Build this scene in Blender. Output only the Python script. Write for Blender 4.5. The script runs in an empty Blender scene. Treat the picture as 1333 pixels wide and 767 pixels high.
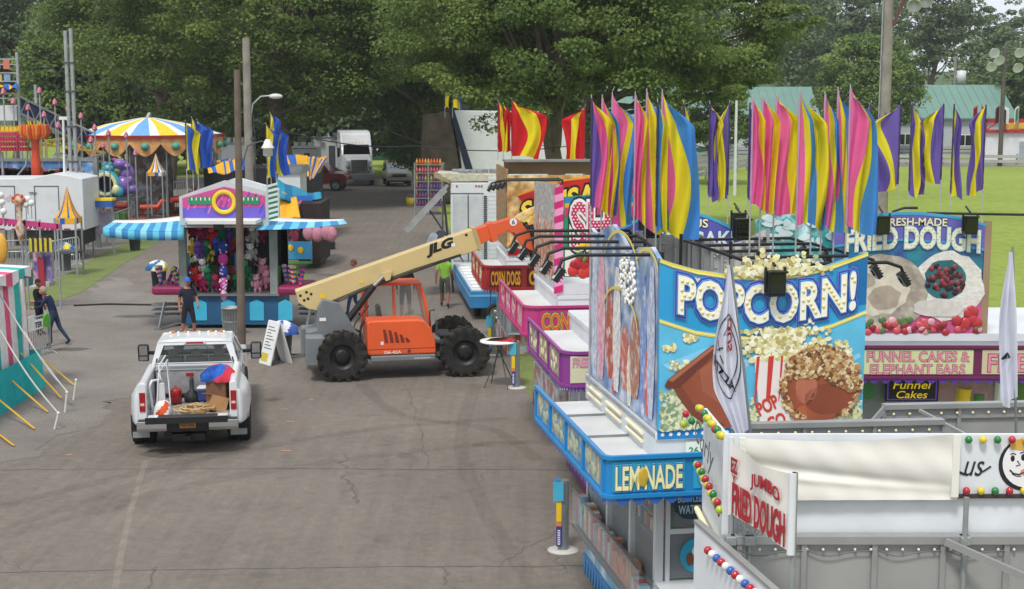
import bpy, math, random
import numpy as np
from mathutils import Vector, Matrix
R = math.radians
rnd = random.Random(7)
scene = bpy.context.scene
COL = scene.collection
# ------------------------------------------------------------------ camera
FPX, HOR, CZ = 1900.0, 120.0, 7.0
PIT = math.atan((383.5-HOR)/FPX)
cd = bpy.data.cameras.new('camera'); cam = bpy.data.objects.new('camera', cd); COL.objects.link(cam)
cam.location = (0, 0, CZ); cam.rotation_euler = (math.pi/2-PIT, 0, 0)
cd.sensor_width = 36; cd.lens = 36*FPX/1333; cd.clip_end = 3000; cd.clip_start = .1
scene.camera = cam
sp_, cp_ = math.sin(PIT), math.cos(PIT)
def at(px, py, Y):            # world point seen at photo pixel (px,py) on the plane y=Y
    u, v = (px-666.5)/FPX, (py-383.5)/FPX
    d = Vector((u, cp_-v*sp_, -sp_-v*cp_))
    return Vector((0, 0, CZ))+d*(Y/d.y)
def gp(px, py, z=0.0):        # world point at pixel on the plane z
    u, v = (px-666.5)/FPX, (py-383.5)/FPX
    d = Vector((u, cp_-v*sp_, -sp_-v*cp_))
    return Vector((0, 0, CZ))+d*((z-CZ)/d.z)
def zy(py, Y): return at(666, py, Y).z
def xy(px, py, Y): return at(px, py, Y).x
# ------------------------------------------------------------------ materials
def lin(c):
    if isinstance(c, str):
        c = c.lstrip('#'); c = [int(c[i:i+2], 16)/255 for i in (0, 2, 4)]
        c = [x/12.92 if x <= .04045 else ((x+.055)/1.055)**2.4 for x in c]
    return (c[0], c[1], c[2], 1)
_mc = {}
def mat(col, rough=.55, metal=0, var=.10, sc=2.5, bump=0, bsc=30, spec=.5, alpha=1, emit=0, transl=0, dirt=0, trans=0, col2=None, name=None, c2=(.45, .62), coat=0):
    key = (col if isinstance(col, str) else tuple(col), rough, metal, var, sc, bump, bsc, spec, alpha, emit, transl, dirt, trans, col2, c2, coat)
    if key in _mc: return _mc[key]
    m = bpy.data.materials.new(name or 'mat'); m.use_nodes = True
    nt = m.node_tree; N = nt.nodes; L = nt.links
    b = N['Principled BSDF']; out = N['Material Output']
    b.inputs['Roughness'].default_value = rough; b.inputs['Metallic'].default_value = metal
    b.inputs['Specular IOR Level'].default_value = spec
    b.inputs['Coat Weight'].default_value = coat
    tc = N.new('ShaderNodeTexCoord')
    def noise(scale, det=5):
        n = N.new('ShaderNodeTexNoise'); n.inputs['Scale'].default_value = scale; n.inputs['Detail'].default_value = det
        L.new(tc.outputs['Object'], n.inputs['Vector']); return n
    base = None
    if col2:
        n0 = noise(sc, 6); r = N.new('ShaderNodeValToRGB')
        r.color_ramp.elements[0].position = c2[0]; r.color_ramp.elements[1].position = c2[1]
        r.color_ramp.elements[0].color = lin(col); r.color_ramp.elements[1].color = lin(col2)
        L.new(n0.outputs['Fac'], r.inputs['Fac']); base = r.outputs['Color']
    if var or dirt:
        h = N.new('ShaderNodeHueSaturation')
        if base: L.new(base, h.inputs['Color'])
        else: h.inputs['Color'].default_value = lin(col)
        n1 = noise(sc if not col2 else sc*2.3); mr = N.new('ShaderNodeMapRange')
        mr.inputs[1].default_value = .3; mr.inputs[2].default_value = .7
        mr.inputs[3].default_value = 1-var; mr.inputs[4].default_value = 1+var
        L.new(n1.outputs['Fac'], mr.inputs[0]); L.new(mr.outputs[0], h.inputs['Value']); base = h.outputs['Color']
        if dirt:
            n2 = noise(sc*1.7, 9); mp = N.new('ShaderNodeMapRange')
            mp.inputs[1].default_value = .48; mp.inputs[2].default_value = .75; mp.inputs[4].default_value = dirt
            L.new(n2.outputs['Fac'], mp.inputs[0]); mx = N.new('ShaderNodeMixRGB'); mx.inputs[2].default_value = (.12, .10, .08, 1)
            L.new(mp.outputs[0], mx.inputs[0]); L.new(base, mx.inputs[1]); base = mx.outputs[0]
    if base: L.new(base, b.inputs['Base Color'])
    else: b.inputs['Base Color'].default_value = lin(col)
    if emit:
        b.inputs['Emission Color'].default_value = lin(col); b.inputs['Emission Strength'].default_value = emit
    if trans: b.inputs['Transmission Weight'].default_value = trans
    if alpha < 1: b.inputs['Alpha'].default_value = alpha
    if bump:
        n3 = noise(bsc, 6); bp = N.new('ShaderNodeBump'); bp.inputs['Strength'].default_value = bump; bp.inputs['Distance'].default_value = .02
        L.new(n3.outputs['Fac'], bp.inputs['Height']); L.new(bp.outputs[0], b.inputs['Normal'])
    if transl:
        t = N.new('ShaderNodeBsdfTranslucent'); mxs = N.new('ShaderNodeMixShader'); mxs.inputs[0].default_value = transl
        if base: L.new(base, t.inputs['Color'])
        else: t.inputs['Color'].default_value = lin(col)
        L.new(b.outputs[0], mxs.inputs[1]); L.new(t.outputs[0], mxs.inputs[2]); L.new(mxs.outputs[0], out.inputs[0])
    _mc[key] = m; return m
# ------------------------------------------------------------------ mesh collector
class MB:
    def __init__(s, m=None, smooth=False):
        s.v = []; s.f = []; s.fm = []; s.fs = []; s.mats = []; s.cur = 0; s.sm = smooth
        if m is not None: s.use(m)
    def use(s, m):
        if m not in s.mats: s.mats.append(m)
        s.cur = s.mats.index(m); return s
    def add(s, vs, fs, smooth=None):
        o = len(s.v); s.v += [tuple(p) for p in vs]
        for f in fs:
            s.f.append([i+o for i in f]); s.fm.append(s.cur); s.fs.append(s.sm if smooth is None else smooth)
        return s
    def box(s, x0, x1, y0, y1, z0, z1, M=None):
        vs = [Vector((x, y, z)) for z in (z0, z1) for y in (y0, y1) for x in (x0, x1)]
        if M is not None: vs = [M@v for v in vs]
        return s.add(vs, [(0, 2, 3, 1), (4, 5, 7, 6), (0, 1, 5, 4), (2, 6, 7, 3), (0, 4, 6, 2), (1, 3, 7, 5)], False)
    def cbox(s, c, sx, sy, sz, rot=None):
        M = Matrix.Translation(c)
        if rot is not None: M = M@(rot if isinstance(rot, Matrix) else Matrix.Rotation(rot, 4, 'Z'))
        return s.box(-sx/2, sx/2, -sy/2, sy/2, -sz/2, sz/2, M)
    def bar(s, p, q, w, h=None, up=(0, 0, 1)):
        p = Vector(p); q = Vector(q); h = h or w; d = q-p; l = d.length
        if l < 1e-6: return s
        d.normalize(); up = Vector(up)
        if abs(d.dot(up)) > .99: up = Vector((0, 1, 0))
        x = d.cross(up).normalized(); z = x.cross(d)
        vs = []
        for e in (p, q):
            for a, b in ((-1, -1), (1, -1), (1, 1), (-1, 1)): vs.append(e+x*(a*w/2)+z*(b*h/2))
        return s.add(vs, [(0, 1, 2, 3), (7, 6, 5, 4), (0, 4, 5, 1), (1, 5, 6, 2), (2, 6, 7, 3), (3, 7, 4, 0)], False)
    def tube(s, pts, r, n=8, caps=True, sm=True):
        pts = [Vector(p) for p in pts]; k = len(pts)
        rs = r if isinstance(r, (list, tuple)) else [r]*k
        vs = []; pu = None
        for i, p in enumerate(pts):
            d = (pts[min(i+1, k-1)]-pts[max(i-1, 0)]).normalized()
            if pu is None: pu = Vector((0, 0, 1)) if abs(d.z) < .9 else Vector((0, 1, 0))
            x = d.cross(pu).normalized(); z = x.cross(d).normalized(); pu = z
            for j in range(n):
                a = 2*math.pi*j/n; vs.append(p+x*(math.cos(a)*rs[i])+z*(math.sin(a)*rs[i]))
        fs = [(i*n+j, i*n+(j+1) % n, (i+1)*n+(j+1) % n, (i+1)*n+j) for i in range(k-1) for j in range(n)]
        s.add(vs, fs, sm)
        if caps: s.add(vs[:n], [tuple(range(n))[::-1]], False); s.add(vs[-n:], [tuple(range(n))], False)
        return s
    def cyl(s, p, q, r, r2=None, n=16, sm=True): return s.tube([p, q], [r, r if r2 is None else r2], n, True, sm)
    def prism(s, poly, a, b, axis='y', M=None):
        # poly: 2D list; axis y -> (x,z) polygon extruded along y, axis x -> (y,z), axis z -> (x,y)
        n = len(poly)
        def P(c, t): return Vector((c[0], t, c[1])) if axis == 'y' else Vector((t, c[0], c[1])) if axis == 'x' else Vector((c[0], c[1], t))
        vs = [P(c, a) for c in poly]+[P(c, b) for c in poly]
        if M is not None: vs = [M@v for v in vs]
        return s.add(vs, [tuple(range(n))[::-1], tuple(range(n, 2*n))]+[(i, (i+1) % n, n+(i+1) % n, n+i) for i in range(n)], False)
    def grid(s, fn, nu, nv, mf=None, sm=True, closed=False):
        vs = [fn(i/nu, j/nv) for j in range(nv+1) for i in range(nu+1)]
        o = len(s.v); s.v += [tuple(p) for p in vs]; w = nu+1
        for j in range(nv):
            for i in range(nu):
                if mf: s.use(mf(i, j))
                s.f.append([o+j*w+i, o+j*w+i+1, o+(j+1)*w+i+1, o+(j+1)*w+i]); s.fm.append(s.cur); s.fs.append(sm)
        return s
    def lathe(s, prof, c=(0, 0, 0), n=16, axis='z', sm=True, mf=None):
        c = Vector(c); k = len(prof); vs = []
        for r, h in prof:
            for j in range(n):
                a = 2*math.pi*j/n; x, y = r*math.cos(a), r*math.sin(a)
                vs.append(c+(Vector((x, y, h)) if axis == 'z' else Vector((x, h, y)) if axis == 'y' else Vector((h, x, y))))
        o = len(s.v); s.v += [tuple(p) for p in vs]
        for i in range(k-1):
            for j in range(n):
                if mf: s.use(mf(i, j))
                s.f.append([o+i*n+j, o+i*n+(j+1) % n, o+(i+1)*n+(j+1) % n, o+(i+1)*n+j]); s.fm.append(s.cur); s.fs.append(sm)
        return s
    def ball(s, c, rx, ry=None, rz=None, n=10, M=None):
        ry = ry or rx; rz = rz or rx; c = Vector(c); m = max(4, n//2+1); vs = []
        for i in range(m+1):
            t = math.pi*i/m
            for j in range(n):
                a = 2*math.pi*j/n
                p = Vector((rx*math.sin(t)*math.cos(a), ry*math.sin(t)*math.sin(a), rz*math.cos(t)))
                vs.append(c+(M@p if M is not None else p))
        return s.add(vs, [(i*n+j, (i+1)*n+j, (i+1)*n+(j+1) % n, i*n+(j+1) % n) for i in range(m) for j in range(n)], True)
    def raw(s, V, F):
        return s.add(V, F)
    def text(s, st, c, w, h, right=(1, 0, 0), up=(0, 0, 1), off=0, ext=.002, warp=None, shear=0, fit=None):
        V, F, bb = _text(st, off, shear)
        b0 = fit or _text(st, 0, shear)[2]
        sx, sy = w/(b0[2]-b0[0]), h/(b0[3]-b0[1]); cx, cy = (b0[0]+b0[2])/2, (b0[1]+b0[3])/2
        r = Vector(right).normalized(); u = Vector(up).normalized(); nn = r.cross(u); c = Vector(c)
        vs = []
        for t in (ext, 0):
            for x, y in V:
                a, b_ = (x-cx)*sx, (y-cy)*sy
                if warp: a, b_ = warp(a, b_)
                vs.append(c+r*a+u*b_+nn*t)
        n = len(V); fs = [tuple(f) for f in F]
        cnt = {}
        for f in F:
            for i in range(len(f)):
                e = (f[i], f[(i+1) % len(f)]); cnt[e] = 1
        for (a, b_) in list(cnt):
            if (b_, a) not in cnt: fs.append((b_, a, a+n, b_+n))
        return s.add(vs, fs, False)
    def build(s, name, parent=None, bev=0, loc=None, seg=2, wn=False):
        me = bpy.data.meshes.new(name); me.from_pydata(s.v, [], s.f)
        for m in s.mats: me.materials.append(m)
        me.polygons.foreach_set('material_index', s.fm); me.polygons.foreach_set('use_smooth', s.fs); me.update()
        o = bpy.data.objects.new(name, me); COL.objects.link(o)
        if parent is not None: o.parent = parent
        if loc is not None: o.location = loc
        if bev:
            b = o.modifiers.new('bevel', 'BEVEL'); b.width = bev; b.segments = seg; b.limit_method = 'ANGLE'; b.angle_limit = R(35)
            b.harden_normals = False
        return o
_tc = {}
def _text(st, off, shear):
    k = (st, round(off, 4), shear)
    if k in _tc: return _tc[k]
    cu = bpy.data.curves.new('t', 'FONT'); cu.body = st; cu.size = 1; cu.offset = off; cu.shear = shear; cu.resolution_u = 3
    ob = bpy.data.objects.new('t', cu); COL.objects.link(ob)
    me = bpy.data.meshes.new_from_object(ob.evaluated_get(bpy.context.evaluated_depsgraph_get()))
    V = [(v.co.x, v.co.y) for v in me.vertices]; F = []
    for p in me.polygons:
        f = list(p.vertices); F.append(f if p.normal.z > 0 else f[::-1])
    bb = (min(x for x, y in V), min(y for x, y in V), max(x for x, y in V), max(y for x, y in V))
    bpy.data.objects.remove(ob); bpy.data.curves.remove(cu); bpy.data.meshes.remove(me)
    _tc[k] = (V, F, bb); return _tc[k]
# ------------------------------------------------------------------ scene bookkeeping
def thing(name, label, cat, loc=(0, 0, 0), rz=0, group=None):
    o = bpy.data.objects.new(name, None); COL.objects.link(o); o.location = loc; o.rotation_euler = (0, 0, rz)
    o.empty_display_size = .2; o['label'] = label; o['category'] = cat
    if group: o['group'] = group
    return o
def tag(o, label, cat, group=None):
    o['label'] = label; o['category'] = cat
    if group: o['group'] = group
    return o
def struct(o, kind='structure', label=None):
    o['kind'] = kind
    if label: o['label'] = label
    return o
def kids(o): return [c for c in COL.objects if c.parent == o]
def copy_tree(o, loc=None, rz=None, label=None, sc=None, parent=None, _ch=None):
    if _ch is None:
        _ch = {}
        for c in COL.objects:
            if c.parent: _ch.setdefault(c.parent.name, []).append(c)
    c = o.copy(); COL.objects.link(c)
    if parent is not None: c.parent = parent
    if loc is not None: c.location = loc
    if rz is not None: c.rotation_euler = (0, 0, rz)
    if sc is not None: c.scale = sc if isinstance(sc, (tuple, list)) else (sc, sc, sc)
    if label: c['label'] = label
    for k in _ch.get(o.name, []): copy_tree(k, parent=c, _ch=_ch)
    return c
# ------------------------------------------------------------------ light
scene.view_settings.view_transform = 'Standard'; scene.view_settings.look = 'None'
scene.view_settings.exposure = 0.17; scene.view_settings.gamma = 1; scene.view_settings.use_curve_mapping = False
SEL, SAZ = R(58), R(200)      # sun elevation / azimuth (clockwise from +Y): behind the camera, a bit to the left
W = bpy.data.worlds.new('World'); scene.world = W; W.use_nodes = True
nt = W.node_tree; N = nt.nodes; L = nt.links; bg = N['Background']
sky = N.new('ShaderNodeTexSky'); sky.sky_type = 'NISHITA'; sky.sun_disc = False; sky.sun_elevation = SEL; sky.sun_rotation = SAZ
sky.dust_density = 4; sky.air_density = 1; sky.altitude = 300
tcw = N.new('ShaderNodeTexCoord'); mpg = N.new('ShaderNodeMapping'); mpg.inputs['Scale'].default_value = (1, 1, 3.5)
cn = N.new('ShaderNodeTexNoise'); cn.inputs['Scale'].default_value = 2.2; cn.inputs['Detail'].default_value = 7; cn.inputs['Roughness'].default_value = .55
L.new(tcw.outputs['Generated'], mpg.inputs[0]); L.new(mpg.outputs[0], cn.inputs['Vector'])
cr = N.new('ShaderNodeValToRGB'); cr.color_ramp.elements[0].position = .25; cr.color_ramp.elements[1].position = .55
cr.color_ramp.elements[0].color = (.72, .72, .72, 1); cr.color_ramp.elements[1].color = (1, 1, 1, 1)
L.new(cn.outputs['Fac'], cr.inputs['Fac'])
mixw = N.new('ShaderNodeMixRGB'); mixw.inputs[2].default_value = (8.6, 9.1, 9.8, 1)
L.new(cr.outputs['Color'], mixw.inputs[0]); L.new(sky.outputs[0], mixw.inputs[1]); L.new(mixw.outputs[0], bg.inputs['Color'])
bg.inputs['Strength'].default_value = .096
sd = bpy.data.lights.new('sun', 'SUN'); so = bpy.data.objects.new('sun', sd); COL.objects.link(so)
sd.energy = 2.3; sd.angle = R(11); sd.color = (1, .955, .88)
so.rotation_euler = Vector((math.sin(SAZ)*math.cos(SEL), math.cos(SAZ)*math.cos(SEL), math.sin(SEL))).to_track_quat('Z', 'Y').to_euler()
# ------------------------------------------------------------------ ground materials
def ground_mat(kind):
    m = bpy.data.materials.new(kind); m.use_nodes = True; nt = m.node_tree; N = nt.nodes; L = nt.links; b = N['Principled BSDF']
    tc = N.new('ShaderNodeTexCoord')
    def noise(s, d=6, rg=.6, sc=(1, 1, 1)):
        mp = N.new('ShaderNodeMapping'); mp.inputs['Scale'].default_value = sc; L.new(tc.outputs['Object'], mp.inputs[0])
        n = N.new('ShaderNodeTexNoise'); n.inputs['Scale'].default_value = s; n.inputs['Detail'].default_value = d; n.inputs['Roughness'].default_value = rg
        L.new(mp.outputs[0], n.inputs['Vector']); return n.outputs['Fac']
    def ramp(f, els):
        r = N.new('ShaderNodeValToRGB'); e = r.color_ramp.elements
        while len(e) < len(els): e.new(.5)
        for q, (p, c) in zip(e, els): q.position = p; q.color = lin(c)
        L.new(f, r.inputs['Fac']); return r.outputs['Color']
    def mix(a, b_, f, t='MIX'):
        x = N.new('ShaderNodeMixRGB'); x.blend_type = t
        for k, q in ((0, f), (1, a), (2, b_)):
            if isinstance(q, (int, float)): x.inputs[k].default_value = q
            elif isinstance(q, tuple): x.inputs[k].default_value = q
            else: L.new(q, x.inputs[k])
        return x.outputs[0]
    b.inputs['Roughness'].default_value = .93; b.inputs['Specular IOR Level'].default_value = .25
    if kind == 'asphalt':
        c = ramp(noise(.22, 8, .62), [(.30, '#857e77'), (.50, '#918982'), (.70, '#9d958c')])
        c = mix(c, ramp(noise(.35, 6, .6, (.5, 1.5, 1)), [(.3, '#7a726a'), (.55, '#958c82'), (.8, '#a79d91')]), .35)   # long wear marks across
        c = mix(c, ramp(noise(1.3, 7, .7, (3.0, .12, 1)), [(.36, '#6a635b'), (.5, '#8a8279'), (.66, '#a39a8e')]), .22); c = mix(c, ramp(noise(4.5, 9, .78), [(.34, '#45403b'), (.5, '#808080'), (.68, '#bdb5aa')]), .34, 'OVERLAY'); c = mix(c, ramp(noise(45, 4, .8), [(.3, '#3f3b38'), (.5, '#808080'), (.7, '#cfc8be')]), .42, 'OVERLAY')     # aggregate
        stain = ramp(noise(1.1, 5, .55), [(.62, (0, 0, 0)), (.74, (1, 1, 1))]); c = mix(c, lin('#4b4642'), stain_f(N, L, stain, .5))
        # cracks: voronoi edges warped by noise
        mpn = N.new('ShaderNodeMapping'); L.new(tc.outputs['Object'], mpn.inputs[0]); mpn.inputs['Scale'].default_value = (.16, .24, 1)
        wn = N.new('ShaderNodeTexNoise'); wn.inputs['Scale'].default_value = 2.2; wn.inputs['Detail'].default_value = 6
        L.new(mpn.outputs[0], wn.inputs['Vector']); av = N.new('ShaderNodeVectorMath'); av.operation = 'MULTIPLY_ADD'
        av.inputs[1].default_value = (.5, .5, .5); L.new(wn.outputs['Color'], av.inputs[0]); L.new(mpn.outputs[0], av.inputs[2])
        vo = N.new('ShaderNodeTexVoronoi'); vo.feature = 'DISTANCE_TO_EDGE'; vo.inputs['Scale'].default_value = 1; L.new(av.outputs[0], vo.inputs['Vector'])
        lt = N.new('ShaderNodeMath'); lt.operation = 'LESS_THAN'; lt.inputs[1].default_value = .0018; L.new(vo.outputs['Distance'], lt.inputs[0])
        mk = N.new('ShaderNodeMath'); mk.operation = 'GREATER_THAN'; mk.inputs[1].default_value = .56; L.new(noise(.18, 3), mk.inputs[0])
        mm = N.new('ShaderNodeMath'); mm.operation = 'MULTIPLY'; L.new(lt.outputs[0], mm.inputs[0]); L.new(mk.outputs[0], mm.inputs[1])
        m3 = N.new('ShaderNodeMath'); m3.operation = 'MULTIPLY'; m3.inputs[1].default_value = .38; L.new(mm.outputs[0], m3.inputs[0])
        c = mix(c, lin('#262321'), m3.outputs[0]); hb = noise(90, 4); bs = .35
    elif kind == 'gravel':
        c = ramp(noise(.5, 7, .65), [(.3, '#827c76'), (.55, '#918a84'), (.75, '#9d968f')])
        c = mix(c, ramp(noise(28, 4, .8), [(.3, '#4a4642'), (.5, '#808080'), (.66, '#d6d2cc')]), .5, 'OVERLAY'); hb = noise(40, 4); bs = .8
    elif kind == 'seam': 
        c = ramp(noise(2, 7, .65), [(.3, '#544e49'), (.55, '#645e58'), (.75, '#756e67')]); hb = noise(40, 4); bs = .3
    elif kind == 'tar':
        c = ramp(noise(.5, 7, .65), [(.3, '#4f4a46'), (.55, '#5d5854'), (.75, '#6b655f')]); hb = noise(60, 4); bs = .3
    elif kind == 'grass':
        c = ramp(noise(.06, 7, .6), [(.3, '#73833e'), (.5, '#87974a'), (.7, '#9da75d')])
        c = mix(c, ramp(noise(2.2, 6, .75, (1, .5, 1)), [(.3, '#5f742e'), (.5, '#869844'), (.75, '#a6ab5c')]), .5); hb = noise(9, 6); bs = 1.0
        b.inputs['Roughness'].default_value = 1; b.inputs['Specular IOR Level'].default_value = .05
    elif kind == 'verge':
        c = ramp(noise(1.2, 7, .7), [(.3, '#6a6554'), (.45, '#697046'), (.6, '#74824a'), (.8, '#7d7763')])
        c = mix(c, ramp(noise(14, 6, .75), [(.3, '#43501f'), (.5, '#707f48'), (.75, '#8f9360')]), .45); hb = noise(30, 6); bs = 1.0
    L.new(c, b.inputs['Base Color'])
    bp = N.new('ShaderNodeBump'); bp.inputs['Strength'].default_value = bs; bp.inputs['Distance'].default_value = .01 if kind != 'grass' else .06
    L.new(hb, bp.inputs['Height']); L.new(bp.outputs[0], b.inputs['Normal']); return m
def stain_f(N, L, s, k):
    a = N.new('ShaderNodeMath'); a.operation = 'MULTIPLY'; a.inputs[1].default_value = k; L.new(s, a.inputs[0]); return a.outputs[0]
def sheet(name, pts, z, m, kind='structure'):
    b = MB(m); b.add([(p[0], p[1], z) for p in pts], [tuple(range(len(pts)))]); o = b.build(name)
    if o.data.polygons[0].normal.z < 0: o.data.flip_normals()
    return struct(o, kind)
sheet('ground', [(-900, -60), (900, -60), (900, 1400), (-900, 1400)], -.012, ground_mat('grass'))
MA = ground_mat('asphalt'); MG = ground_mat('gravel'); MV = ground_mat('verge')
G = lambda a, b: gp(a, b)[:2]
road = [(-26, -20), (12, -20), (12, 17), G(820, 700), G(772, 600), G(722, 545), G(700, 520), G(668, 470), G(655, 440), G(640, 400), G(608, 340), G(596, 320), G(575, 280), G(562, 255), G(556, 243),
        (2, 96), (10, 100), (12, 122), (-60, 122), (-60, 104), G(330, 246), G(250, 290), G(205, 312), G(150, 345), G(90, 375), G(40, 400), (-26, 44)]
sheet('road', road, 0, MA)
sheet('fairground_gravel', [G(-80, 435), G(60, 394), G(205, 308), G(330, 248), G(395, 230), (-22, 112), (-75, 112), (-60, 50)], .002, MG)
vr = [G(214, 310), G(190, 326), G(150, 351), G(108, 380), G(60, 398), G(10, 408), G(20, 384), G(70, 366), G(100, 350), G(125, 334), G(165, 315), G(185, 304)]
sheet('grass_verge', vr, .008, MV)
vr = [G(668, 462), G(681, 500), G(700, 537), G(726, 575), G(775, 640), (2.6, 24), (4, 40), G(700, 400)]
sheet('grass_strip', vr, .006, MV)
sheet('grass_patch', [G(372, 335), G(405, 335), G(398, 372), G(375, 380), G(362, 362)], .006, MV)
rr = random.Random(3)
gl = [G(-80, 640), G(30, 585), G(95, 560), G(150, 525), G(215, 490), G(300, 470), G(420, 462), G(470, 440), G(420, 415), G(395, 400), G(300, 395), G(210, 385), G(150, 360), G(100, 385), G(-80, 430)]
g2 = []
for i in range(len(gl)):
    a, b = Vector(gl[i]), Vector(gl[(i+1) % len(gl)])
    for k in range(6): g2.append(a.lerp(b, k/6)+Vector((rr.uniform(-.6, .6), rr.uniform(-.6, .6)))*(1 if k else 1))
sheet('gravel_lot', g2, .004, MG)
# paved seams across the drive
MS = ground_mat('seam'); MT = ground_mat('tar')
def seam(a, b, w, z, n=40, wob=.03):
    a, b = Vector(gp(*a)[:2]), Vector(gp(*b)[:2]); d = (b-a); nn = Vector((-d.y, d.x)).normalized(); L1 = []; L2 = []
    o = 0
    for i in range(n+1):
        o = o*.8+rr.uniform(-wob, wob); p = a+d*(i/n)+nn*o; ww = w*rr.uniform(.4, 1.2)
        L1.append(p+nn*ww/2); L2.append(p-nn*ww/2)
    return L1, L2
bm = MB(MS)
for a, b, w, wb in [((-20, 746), (470, 738), .022, .02), ((470, 738), (830, 737), .035, .02), ((350, 610), (775, 612), .05, .02), ((-20, 612), (350, 610), .022, .03),
                ((648, 738), (700, 705), .02, .03), ((700, 705), (745, 680), .02, .04), ((575, 738), (590, 767), .02, .04), ((452, 610), (448, 590), .03, .06), ((451, 616), (462, 655), .03, .06),
                ((555, 610), (530, 500), .02, .05), ((100, 397), (245, 397), .07, .01), ((395, 395), (460, 390), .05, .03), ((190, 767), (205, 738), .02, .04)]:
    A, B = seam(a, b, w, 0, 40, wb)
    n = len(A); bm.add([(p.x, p.y, .0035) for p in A]+[(p.x, p.y, .0035) for p in B], [(i, n+i, n+i+1, i+1) for i in range(n-1)])
struct(bm.build('road_cracks'))
def blob(name, c, rx, ry, m, z=.005):
    c = gp(*c); sheet(name, [(c.x+math.cos(t*.35)*rx*rr.uniform(.8, 1.15), c.y+math.sin(t*.35)*ry*rr.uniform(.8, 1.15)) for t in range(18)], z, m)
blob('oil_stain', (213, 590), .42, .40, MS)
blob('road_patch', (330, 452), .9, .35, MT); blob('road_patch', (180, 412), .8, .3, MT); blob('road_patch', (90, 455), .55, .3, MT)
OR = mat('#c08a76', .8, var=.2)
for (x, y, w) in ((370, 533, .16), (378, 549, .18), (373, 587, .2), (90, 592, .12), (405, 520, .1)):
    b = MB(OR); c = gp(x, y); b.box(-w/2, w/2, -.025, .025, 0, .004); o = struct(b.build('painted_mark', loc=(c.x, c.y, .004))); o.rotation_euler.z = rr.uniform(-.3, .3)
b = MB(MG); 
# far cross track and infield lane
sheet('race_track', [(10, 139), (200, 139), (200, 153), (40, 153), (22, 156), (5, 150)], -.006, MG)

# faint tyre marks
for k, (pts, w, col, al) in enumerate(((((470, 767), (430, 640), (360, 560), (340, 500)), .30, '#a9a196', .16), (((520, 767), (485, 640), (415, 560), (395, 500)), .30, '#a9a196', .16), (((0, 660), (250, 600), (480, 560), (660, 545)), .35, '#5e5852', .22), (((0, 700), (260, 630), (520, 590), (700, 575)), .35, '#5e5852', .18),
        (((190, 600), (172, 660), (158, 720), (150, 767)), .10, '#c9c0ae', .28), (((345, 560), (300, 585), (150, 640), (0, 690)), .3, '#5e5852', .18), (((620, 500), (600, 580), (640, 680), (700, 767)), .3, '#645d57', .2), (((700, 560), (690, 620), (640, 700), (600, 767)), .4, '#a59d92', .16), (((470, 500), (520, 540), (640, 560), (700, 600)), .3, '#57514c', .22))):
    P = [gp(*p) for p in pts]; A = []; B = []
    for i in range(31):
        t = i/30*(len(P)-1); a = min(int(t), len(P)-2); f = t-a; p0, p1, p2, p3 = P[max(a-1, 0)], P[a], P[a+1], P[min(a+2, len(P)-1)]
        q = .5*((2*p1)+(p2-p0)*f+(2*p0-5*p1+4*p2-p3)*f*f+(3*p1-p0-3*p2+p3)*f**3); A.append(q)
    b = MB(mat(col, .9, var=.3, sc=3, alpha=al*.5)); V = []
    for i, q in enumerate(A): d = (A[min(i+1, 30)]-A[max(i-1, 0)]).normalized(); nn = Vector((-d.y, d.x, 0))*w*rr.uniform(.4, .6); V += [(q.x+nn.x, q.y+nn.y, .0065+k*.0007), (q.x-nn.x, q.y-nn.y, .0065+k*.0007)]
    b.add(V, [(2*i, 2*i+1, 2*i+3, 2*i+2) for i in range(30)]); struct(b.build('tyre_mark'))
# ------------------------------------------------------------------ foliage
def leafmat(c1, c2, c3, s=.35, tr=.30):
    m = bpy.data.materials.new('leaves'); m.use_nodes = True; nt = m.node_tree; N = nt.nodes; L = nt.links; b = N['Principled BSDF']; out = N['Material Output']
    tc = N.new('ShaderNodeTexCoord'); n = N.new('ShaderNodeTexNoise'); n.inputs['Scale'].default_value = s; n.inputs['Detail'].default_value = 8; n.inputs['Roughness'].default_value = .75
    L.new(tc.outputs['Object'], n.inputs['Vector']); r = N.new('ShaderNodeValToRGB'); e = r.color_ramp.elements; e.new(.5)
    for q, (p, c) in zip(e, ((.33, c1), (.5, c2), (.68, c3))): q.position = p; q.color = lin(c)
    L.new(n.outputs['Fac'], r.inputs['Fac']); L.new(r.outputs[0], b.inputs['Base Color']); b.inputs['Roughness'].default_value = .6; b.inputs['Specular IOR Level'].default_value = .25
    t = N.new('ShaderNodeBsdfTranslucent'); mx = N.new('ShaderNodeMixShader'); mx.inputs[0].default_value = tr
    L.new(r.outputs[0], t.inputs['Color']); L.new(b.outputs[0], mx.inputs[1]); L.new(t.outputs[0], mx.inputs[2]); L.new(mx.outputs[0], out.inputs[0]); return m
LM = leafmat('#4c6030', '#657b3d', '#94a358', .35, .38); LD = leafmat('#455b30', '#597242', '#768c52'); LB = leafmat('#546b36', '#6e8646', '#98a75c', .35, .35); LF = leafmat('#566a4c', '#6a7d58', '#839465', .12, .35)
BK = mat('#6b6055', .95, var=.25, sc=3, bump=1, bsc=14, spec=.1)
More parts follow.
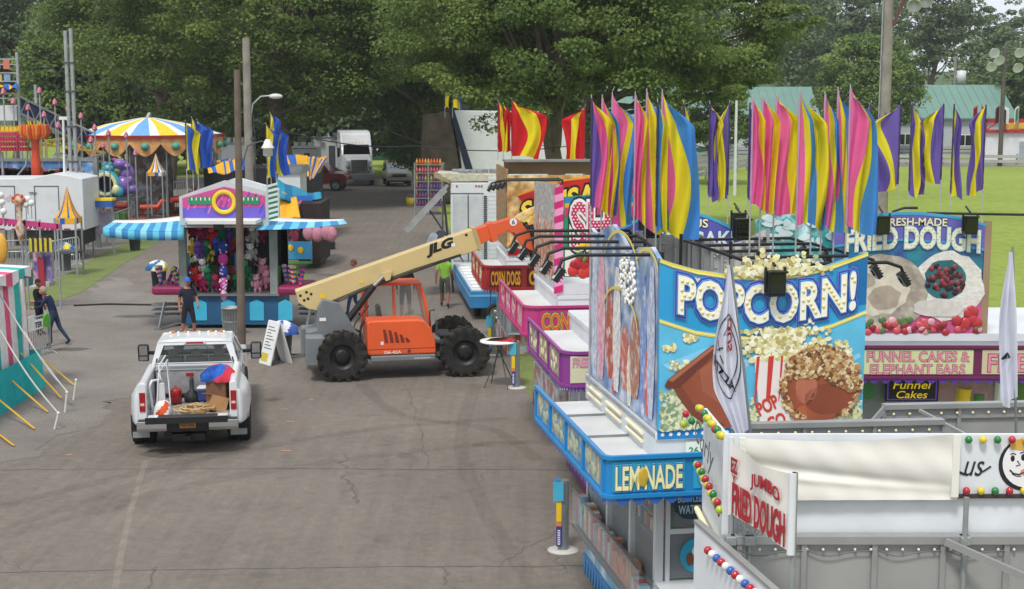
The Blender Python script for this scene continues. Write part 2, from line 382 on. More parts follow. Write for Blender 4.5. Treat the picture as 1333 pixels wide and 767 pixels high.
def leaves(rs, clumps, nleaf, size, flat=.4):
    """clumps: (n,4) centre+radius. Every clump is a flattened pad of small leaf faces."""
    C = np.repeat(clumps, nleaf, 0); n = len(C)
    d = rs.normal(size=(n, 3)); d /= np.linalg.norm(d, axis=1)[:, None]
    rad = rs.uniform(.25, 1, n)**.6
    P = C[:, :3]+d*rad[:, None]*C[:, 3:4]*np.array([1, 1, flat])
    P[:, 2] -= .12*C[:, 3]*(rad**2)          # drooping rims
    nr = rs.normal(size=(n, 3))*.75+np.array([0, -.15, 1.0])+d*.6; nr /= np.linalg.norm(nr, axis=1)[:, None]
    a = rs.normal(size=(n, 3)); u = np.cross(nr, a); u /= np.linalg.norm(u, axis=1)[:, None]; w = np.cross(nr, u)
    s = (size*rs.uniform(.55, 1.25, n))[:, None]
    V = np.stack([P-u*s*.5, P+w*s*.36+nr*s*.1, P+u*s*.5, P-w*s*.36+nr*s*.1], 1).reshape(-1, 3)
    return V
def leafmesh(name, V, m, parent=None):
    n = len(V)//4; me = bpy.data.meshes.new(name); me.vertices.add(len(V)); me.vertices.foreach_set('co', V.astype(np.float32).ravel())
    me.loops.add(n*4); me.loops.foreach_set('vertex_index', np.arange(n*4, dtype=np.int32)); me.polygons.add(n)
    me.polygons.foreach_set('loop_start', np.arange(0, n*4, 4, dtype=np.int32)); me.polygons.foreach_set('loop_total', np.full(n, 4, dtype=np.int32))
    me.materials.append(m); me.update(calc_edges=True); o = bpy.data.objects.new(name, me); COL.objects.link(o)
    if parent is not None: o.parent = parent
    return o
def crown_clumps(rs, n, rx, ry, z0, z1, rc, lobes=7, hollow=.45):
    zc, rz = (z0+z1)/2, (z1-z0)/2; out = []
    lb = rs.normal(size=(lobes, 3)); lb /= np.linalg.norm(lb, axis=1)[:, None]; la = rs.uniform(-.22, .22, lobes)
    while len(out) < n:
        d = rs.normal(size=3); d /= np.linalg.norm(d)
        k = 1+sum(a*max(0, d@l)**3*1.6 for a, l in zip(la, lb)); r = k*(hollow+(1-hollow)*rs.uniform()**.7)
        p = d*r*np.array([rx, ry, rz]); 
        if p[2] < 0: p[2] *= .75
        out.append((p[0], p[1], zc+p[2], rc*rs.uniform(.6, 1.35)))
    return np.array(out)
def branches(b, rs, H, tr, ctr, seed_n=9):
    top = ctr[:, 2].max(); pts = [Vector((0, 0, -.1)), Vector((.02*H, 0, H*.12)), Vector((-.01*H, .01*H, H*.3)), Vector((.015*H, -.01*H, H*.5)), Vector((0, 0, H*.8))]
    b.tube(pts, [tr*1.35, tr, tr*.85, tr*.6, tr*.15], 12)
    for i in rs.choice(len(ctr), min(seed_n, len(ctr)), replace=False):
        c = Vector(ctr[i, :3]); h = max(H*.16, min(c.z-.5, H*.6))*rs.uniform(.6, 1); s = Vector((0, 0, h))
        m1 = s.lerp(c, .35)+Vector((0, 0, -.03*H)); m2 = s.lerp(c, .7)+Vector(rs.normal(size=3)*.25)
        r0 = tr*rs.uniform(.28, .5); b.tube([s, m1, m2, c], [r0, r0*.7, r0*.4, r0*.12], 7)
def tree(name, label, loc, H, rx, ry, z0, seed, tr=.35, nc=220, nl=150, rc=1.2, size=.26, m=None, nb=14, group=None, flat=.42, hollow=.45, lobes=7, cx=0):
    rs = np.random.RandomState(seed); r = thing(name, label, 'tree', loc, 0, group)
    cl = crown_clumps(rs, nc, rx, ry, z0, H, rc, lobes, hollow); cl[:, 0] += cx; b = MB(BK, True); branches(b, rs, H, tr, cl, nb); b.build('trunk', r)
    leafmesh('crown', leaves(rs, cl, nl, size, flat), m or LM, r); return r
def P3(px, py, Y): p = at(px, py, Y); return (p.x, Y, 0)
# big maples over the midway
tree('maple_tree', 'broad dark maple spreading over the carousel roof, its trunk behind the tall grey utility pole', P3(362, 200, 88), 22, 10.5, 6.5, 3.6, 1, .55, 520, 260, 1.5, .22, LM, 26)
tree('maple_tree', 'wide maple left of the utility poles, its low leaves touching the carousel top', P3(215, 200, 106), 22, 9.0, 6.0, 4.2, 2, .5, 430, 220, 1.5, .24, LM, 20)
tree('maple_tree', 'maple whose low boughs hang over the roof of the white semi truck', P3(596, 200, 98), 23, 9.0, 5.0, 3.8, 8, .45, 480, 220, 1.5, .26, LM, 18, cx=-5)
tree('maple_tree', 'large leafy maple with a thick grey trunk behind the red and yellow flags', P3(722, 200, 66), 16, 6.6, 5.0, 5.4, 3, .42, 420, 240, 1.1, .19, LM, 22)
tree('maple_tree', 'spreading maple with long right hand boughs above the pink yellow and blue flags', P3(765, 200, 74), 18, 5, 4.5, 7.0, 4, .4, 10, 20, 1.2, .24, LM, 16)
rs_ = np.random.RandomState(14)
def boughs(px0, px1, py0, py1, Y, n, rc, nl, size, m, parent, flat=.35):
    o = parent.location; cl = []
    for i in range(n):
        p = at(rs_.uniform(px0, px1), rs_.uniform(py0, py1), Y+rs_.uniform(-3.5, 3.5)); cl.append((p.x-o.x, p.y-o.y, p.z, rc*rs_.uniform(.6, 1.3)))
    return np.array(cl)
mt = [o for o in COL.objects if o.name.startswith('maple_tree')][-1]
cr_ = kids(mt)
for k in cr_: bpy.data.objects.remove(k)
cl = np.concatenate([boughs(760, 990, -60, 60, 72, 120, 1.15, 0, 0, 0, mt), boughs(790, 1000, 60, 108, 70, 70, .95, 0, 0, 0, mt), boughs(960, 1035, -40, 75, 70, 26, .85, 0, 0, 0, mt),
                     boughs(1000, 1062, 10, 40, 70, 7, .6, 0, 0, 0, mt), boughs(880, 965, 95, 130, 68, 16, .7, 0, 0, 0, mt), boughs(600, 740, 30, 120, 70, 45, .95, 0, 0, 0, mt)])
b = MB(BK, True); branches(b, rs_, 16, .4, cl, 26); b.build('trunk', mt); leafmesh('crown', leaves(rs_, cl, 260, .19, .35), LM, mt)
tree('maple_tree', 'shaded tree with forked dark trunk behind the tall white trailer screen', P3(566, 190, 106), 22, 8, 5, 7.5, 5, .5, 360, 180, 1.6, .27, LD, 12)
tree('young_tree', 'small bright green tree between the white semi truck and the white trailer screen', P3(545, 200, 104), 8.2, 3.0, 2.6, .8, 6, .16, 120, 130, .9, .22, LB, 8)
tree('young_tree', 'low leafy tree just right of the large maple trunk, behind the flags', P3(925, 200, 112), 8.6, 4.0, 3, 2.0, 61, .2, 120, 120, .95, .26, LM, 8)
# trees beyond the race track
tree('round_tree', 'rounded light green tree behind the tall grey pole, in front of the green barn roofs', P3(1128, 200, 150), 13.2, 5.2, 4.5, 1.5, 7, .35, 260, 130, 1.15, .34, LB, 10, flat=.6, hollow=.6)
tree('tall_tree', 'tall loose crowned tree rising against the white sky right of the tall grey pole', P3(1212, 200, 215), 27.5, 7.5, 6, 9, 9, .4, 150, 110, 1.7, .5, LF, 16, hollow=.2)
tree('tall_tree', 'thin open tree showing sky between its leaves, above the right end of the barn roof', P3(1296, 200, 215), 20.5, 7, 5, 7, 10, .35, 110, 100, 1.5, .45, LF, 16, hollow=.2)
tree('tall_tree', 'big rounded hazy tree left of the tall grey pole at the top of the picture', P3(1070, 200, 225), 29, 9.5, 7, 6, 11, .5, 280, 120, 2.0, .55, LF, 12)
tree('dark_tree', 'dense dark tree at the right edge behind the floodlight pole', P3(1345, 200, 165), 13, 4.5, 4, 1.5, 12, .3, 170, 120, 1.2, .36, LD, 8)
tree('leaning_tree', 'hazy pale tree at the far left edge behind the fun house', P3(20, 200, 140), 21, 7, 5, 3, 13, .35, 260, 120, 1.5, .4, LF, 12)
tree('leaning_tree', 'bushy mid green tree right of the fun house tower behind the pink tipped poles', P3(95, 200, 120), 13, 4.8, 4, 1.2, 15, .3, 220, 130, 1.2, .32, LB, 10)
# the wooded hillside behind reads as one mass
rs = np.random.RandomState(21); CL = []; 
for k in range(58):
    X = -125+k*4.6+rs.uniform(-2, 2); Y = rs.uniform(195, 260); H = rs.uniform(19, 27)
    px = X/Y*1900+666
    if px > 1180: H = rs.uniform(13, 15.5); Y = rs.uniform(185, 215)
    if px > 1290: H = rs.uniform(12, 14)
    c = crown_clumps(rs, 75, rs.uniform(4, 6.5), 4, .5, H, 2.0, 6, .55); c[:, 0] += X; c[:, 1] += Y; CL.append(c)
for k in range(44):
    X = -70+k*2.6+rs.uniform(-2, 2); Y = rs.uniform(118, 145); H = rs.uniform(9, 17)
    px = X/Y*1900+666
    if px > 640 or px < 110: continue
    c = crown_clumps(rs, 70, rs.uniform(3.5, 5), 3.5, .3, H, 1.6, 6, .55); c[:, 0] += X; c[:, 1] += Y; CL.append(c)
o = leafmesh('woods', leaves(rs, np.concatenate(CL), 70, .62, .65), LF); struct(o, 'stuff', 'mass of far trees covering the low hillside behind the fairground')
# hill
hb = MB(mat('#41552f', 1, var=.3, sc=.05, bump=1, bsc=.6), True)
hb.grid(lambda u, v: (-420+840*u, 265+v*260, -1+math.sin(min(1, v*1.6)*math.pi/2)*(13+9*math.sin(u*9+1)*.5+7*math.sin(u*4)) * (1 if u < .5 else max(.25, 1-(u-.5)*1.9))), 60, 14)
struct(hb.build('hills'))
# ------------------------------------------------------------------ shared paints
WHT = mat('#dcdfe2', .28, var=.03, spec=.5, coat=.5, dirt=.10, sc=1.5); RUB = mat('#1c1b1b', .85, var=.2, sc=6, bump=.6, bsc=40); BLKP = mat('#161718', .5, var=.1)
CHR = mat('#c9ccce', .18, 1, var=.05); STL = mat('#9b9fa2', .4, .8, var=.12, dirt=.15); GALV = mat('#a3a7a8', .5, .55, var=.14, sc=4, dirt=.12); DGR = mat('#4a4d50', .6, var=.15)
GLS = mat('#1c2a24', .06, var=0, spec=.8, alpha=.45); DGL = mat('#0d1113', .08, var=.0, spec=.8); RED = mat('#9d1418', .25, var=.08, spec=.6); LENS = mat('#c9c6bd', .15, var=.05, spec=.7)
def frame4(b, O, I, nrm, t=.03):
    """a flat panel O with an opening I, t thick along nrm"""
    nrm = Vector(nrm); O = [Vector(p) for p in O]; I = [Vector(p) for p in I]
    n = len(O); vs = O+I+[p-nrm*t for p in O]+[p-nrm*t for p in I]
    fs = []
    for i in range(n):
        j = (i+1) % n
        fs += [(i, j, n+j, n+i), (2*n+j, 2*n+i, 3*n+i, 3*n+j), (i, 2*n+i, 2*n+j, j), (n+i, n+j, 3*n+j, 3*n+i)]
    b.add(vs, fs, False)
def inset(Q, k):
    c = sum((Vector(p) for p in Q), Vector())/len(Q); return [Vector(p).lerp(c, k) for p in Q]
def wheel(parent, c, r, w, tyre_m=None, rim_m=None, lugs=0, rr_=.6, side=-1, axis='x', name='wheel', spokes=0):
    """axis: direction of the axle; side: which way the rim faces"""
    e = bpy.data.objects.new(name, None); COL.objects.link(e); e.parent = parent; e.location = c
    if axis == 'x': e.rotation_euler = (0, 0, math.pi/2)
    b = MB(tyre_m or RUB, True); h = w/2
    b.lathe([(r*rr_, -h*.8), (r*.80, -h), (r*.93, -h*.95), (r, -h*.72), (r, h*.72), (r*.93, h*.95), (r*.80, h), (r*rr_, h*.8), (r*rr_, -h*.8)], (0, 0, 0), 36, 'y')
    if lugs:
        for k in range(lugs):
            for s in (-1, 1):
                a = 2*math.pi*(k+(.5 if s > 0 else 0))/lugs; M = Matrix.Rotation(a, 4, 'Y')@Matrix.Translation((0, s*h*.5, r*.985))@Matrix.Rotation(s*R(28), 4, 'Z')
                b.box(-r*.065, r*.065, -h*.55, h*.52, -r*.06, r*.055, M)
                M = Matrix.Rotation(a, 4, 'Y')@Matrix.Translation((0, s*h*1.0, r*.92)); b.box(-r*.06, r*.06, -h*.07, h*.07, -r*.10, r*.09, M)
    b.build('tyre', e)
    b = MB(rim_m or STL, True); s = side
    b.lathe([(r*rr_*1.02, s*h*.82), (r*rr_*.93, s*h*.86), (r*rr_*.86, s*h*.35), (r*.34, s*h*.25), (r*.30, s*h*.5), (r*.16, s*h*.62), (0.001, s*h*.64)], (0, 0, 0), 24, 'y')
    for k in range(8):
        a = 2*math.pi*k/8; b.cyl((math.cos(a)*r*.23, s*h*.45, math.sin(a)*r*.23), (math.cos(a)*r*.23, s*h*.66, math.sin(a)*r*.23), r*.025, n=6)
    b.build('rim', e); return e
# ------------------------------------------------------------------ the white dually pickup
p0 = gp(268, 574); PK = thing('pickup_truck', 'white dual rear wheel pickup with its tailgate down and bed full of gear', 'pickup truck', (p0.x-.12, p0.y-1.0, 0), R(8.5)); KS = .95; PK.scale = (KS, KS, KS)
b = MB(WHT)
# bed sides with rounded top rails, floor and front bulkhead
for s in (-1, 1):
    b.prism([(s*.84, .70), (s*1.0, .66), (s*1.015, 1.1), (s*1.005, 1.40), (s*.97, 1.45), (s*.87, 1.45), (s*.84, 1.42)], .16, 2.42, 'y')
b.box(-.84, .84, 2.36, 2.43, .72, 1.46)
b.build('bed', PK, .02)
bf = MB(mat('#8d8f8f', .6, var=.2, sc=6, dirt=.5)); bf.box(-.84, .84, .12, 2.36, .70, .74)
for k in range(9): bf.box(-.80+k*.19, -.72+k*.19, .14, 2.34, .74, .752)
bf.build('bed_floor', PK)
# flared fenders
for s in (-1, 1):
    sec = [(.99, 1.27), (1.06, 1.255), (1.15, 1.19), (1.205, 1.09), (1.222, .96), (1.222, .80), (1.215, .60), (1.17, .57), (1.0, .60)]
    def fn(u, v, s=s):
        y = .17+1.95*u; k = min(1, math.sin(math.pi*min(1, max(0, u)))**.42*1.06) if 0 < u < 1 else 0
        i = v*(len(sec)-1); a = int(min(i, len(sec)-2)); t = i-a; X = sec[a][0]*(1-t)+sec[a+1][0]*t; Z = sec[a][1]*(1-t)+sec[a+1][1]*t
        X = 1.0+(X-1.0)*max(k, .05) if X > 1 else X; d = abs(y-1.12)
        if d < .47 and Z < .50+math.sqrt(max(0, .47**2-d*d))*.98: Z = .50+math.sqrt(.47**2-d*d)*.98
        return (s*X, y, Z)
    fb = MB(WHT, True); fb.grid(fn, 36, 16); o = fb.build('fender', PK)
    sm_ = o.modifiers.new('solid', 'SOLIDIFY'); sm_.thickness = .02
# lowered tailgate and bumper
tg = MB(WHT); tg.box(-.80, .80, -.38, .13, .73, .79); tg.use(BLKP); tg.box(-.82, .82, -.43, -.375, .72, .85); tg.box(-.60, .60, -.36, .10, .791, .797)
tg.build('tailgate', PK, .008)
b = MB(CHR)
for s in (-1, 1):
    b.prism([(-.13, .50), (-.16, .57), (-.15, .71), (.10, .72), (.10, .50)], s*.42, s*1.02, 'x')
b.use(BLKP); b.box(-.42, .42, -.14, .08, .48, .70); b.box(-1.0, 1.0, -.10, .06, .705, .725); b.box(-.06, .06, -.2, .2, .30, .40); b.box(-.34, .34, -.03, .3, .26, .41)
bp_ = b.build('bumper', PK, .015)
b = MB(mat('#c98a1c', .5, var=.1)); b.box(-.16, .16, -.152, -.142, .56, .68); b.use(mat('#1d2450', .5)); b.text('FGT 4102', (0, -.154, .62), .25, .065, off=.02); b.build('licence_plate', PK)
for s in (-1, 1):
    b = MB(RED); b.box(s*.92-.06, s*.92+.06, .135, .165, .86, 1.26); b.use(mat('#d9b9b4', .2)); b.box(s*.92-.045, s*.92+.045, .13, .16, .98, 1.04); b.build('tail_light', PK, .012)
    b = MB(GALV); b.box(s*1.0-.17, s*1.0+.17, .49, .50, .24, .37); b.use(RUB); b.box(s*1.0-.2, s*1.0+.2, .50, .51, .30, .72); b.build('mud_flap', PK)
    for x in (.86, 1.11): wheel(PK, (s*x, 1.12, .41), .41, .235, side=-s)
    wheel(PK, (s*.92, 5.2, .41), .41, .26, side=-s)
    m = MB(BLKP); m.bar((s*.97, 4.38, 1.34), (s*1.22, 4.34, 1.36), .05, .09); m.prism([(s*1.17, 1.16), (s*1.41, 1.17), (s*1.42, 1.5), (s*1.40, 1.56), (s*1.19, 1.56), (s*1.16, 1.5)], 4.28, 4.40, 'y')
    mr = m.build('mirror', PK, .02); g = MB(CHR); g.box(min(s*1.20, s*1.38), max(s*1.20, s*1.38), 4.272, 4.279, 1.31, 1.53); g.box(min(s*1.20, s*1.38), max(s*1.20, s*1.38), 4.272, 4.279, 1.19, 1.28); g.build('mirror_glass', mr)
b = MB(BLKP); b.box(-.5, .5, .2, 6.2, .32, .55); b.box(-.9, .9, 1.05, 1.2, .35, .48); b.cyl((-.05, 1.12, .42), (.05, 1.12, .42), .17, n=14); b.build('chassis', PK)
# cab lower body and hood
b = MB(WHT)
b.prism([(2.47, .55), (2.47, 1.30), (4.75, 1.30), (4.95, 1.26), (6.35, 1.16), (6.52, 1.0), (6.5, .55)], -1.0, 1.0, 'x'); b.build('body', PK, .05, seg=3)
zb, zt = 1.30, 1.90
LB_ = [Vector((-.97, 2.47, zb)), Vector((.97, 2.47, zb)), Vector((.97, 4.82, zb)), Vector((-.97, 4.82, zb))]
LT_ = [Vector((-.80, 2.62, zt)), Vector((.80, 2.62, zt)), Vector((.78, 3.85, zt)), Vector((-.78, 3.85, zt))]
b = MB(WHT); g = MB(GLS)
for a in range(4):
    c = (a+1) % 4; Q = [LB_[a], LB_[c], LT_[c], LT_[a]]; nn = (Q[1]-Q[0]).cross(Q[2]-Q[0]).normalized()
    def q(u, v): return Q[0].lerp(Q[1], u).lerp(Q[3].lerp(Q[2], u), v)
    if a in (1, 3):
        frame4(b, [q(0, 0), q(.5, 0), q(.5, 1), q(0, 1)], [q(.06, .06), q(.47, .06), q(.47, .84), q(.13, .84)], nn, .04)
        frame4(b, [q(.5, 0), q(1, 0), q(1, 1), q(.5, 1)], [q(.53, .06), q(.94, .06), q(.87, .84), q(.53, .84)], nn, .04)
        for I in ([q(.06, .06), q(.47, .06), q(.47, .84), q(.13, .84)], [q(.53, .06), q(.94, .06), q(.87, .84), q(.53, .84)]): g.add([p-nn*.02 for p in I], [(0, 1, 2, 3)])
    else:
        I = [q(.055, .06), q(.945, .06), q(.91, .86), q(.09, .86)] if a == 0 else [q(.04, .04), q(.96, .04), q(.93, .93), q(.07, .93)]
        frame4(b, Q, I, nn, .04); g.add([p-nn*.015 for p in I], [(0, 1, 2, 3)])
cabp = b.build('cab', PK); g.build('window', PK)
b = MB(BLKP); I = [Vector((-.87, 2.475, 1.335)), Vector((.87, 2.475, 1.335)), Vector((.79, 2.605, 1.82)), Vector((-.79, 2.605, 1.82))]
frame4(b, I, inset(I, .045), (0, -1, .2), .01); b.bar((-.28, 2.476, 1.35), (-.26, 2.598, 1.81), .012); b.bar((.28, 2.476, 1.35), (.26, 2.598, 1.81), .012); b.build('window_trim', PK)
b = MB(WHT, True)
def rf(u, v):
    x = (u-.5)*2; y = v; e = 1-abs(x)**6*.0; w = .80-.02*v; Y = 2.60+v*1.27; return (x*w, Y, zt-.02+.05*(1-x*x)**.6*min(1, 6*v+.25)*min(1, 8*(1-v)+.2))
b.grid(rf, 16, 10); b.build('roof', PK)
b = MB(mat('#b9762a', .3)); 
for x in (-.55, -.28, 0, .28, .55): b.ball((x, 3.72, zt+.03), .06, .09, .03, 8)
b.use(mat('#e9e7e2', .3)); 
for x in (-.60, -.42, -.2, .05, .25, .42, .6): b.ball((x, 3.55, zt+.04), .03, .05, .035, 8)
b.build('roof_light', PK)
b = MB(RED); b.box(-.19, .19, 2.57, 2.62, 1.845, 1.885); b.use(WHT); b.box(-.24, .24, 2.58, 2.64, 1.835, 1.905); b.build('brake_light', PK, .008)
b = MB(mat('#9a948a', .8, var=.15)); 
for x in (-.5, .0, .5): b.prism([(3.05, .9), (3.0, 1.45), (3.12, 1.5), (3.2, .9)], x-.23, x+.23, 'x'); b.ball((x, 3.05, 1.56), .13, .06, .10, 10)
for x in (-.45, .45): b.ball((x, 3.95, 1.58), .14, .07, .12, 10)
b.use(BLKP); b.box(-.9, .9, 4.3, 4.7, 1.1, 1.36); b.build('seat', PK, .03)
# gear in the bed
TB = thing('tool_box', 'silver toolbox across the front of the pickup bed', 'tool box', (PK.location.x, PK.location.y, 0), PK.rotation_euler.z); TB.scale = PK.scale
b = MB(mat('#b4b7b9', .35, .6, var=.15, sc=8)); b.box(-.80, .62, 1.95, 2.33, .86, 1.36); b.build('box', TB, .015); b = MB(STL); b.box(-.82, .64, 1.93, 2.34, 1.362, 1.40); b.build('lid', TB, .01); b = MB(RED); b.box(-.16, .0, 1.925, 1.94, 1.24, 1.31); b.build('sticker', TB)
def inbed(x, y, z): return PK.location+KS*Vector((x*math.cos(R(8.5))-y*math.sin(R(8.5)), x*math.sin(R(8.5))+y*math.cos(R(8.5)), z))
b = MB(mat('#c2a06a', .9, var=.25, sc=10), True); rb = random.Random(5)
for k in range(7):
    cx, cy, rx_, ry_ = rb.uniform(-.1, .25), rb.uniform(.35, .75), rb.uniform(.18, .36), rb.uniform(.2, .34); pts = [(cx+math.cos(t*.45+k)*rx_*(1+.08*math.sin(t+k)), cy+math.sin(t*.45+k)*ry_, .775+.018*k+.012*math.sin(t*2)) for t in range(15)]; b.tube(pts, .016, 6)
o = b.build('rope_pile', loc=PK.location); o.scale = PK.scale; o.rotation_euler.z = R(8.5); tag(o, 'loose coils of tan rope heaped on the pickup bed floor', 'rope')
CB = mat('#a47b50', .85, var=.15, sc=5)
b = MB(CB); b.prism([(0, 0), (.34, .0), (.34, .30), (0, .30)], 0, .42, 'y'); b.box(-.14, .01, .0, .42, .29, .30); b.box(.33, .46, .0, .42, .28, .29)
o = b.build('cardboard_box', loc=inbed(.40, .42, .82)); o.rotation_euler = (R(-14), R(18), R(20)); tag(o, 'open cardboard box tipped against the right side of the pickup bed', 'box')
def cloth_heap(name, c, rx, ry, rz, mats, seed, label, cat, n=26, rz0=0):
    q = random.Random(seed); ph = [q.uniform(0, 6) for _ in range(8)]; b = MB(None, True)
    def f(u, v):
        a = u*2*math.pi; t = v*math.pi*.52; k = 1+.16*math.sin(3*a+ph[0]+2*v)+.10*math.sin(7*a+ph[1]+5*v)+.07*math.sin(11*a+ph[2]-9*v); return (rx*k*math.sin(t)*math.cos(a), ry*k*math.sin(t)*math.sin(a), rz*(math.cos(t)*(1+.15*math.sin(5*a+ph[3])*math.sin(t))))
    b.grid(f, n, 12, lambda i, j: mats[int((i/n*5.5+j*.16+ph[4])) % len(mats)]); o = b.build(name, loc=c); o.rotation_euler.z = rz0
    if label: tag(o, label, cat)
    return o
FB = lambda c: mat(c, .8, var=.12, sc=6, bump=.4, bsc=12, spec=.2)
cloth_heap('cloth_bundle', inbed(.58, 1.25, 1.30), .34, .36, .30, [FB('#2b5fb5'), FB('#c2384a'), FB('#2b5fb5'), FB('#d8705a'), FB('#1f4790')], 4, 'bundle of blue and red cloth piled on a cooler in the pickup bed', 'cloth')
b = MB(mat('#7a5540', .7, var=.2)); b.box(-.2, .2, -.2, .3, 0, .56); b.use(RED); b.box(-.22, .22, -.22, .32, .5, .56); o = b.build('crate', bev=.02, loc=inbed(.55, 1.2, .76)); tag(o, 'brown crate holding up the coloured cloth in the truck bed', 'crate')
# folding chair frames leaning at the left of the bed
CHS = thing('folding_chair', 'white folding chairs leaning on the left wall of the pickup bed', 'folding chair', inbed(-.62, .55, .77), R(8.5))
b = MB(mat('#d4d6d8', .4, var=.05), True)
b.tube([(-.12, 0, 0), (-.18, .0, .5), (-.13, 0, .62), (.02, .25, .60), (.06, .3, .1), (-.02, .1, 0)], .028, 8); b.tube([(-.06, .1, 0), (.0, .12, .75), (.14, .5, .95), (.16, .6, .4)], .016, 7); b.tube([(.1, .1, 0), (-.02, .35, .85), (.10, .6, 1.02)], .013, 7); b.tube([(.2, .2, .1), (.12, .55, .9)], .012, 6); b.build('frame', CHS)
b = MB(mat('#cfd1d2', .7, var=.05)); b.prism([(-.05, .05), (.0, .55), (.1, .55), (.12, .05)], .12, .15, 'y'); b.build('seat', CHS, .01)
cloth_heap('plastic_bag', inbed(-.52, .38, .77), .17, .22, .26, [mat('#d9d9d6', .45, var=.1, sc=8), mat('#d9d9d6', .45, var=.1, sc=8), FB('#c7512f')], 9, 'crumpled white and orange plastic sack by the left tail light in the bed', 'sack')
b = MB(RED, True); b.lathe([(.001, 0), (.12, 0), (.12, .26), (.10, .30), (.03, .32), (.03, .36), (.001, .36)], (0, 0, 0), 16); o = b.build('gas_can', loc=inbed(-.34, 1.35, .77)); tag(o, 'red fuel can standing in the truck bed behind the chairs', 'fuel can')
b = MB(mat('#25272a', .6, var=.3), True); b.lathe([(.001, 0), (.16, 0), (.17, .12), (.05, .22), (.05, .42), (.02, .5), (.001, .5)], (0, 0, 0), 14); o = b.build('air_pump', loc=inbed(-.02, 1.6, .77)); tag(o, 'dark cone shaped pump standing before the silver toolbox', 'pump')
b = MB(mat('#2a3a78', .5, var=.2)); b.box(-.14, .14, -.12, .12, 0, .24); b.use(WHT); b.box(-.15, .15, -.13, .13, .24, .29); o = b.build('cooler', bev=.02, loc=inbed(.26, 1.6, .77)); tag(o, 'small blue cooler with a white lid in front of the silver toolbox', 'cooler')
# ------------------------------------------------------------------ telehandler
OG = mat('#e35d2c', .38, var=.05, coat=.3, dirt=.12, sc=1.2); TAN = mat('#d2ba83', .42, var=.04, dirt=.12, sc=1.4, coat=.2); GRF = mat('#74797c', .5, var=.1, dirt=.2, sc=2)
TR = R(12); r0 = gp(524, 493); TY = r0.y+.93; r1 = at(521, 470, TY); TH = thing('telehandler', 'orange and grey telehandler with a long cream boom raised to the right', 'telehandler', (r1.x, TY, 0), TR)
def tl(px, py, dy=0):      # read a shape off the photograph in the machine's own upright plane
    n_ = Vector((-math.sin(TR), math.cos(TR), 0)); o_ = Vector((r1.x, TY, 0))+n_*dy; d_ = at(px, py, 1)-Vector((0, 0, CZ)); t_ = (o_-Vector((0, 0, CZ))).dot(n_)/d_.dot(n_)
    p = Vector((0, 0, CZ))+d_*t_-Vector((r1.x, TY, 0)); return Vector((p.x*math.cos(TR)+p.y*math.sin(TR), dy, p.z))
TYR = mat('#23221f', .95, var=.35, sc=3, bump=.7, bsc=25, dirt=.35)
for x in (-1.55, 1.50):
    for y in (-.90, .90):
        w = wheel(TH, (x, y, .615), .60, .40, TYR, BLKP, 17, .56, -1 if y < 0 else 1, 'y')
        if x > 0: w.rotation_euler.z = R(-7)
b = MB(GRF)
b.prism([(-2.35, .45), (-1.95, .42), (-1.9, .62), (-1.0, .60), (-.95, .42), (1.0, .42), (1.1, .60), (2.1, .60), (2.25, .70), (2.2, .88), (.8, .9), (-.9, .95), (-1.15, 1.15), (-1.55, 1.85), (-1.95, 1.95), (-2.08, 1.75), (-2.1, 1.2), (-2.35, 1.15)], -.42, .42, 'y')
b.box(-1.0, 1.0, -.42, .3, .55, .85); b.build('chassis', TH, .02)
for ya in (-1.02, .5): b = MB(GRF); b.prism([(-2.42, .40), (-1.92, .40), (-1.92, .98), (-1.98, 1.12), (-2.42, 1.12)], ya, ya+.5, 'y'); b.build('counterweight', TH, .04)
b = MB(BLKP)
for x in (-1.55,): b.box(x-.13, x+.13, -.78, .78, .48, .74)
b.build('axle', TH, .02); b = MB(BLKP); b.box(1.37, 1.63, -.78, .78, .48, .74)
b.box(1.15, 2.05, -.62, .62, .62, .80); b.box(.95, 1.3, -.45, .45, .75, .98); b.build('axle', TH, .02)
# engine cover
e0 = tl(478, 463, -.95); e1 = tl(567, 415, -.95)
X0, X1, Z0, Z1 = e0.x, e1.x, e0.z, e1.z
b = MB(OG); b.prism([(X0, Z0), (X1, Z0), (X1-.01, Z0+.3), (X1-.12, Z1-.22), (X1-.28, Z1-.04), (X1-.42, Z1), (X0+.06, Z1), (X0, Z1-.06)], -1.0, -.22, 'y'); hood = b.build('engine_cover', TH, .05, seg=3)
b = MB(mat('#7a2b14', .7, var=.1)); 
for k in range(8):
    xa = X0+.43+k*.135; zb_ = Z0+.30; zt_ = Z1-.22-.026*k*k*.42-k*.012
    if zt_ > zb_+.04: b.prism([(xa, zb_), (xa+.09, zb_), (xa+.065, (zb_+zt_)/2), (xa+.02, zt_), (xa-.045, zt_), (xa-.02, (zb_+zt_)/2)], -1.005, -.996, 'y')
b.box(X0+.02, X1-.02, -1.003, -.998, Z0+.14, Z0+.155); b.cyl((X0+1.03, -1.004, Z0+.085), (X0+1.03, -.99, Z0+.085), .045); b.build('vent', hood)
b = MB(mat('#e8e6e0', .5)); b.text('G6-42A', (X0+.62, -1.004, Z0+.07), .42, .075, off=.015); b.box(X0+.33, X0+.40, -1.004, -.999, Z0+.26, Z0+.34); b.build('lettering', hood)
b = MB(GRF); b.box(X0+.08, X1-.02, -1.04, -.3, Z0-.16, Z0-.01); st_ = b.build('side_step', TH, .03); b = MB(mat('#e8e6e0', .5)); b.text('caution', (X1-.35, -1.043, Z0-.085), .4, .05); b.build('lettering', st_)
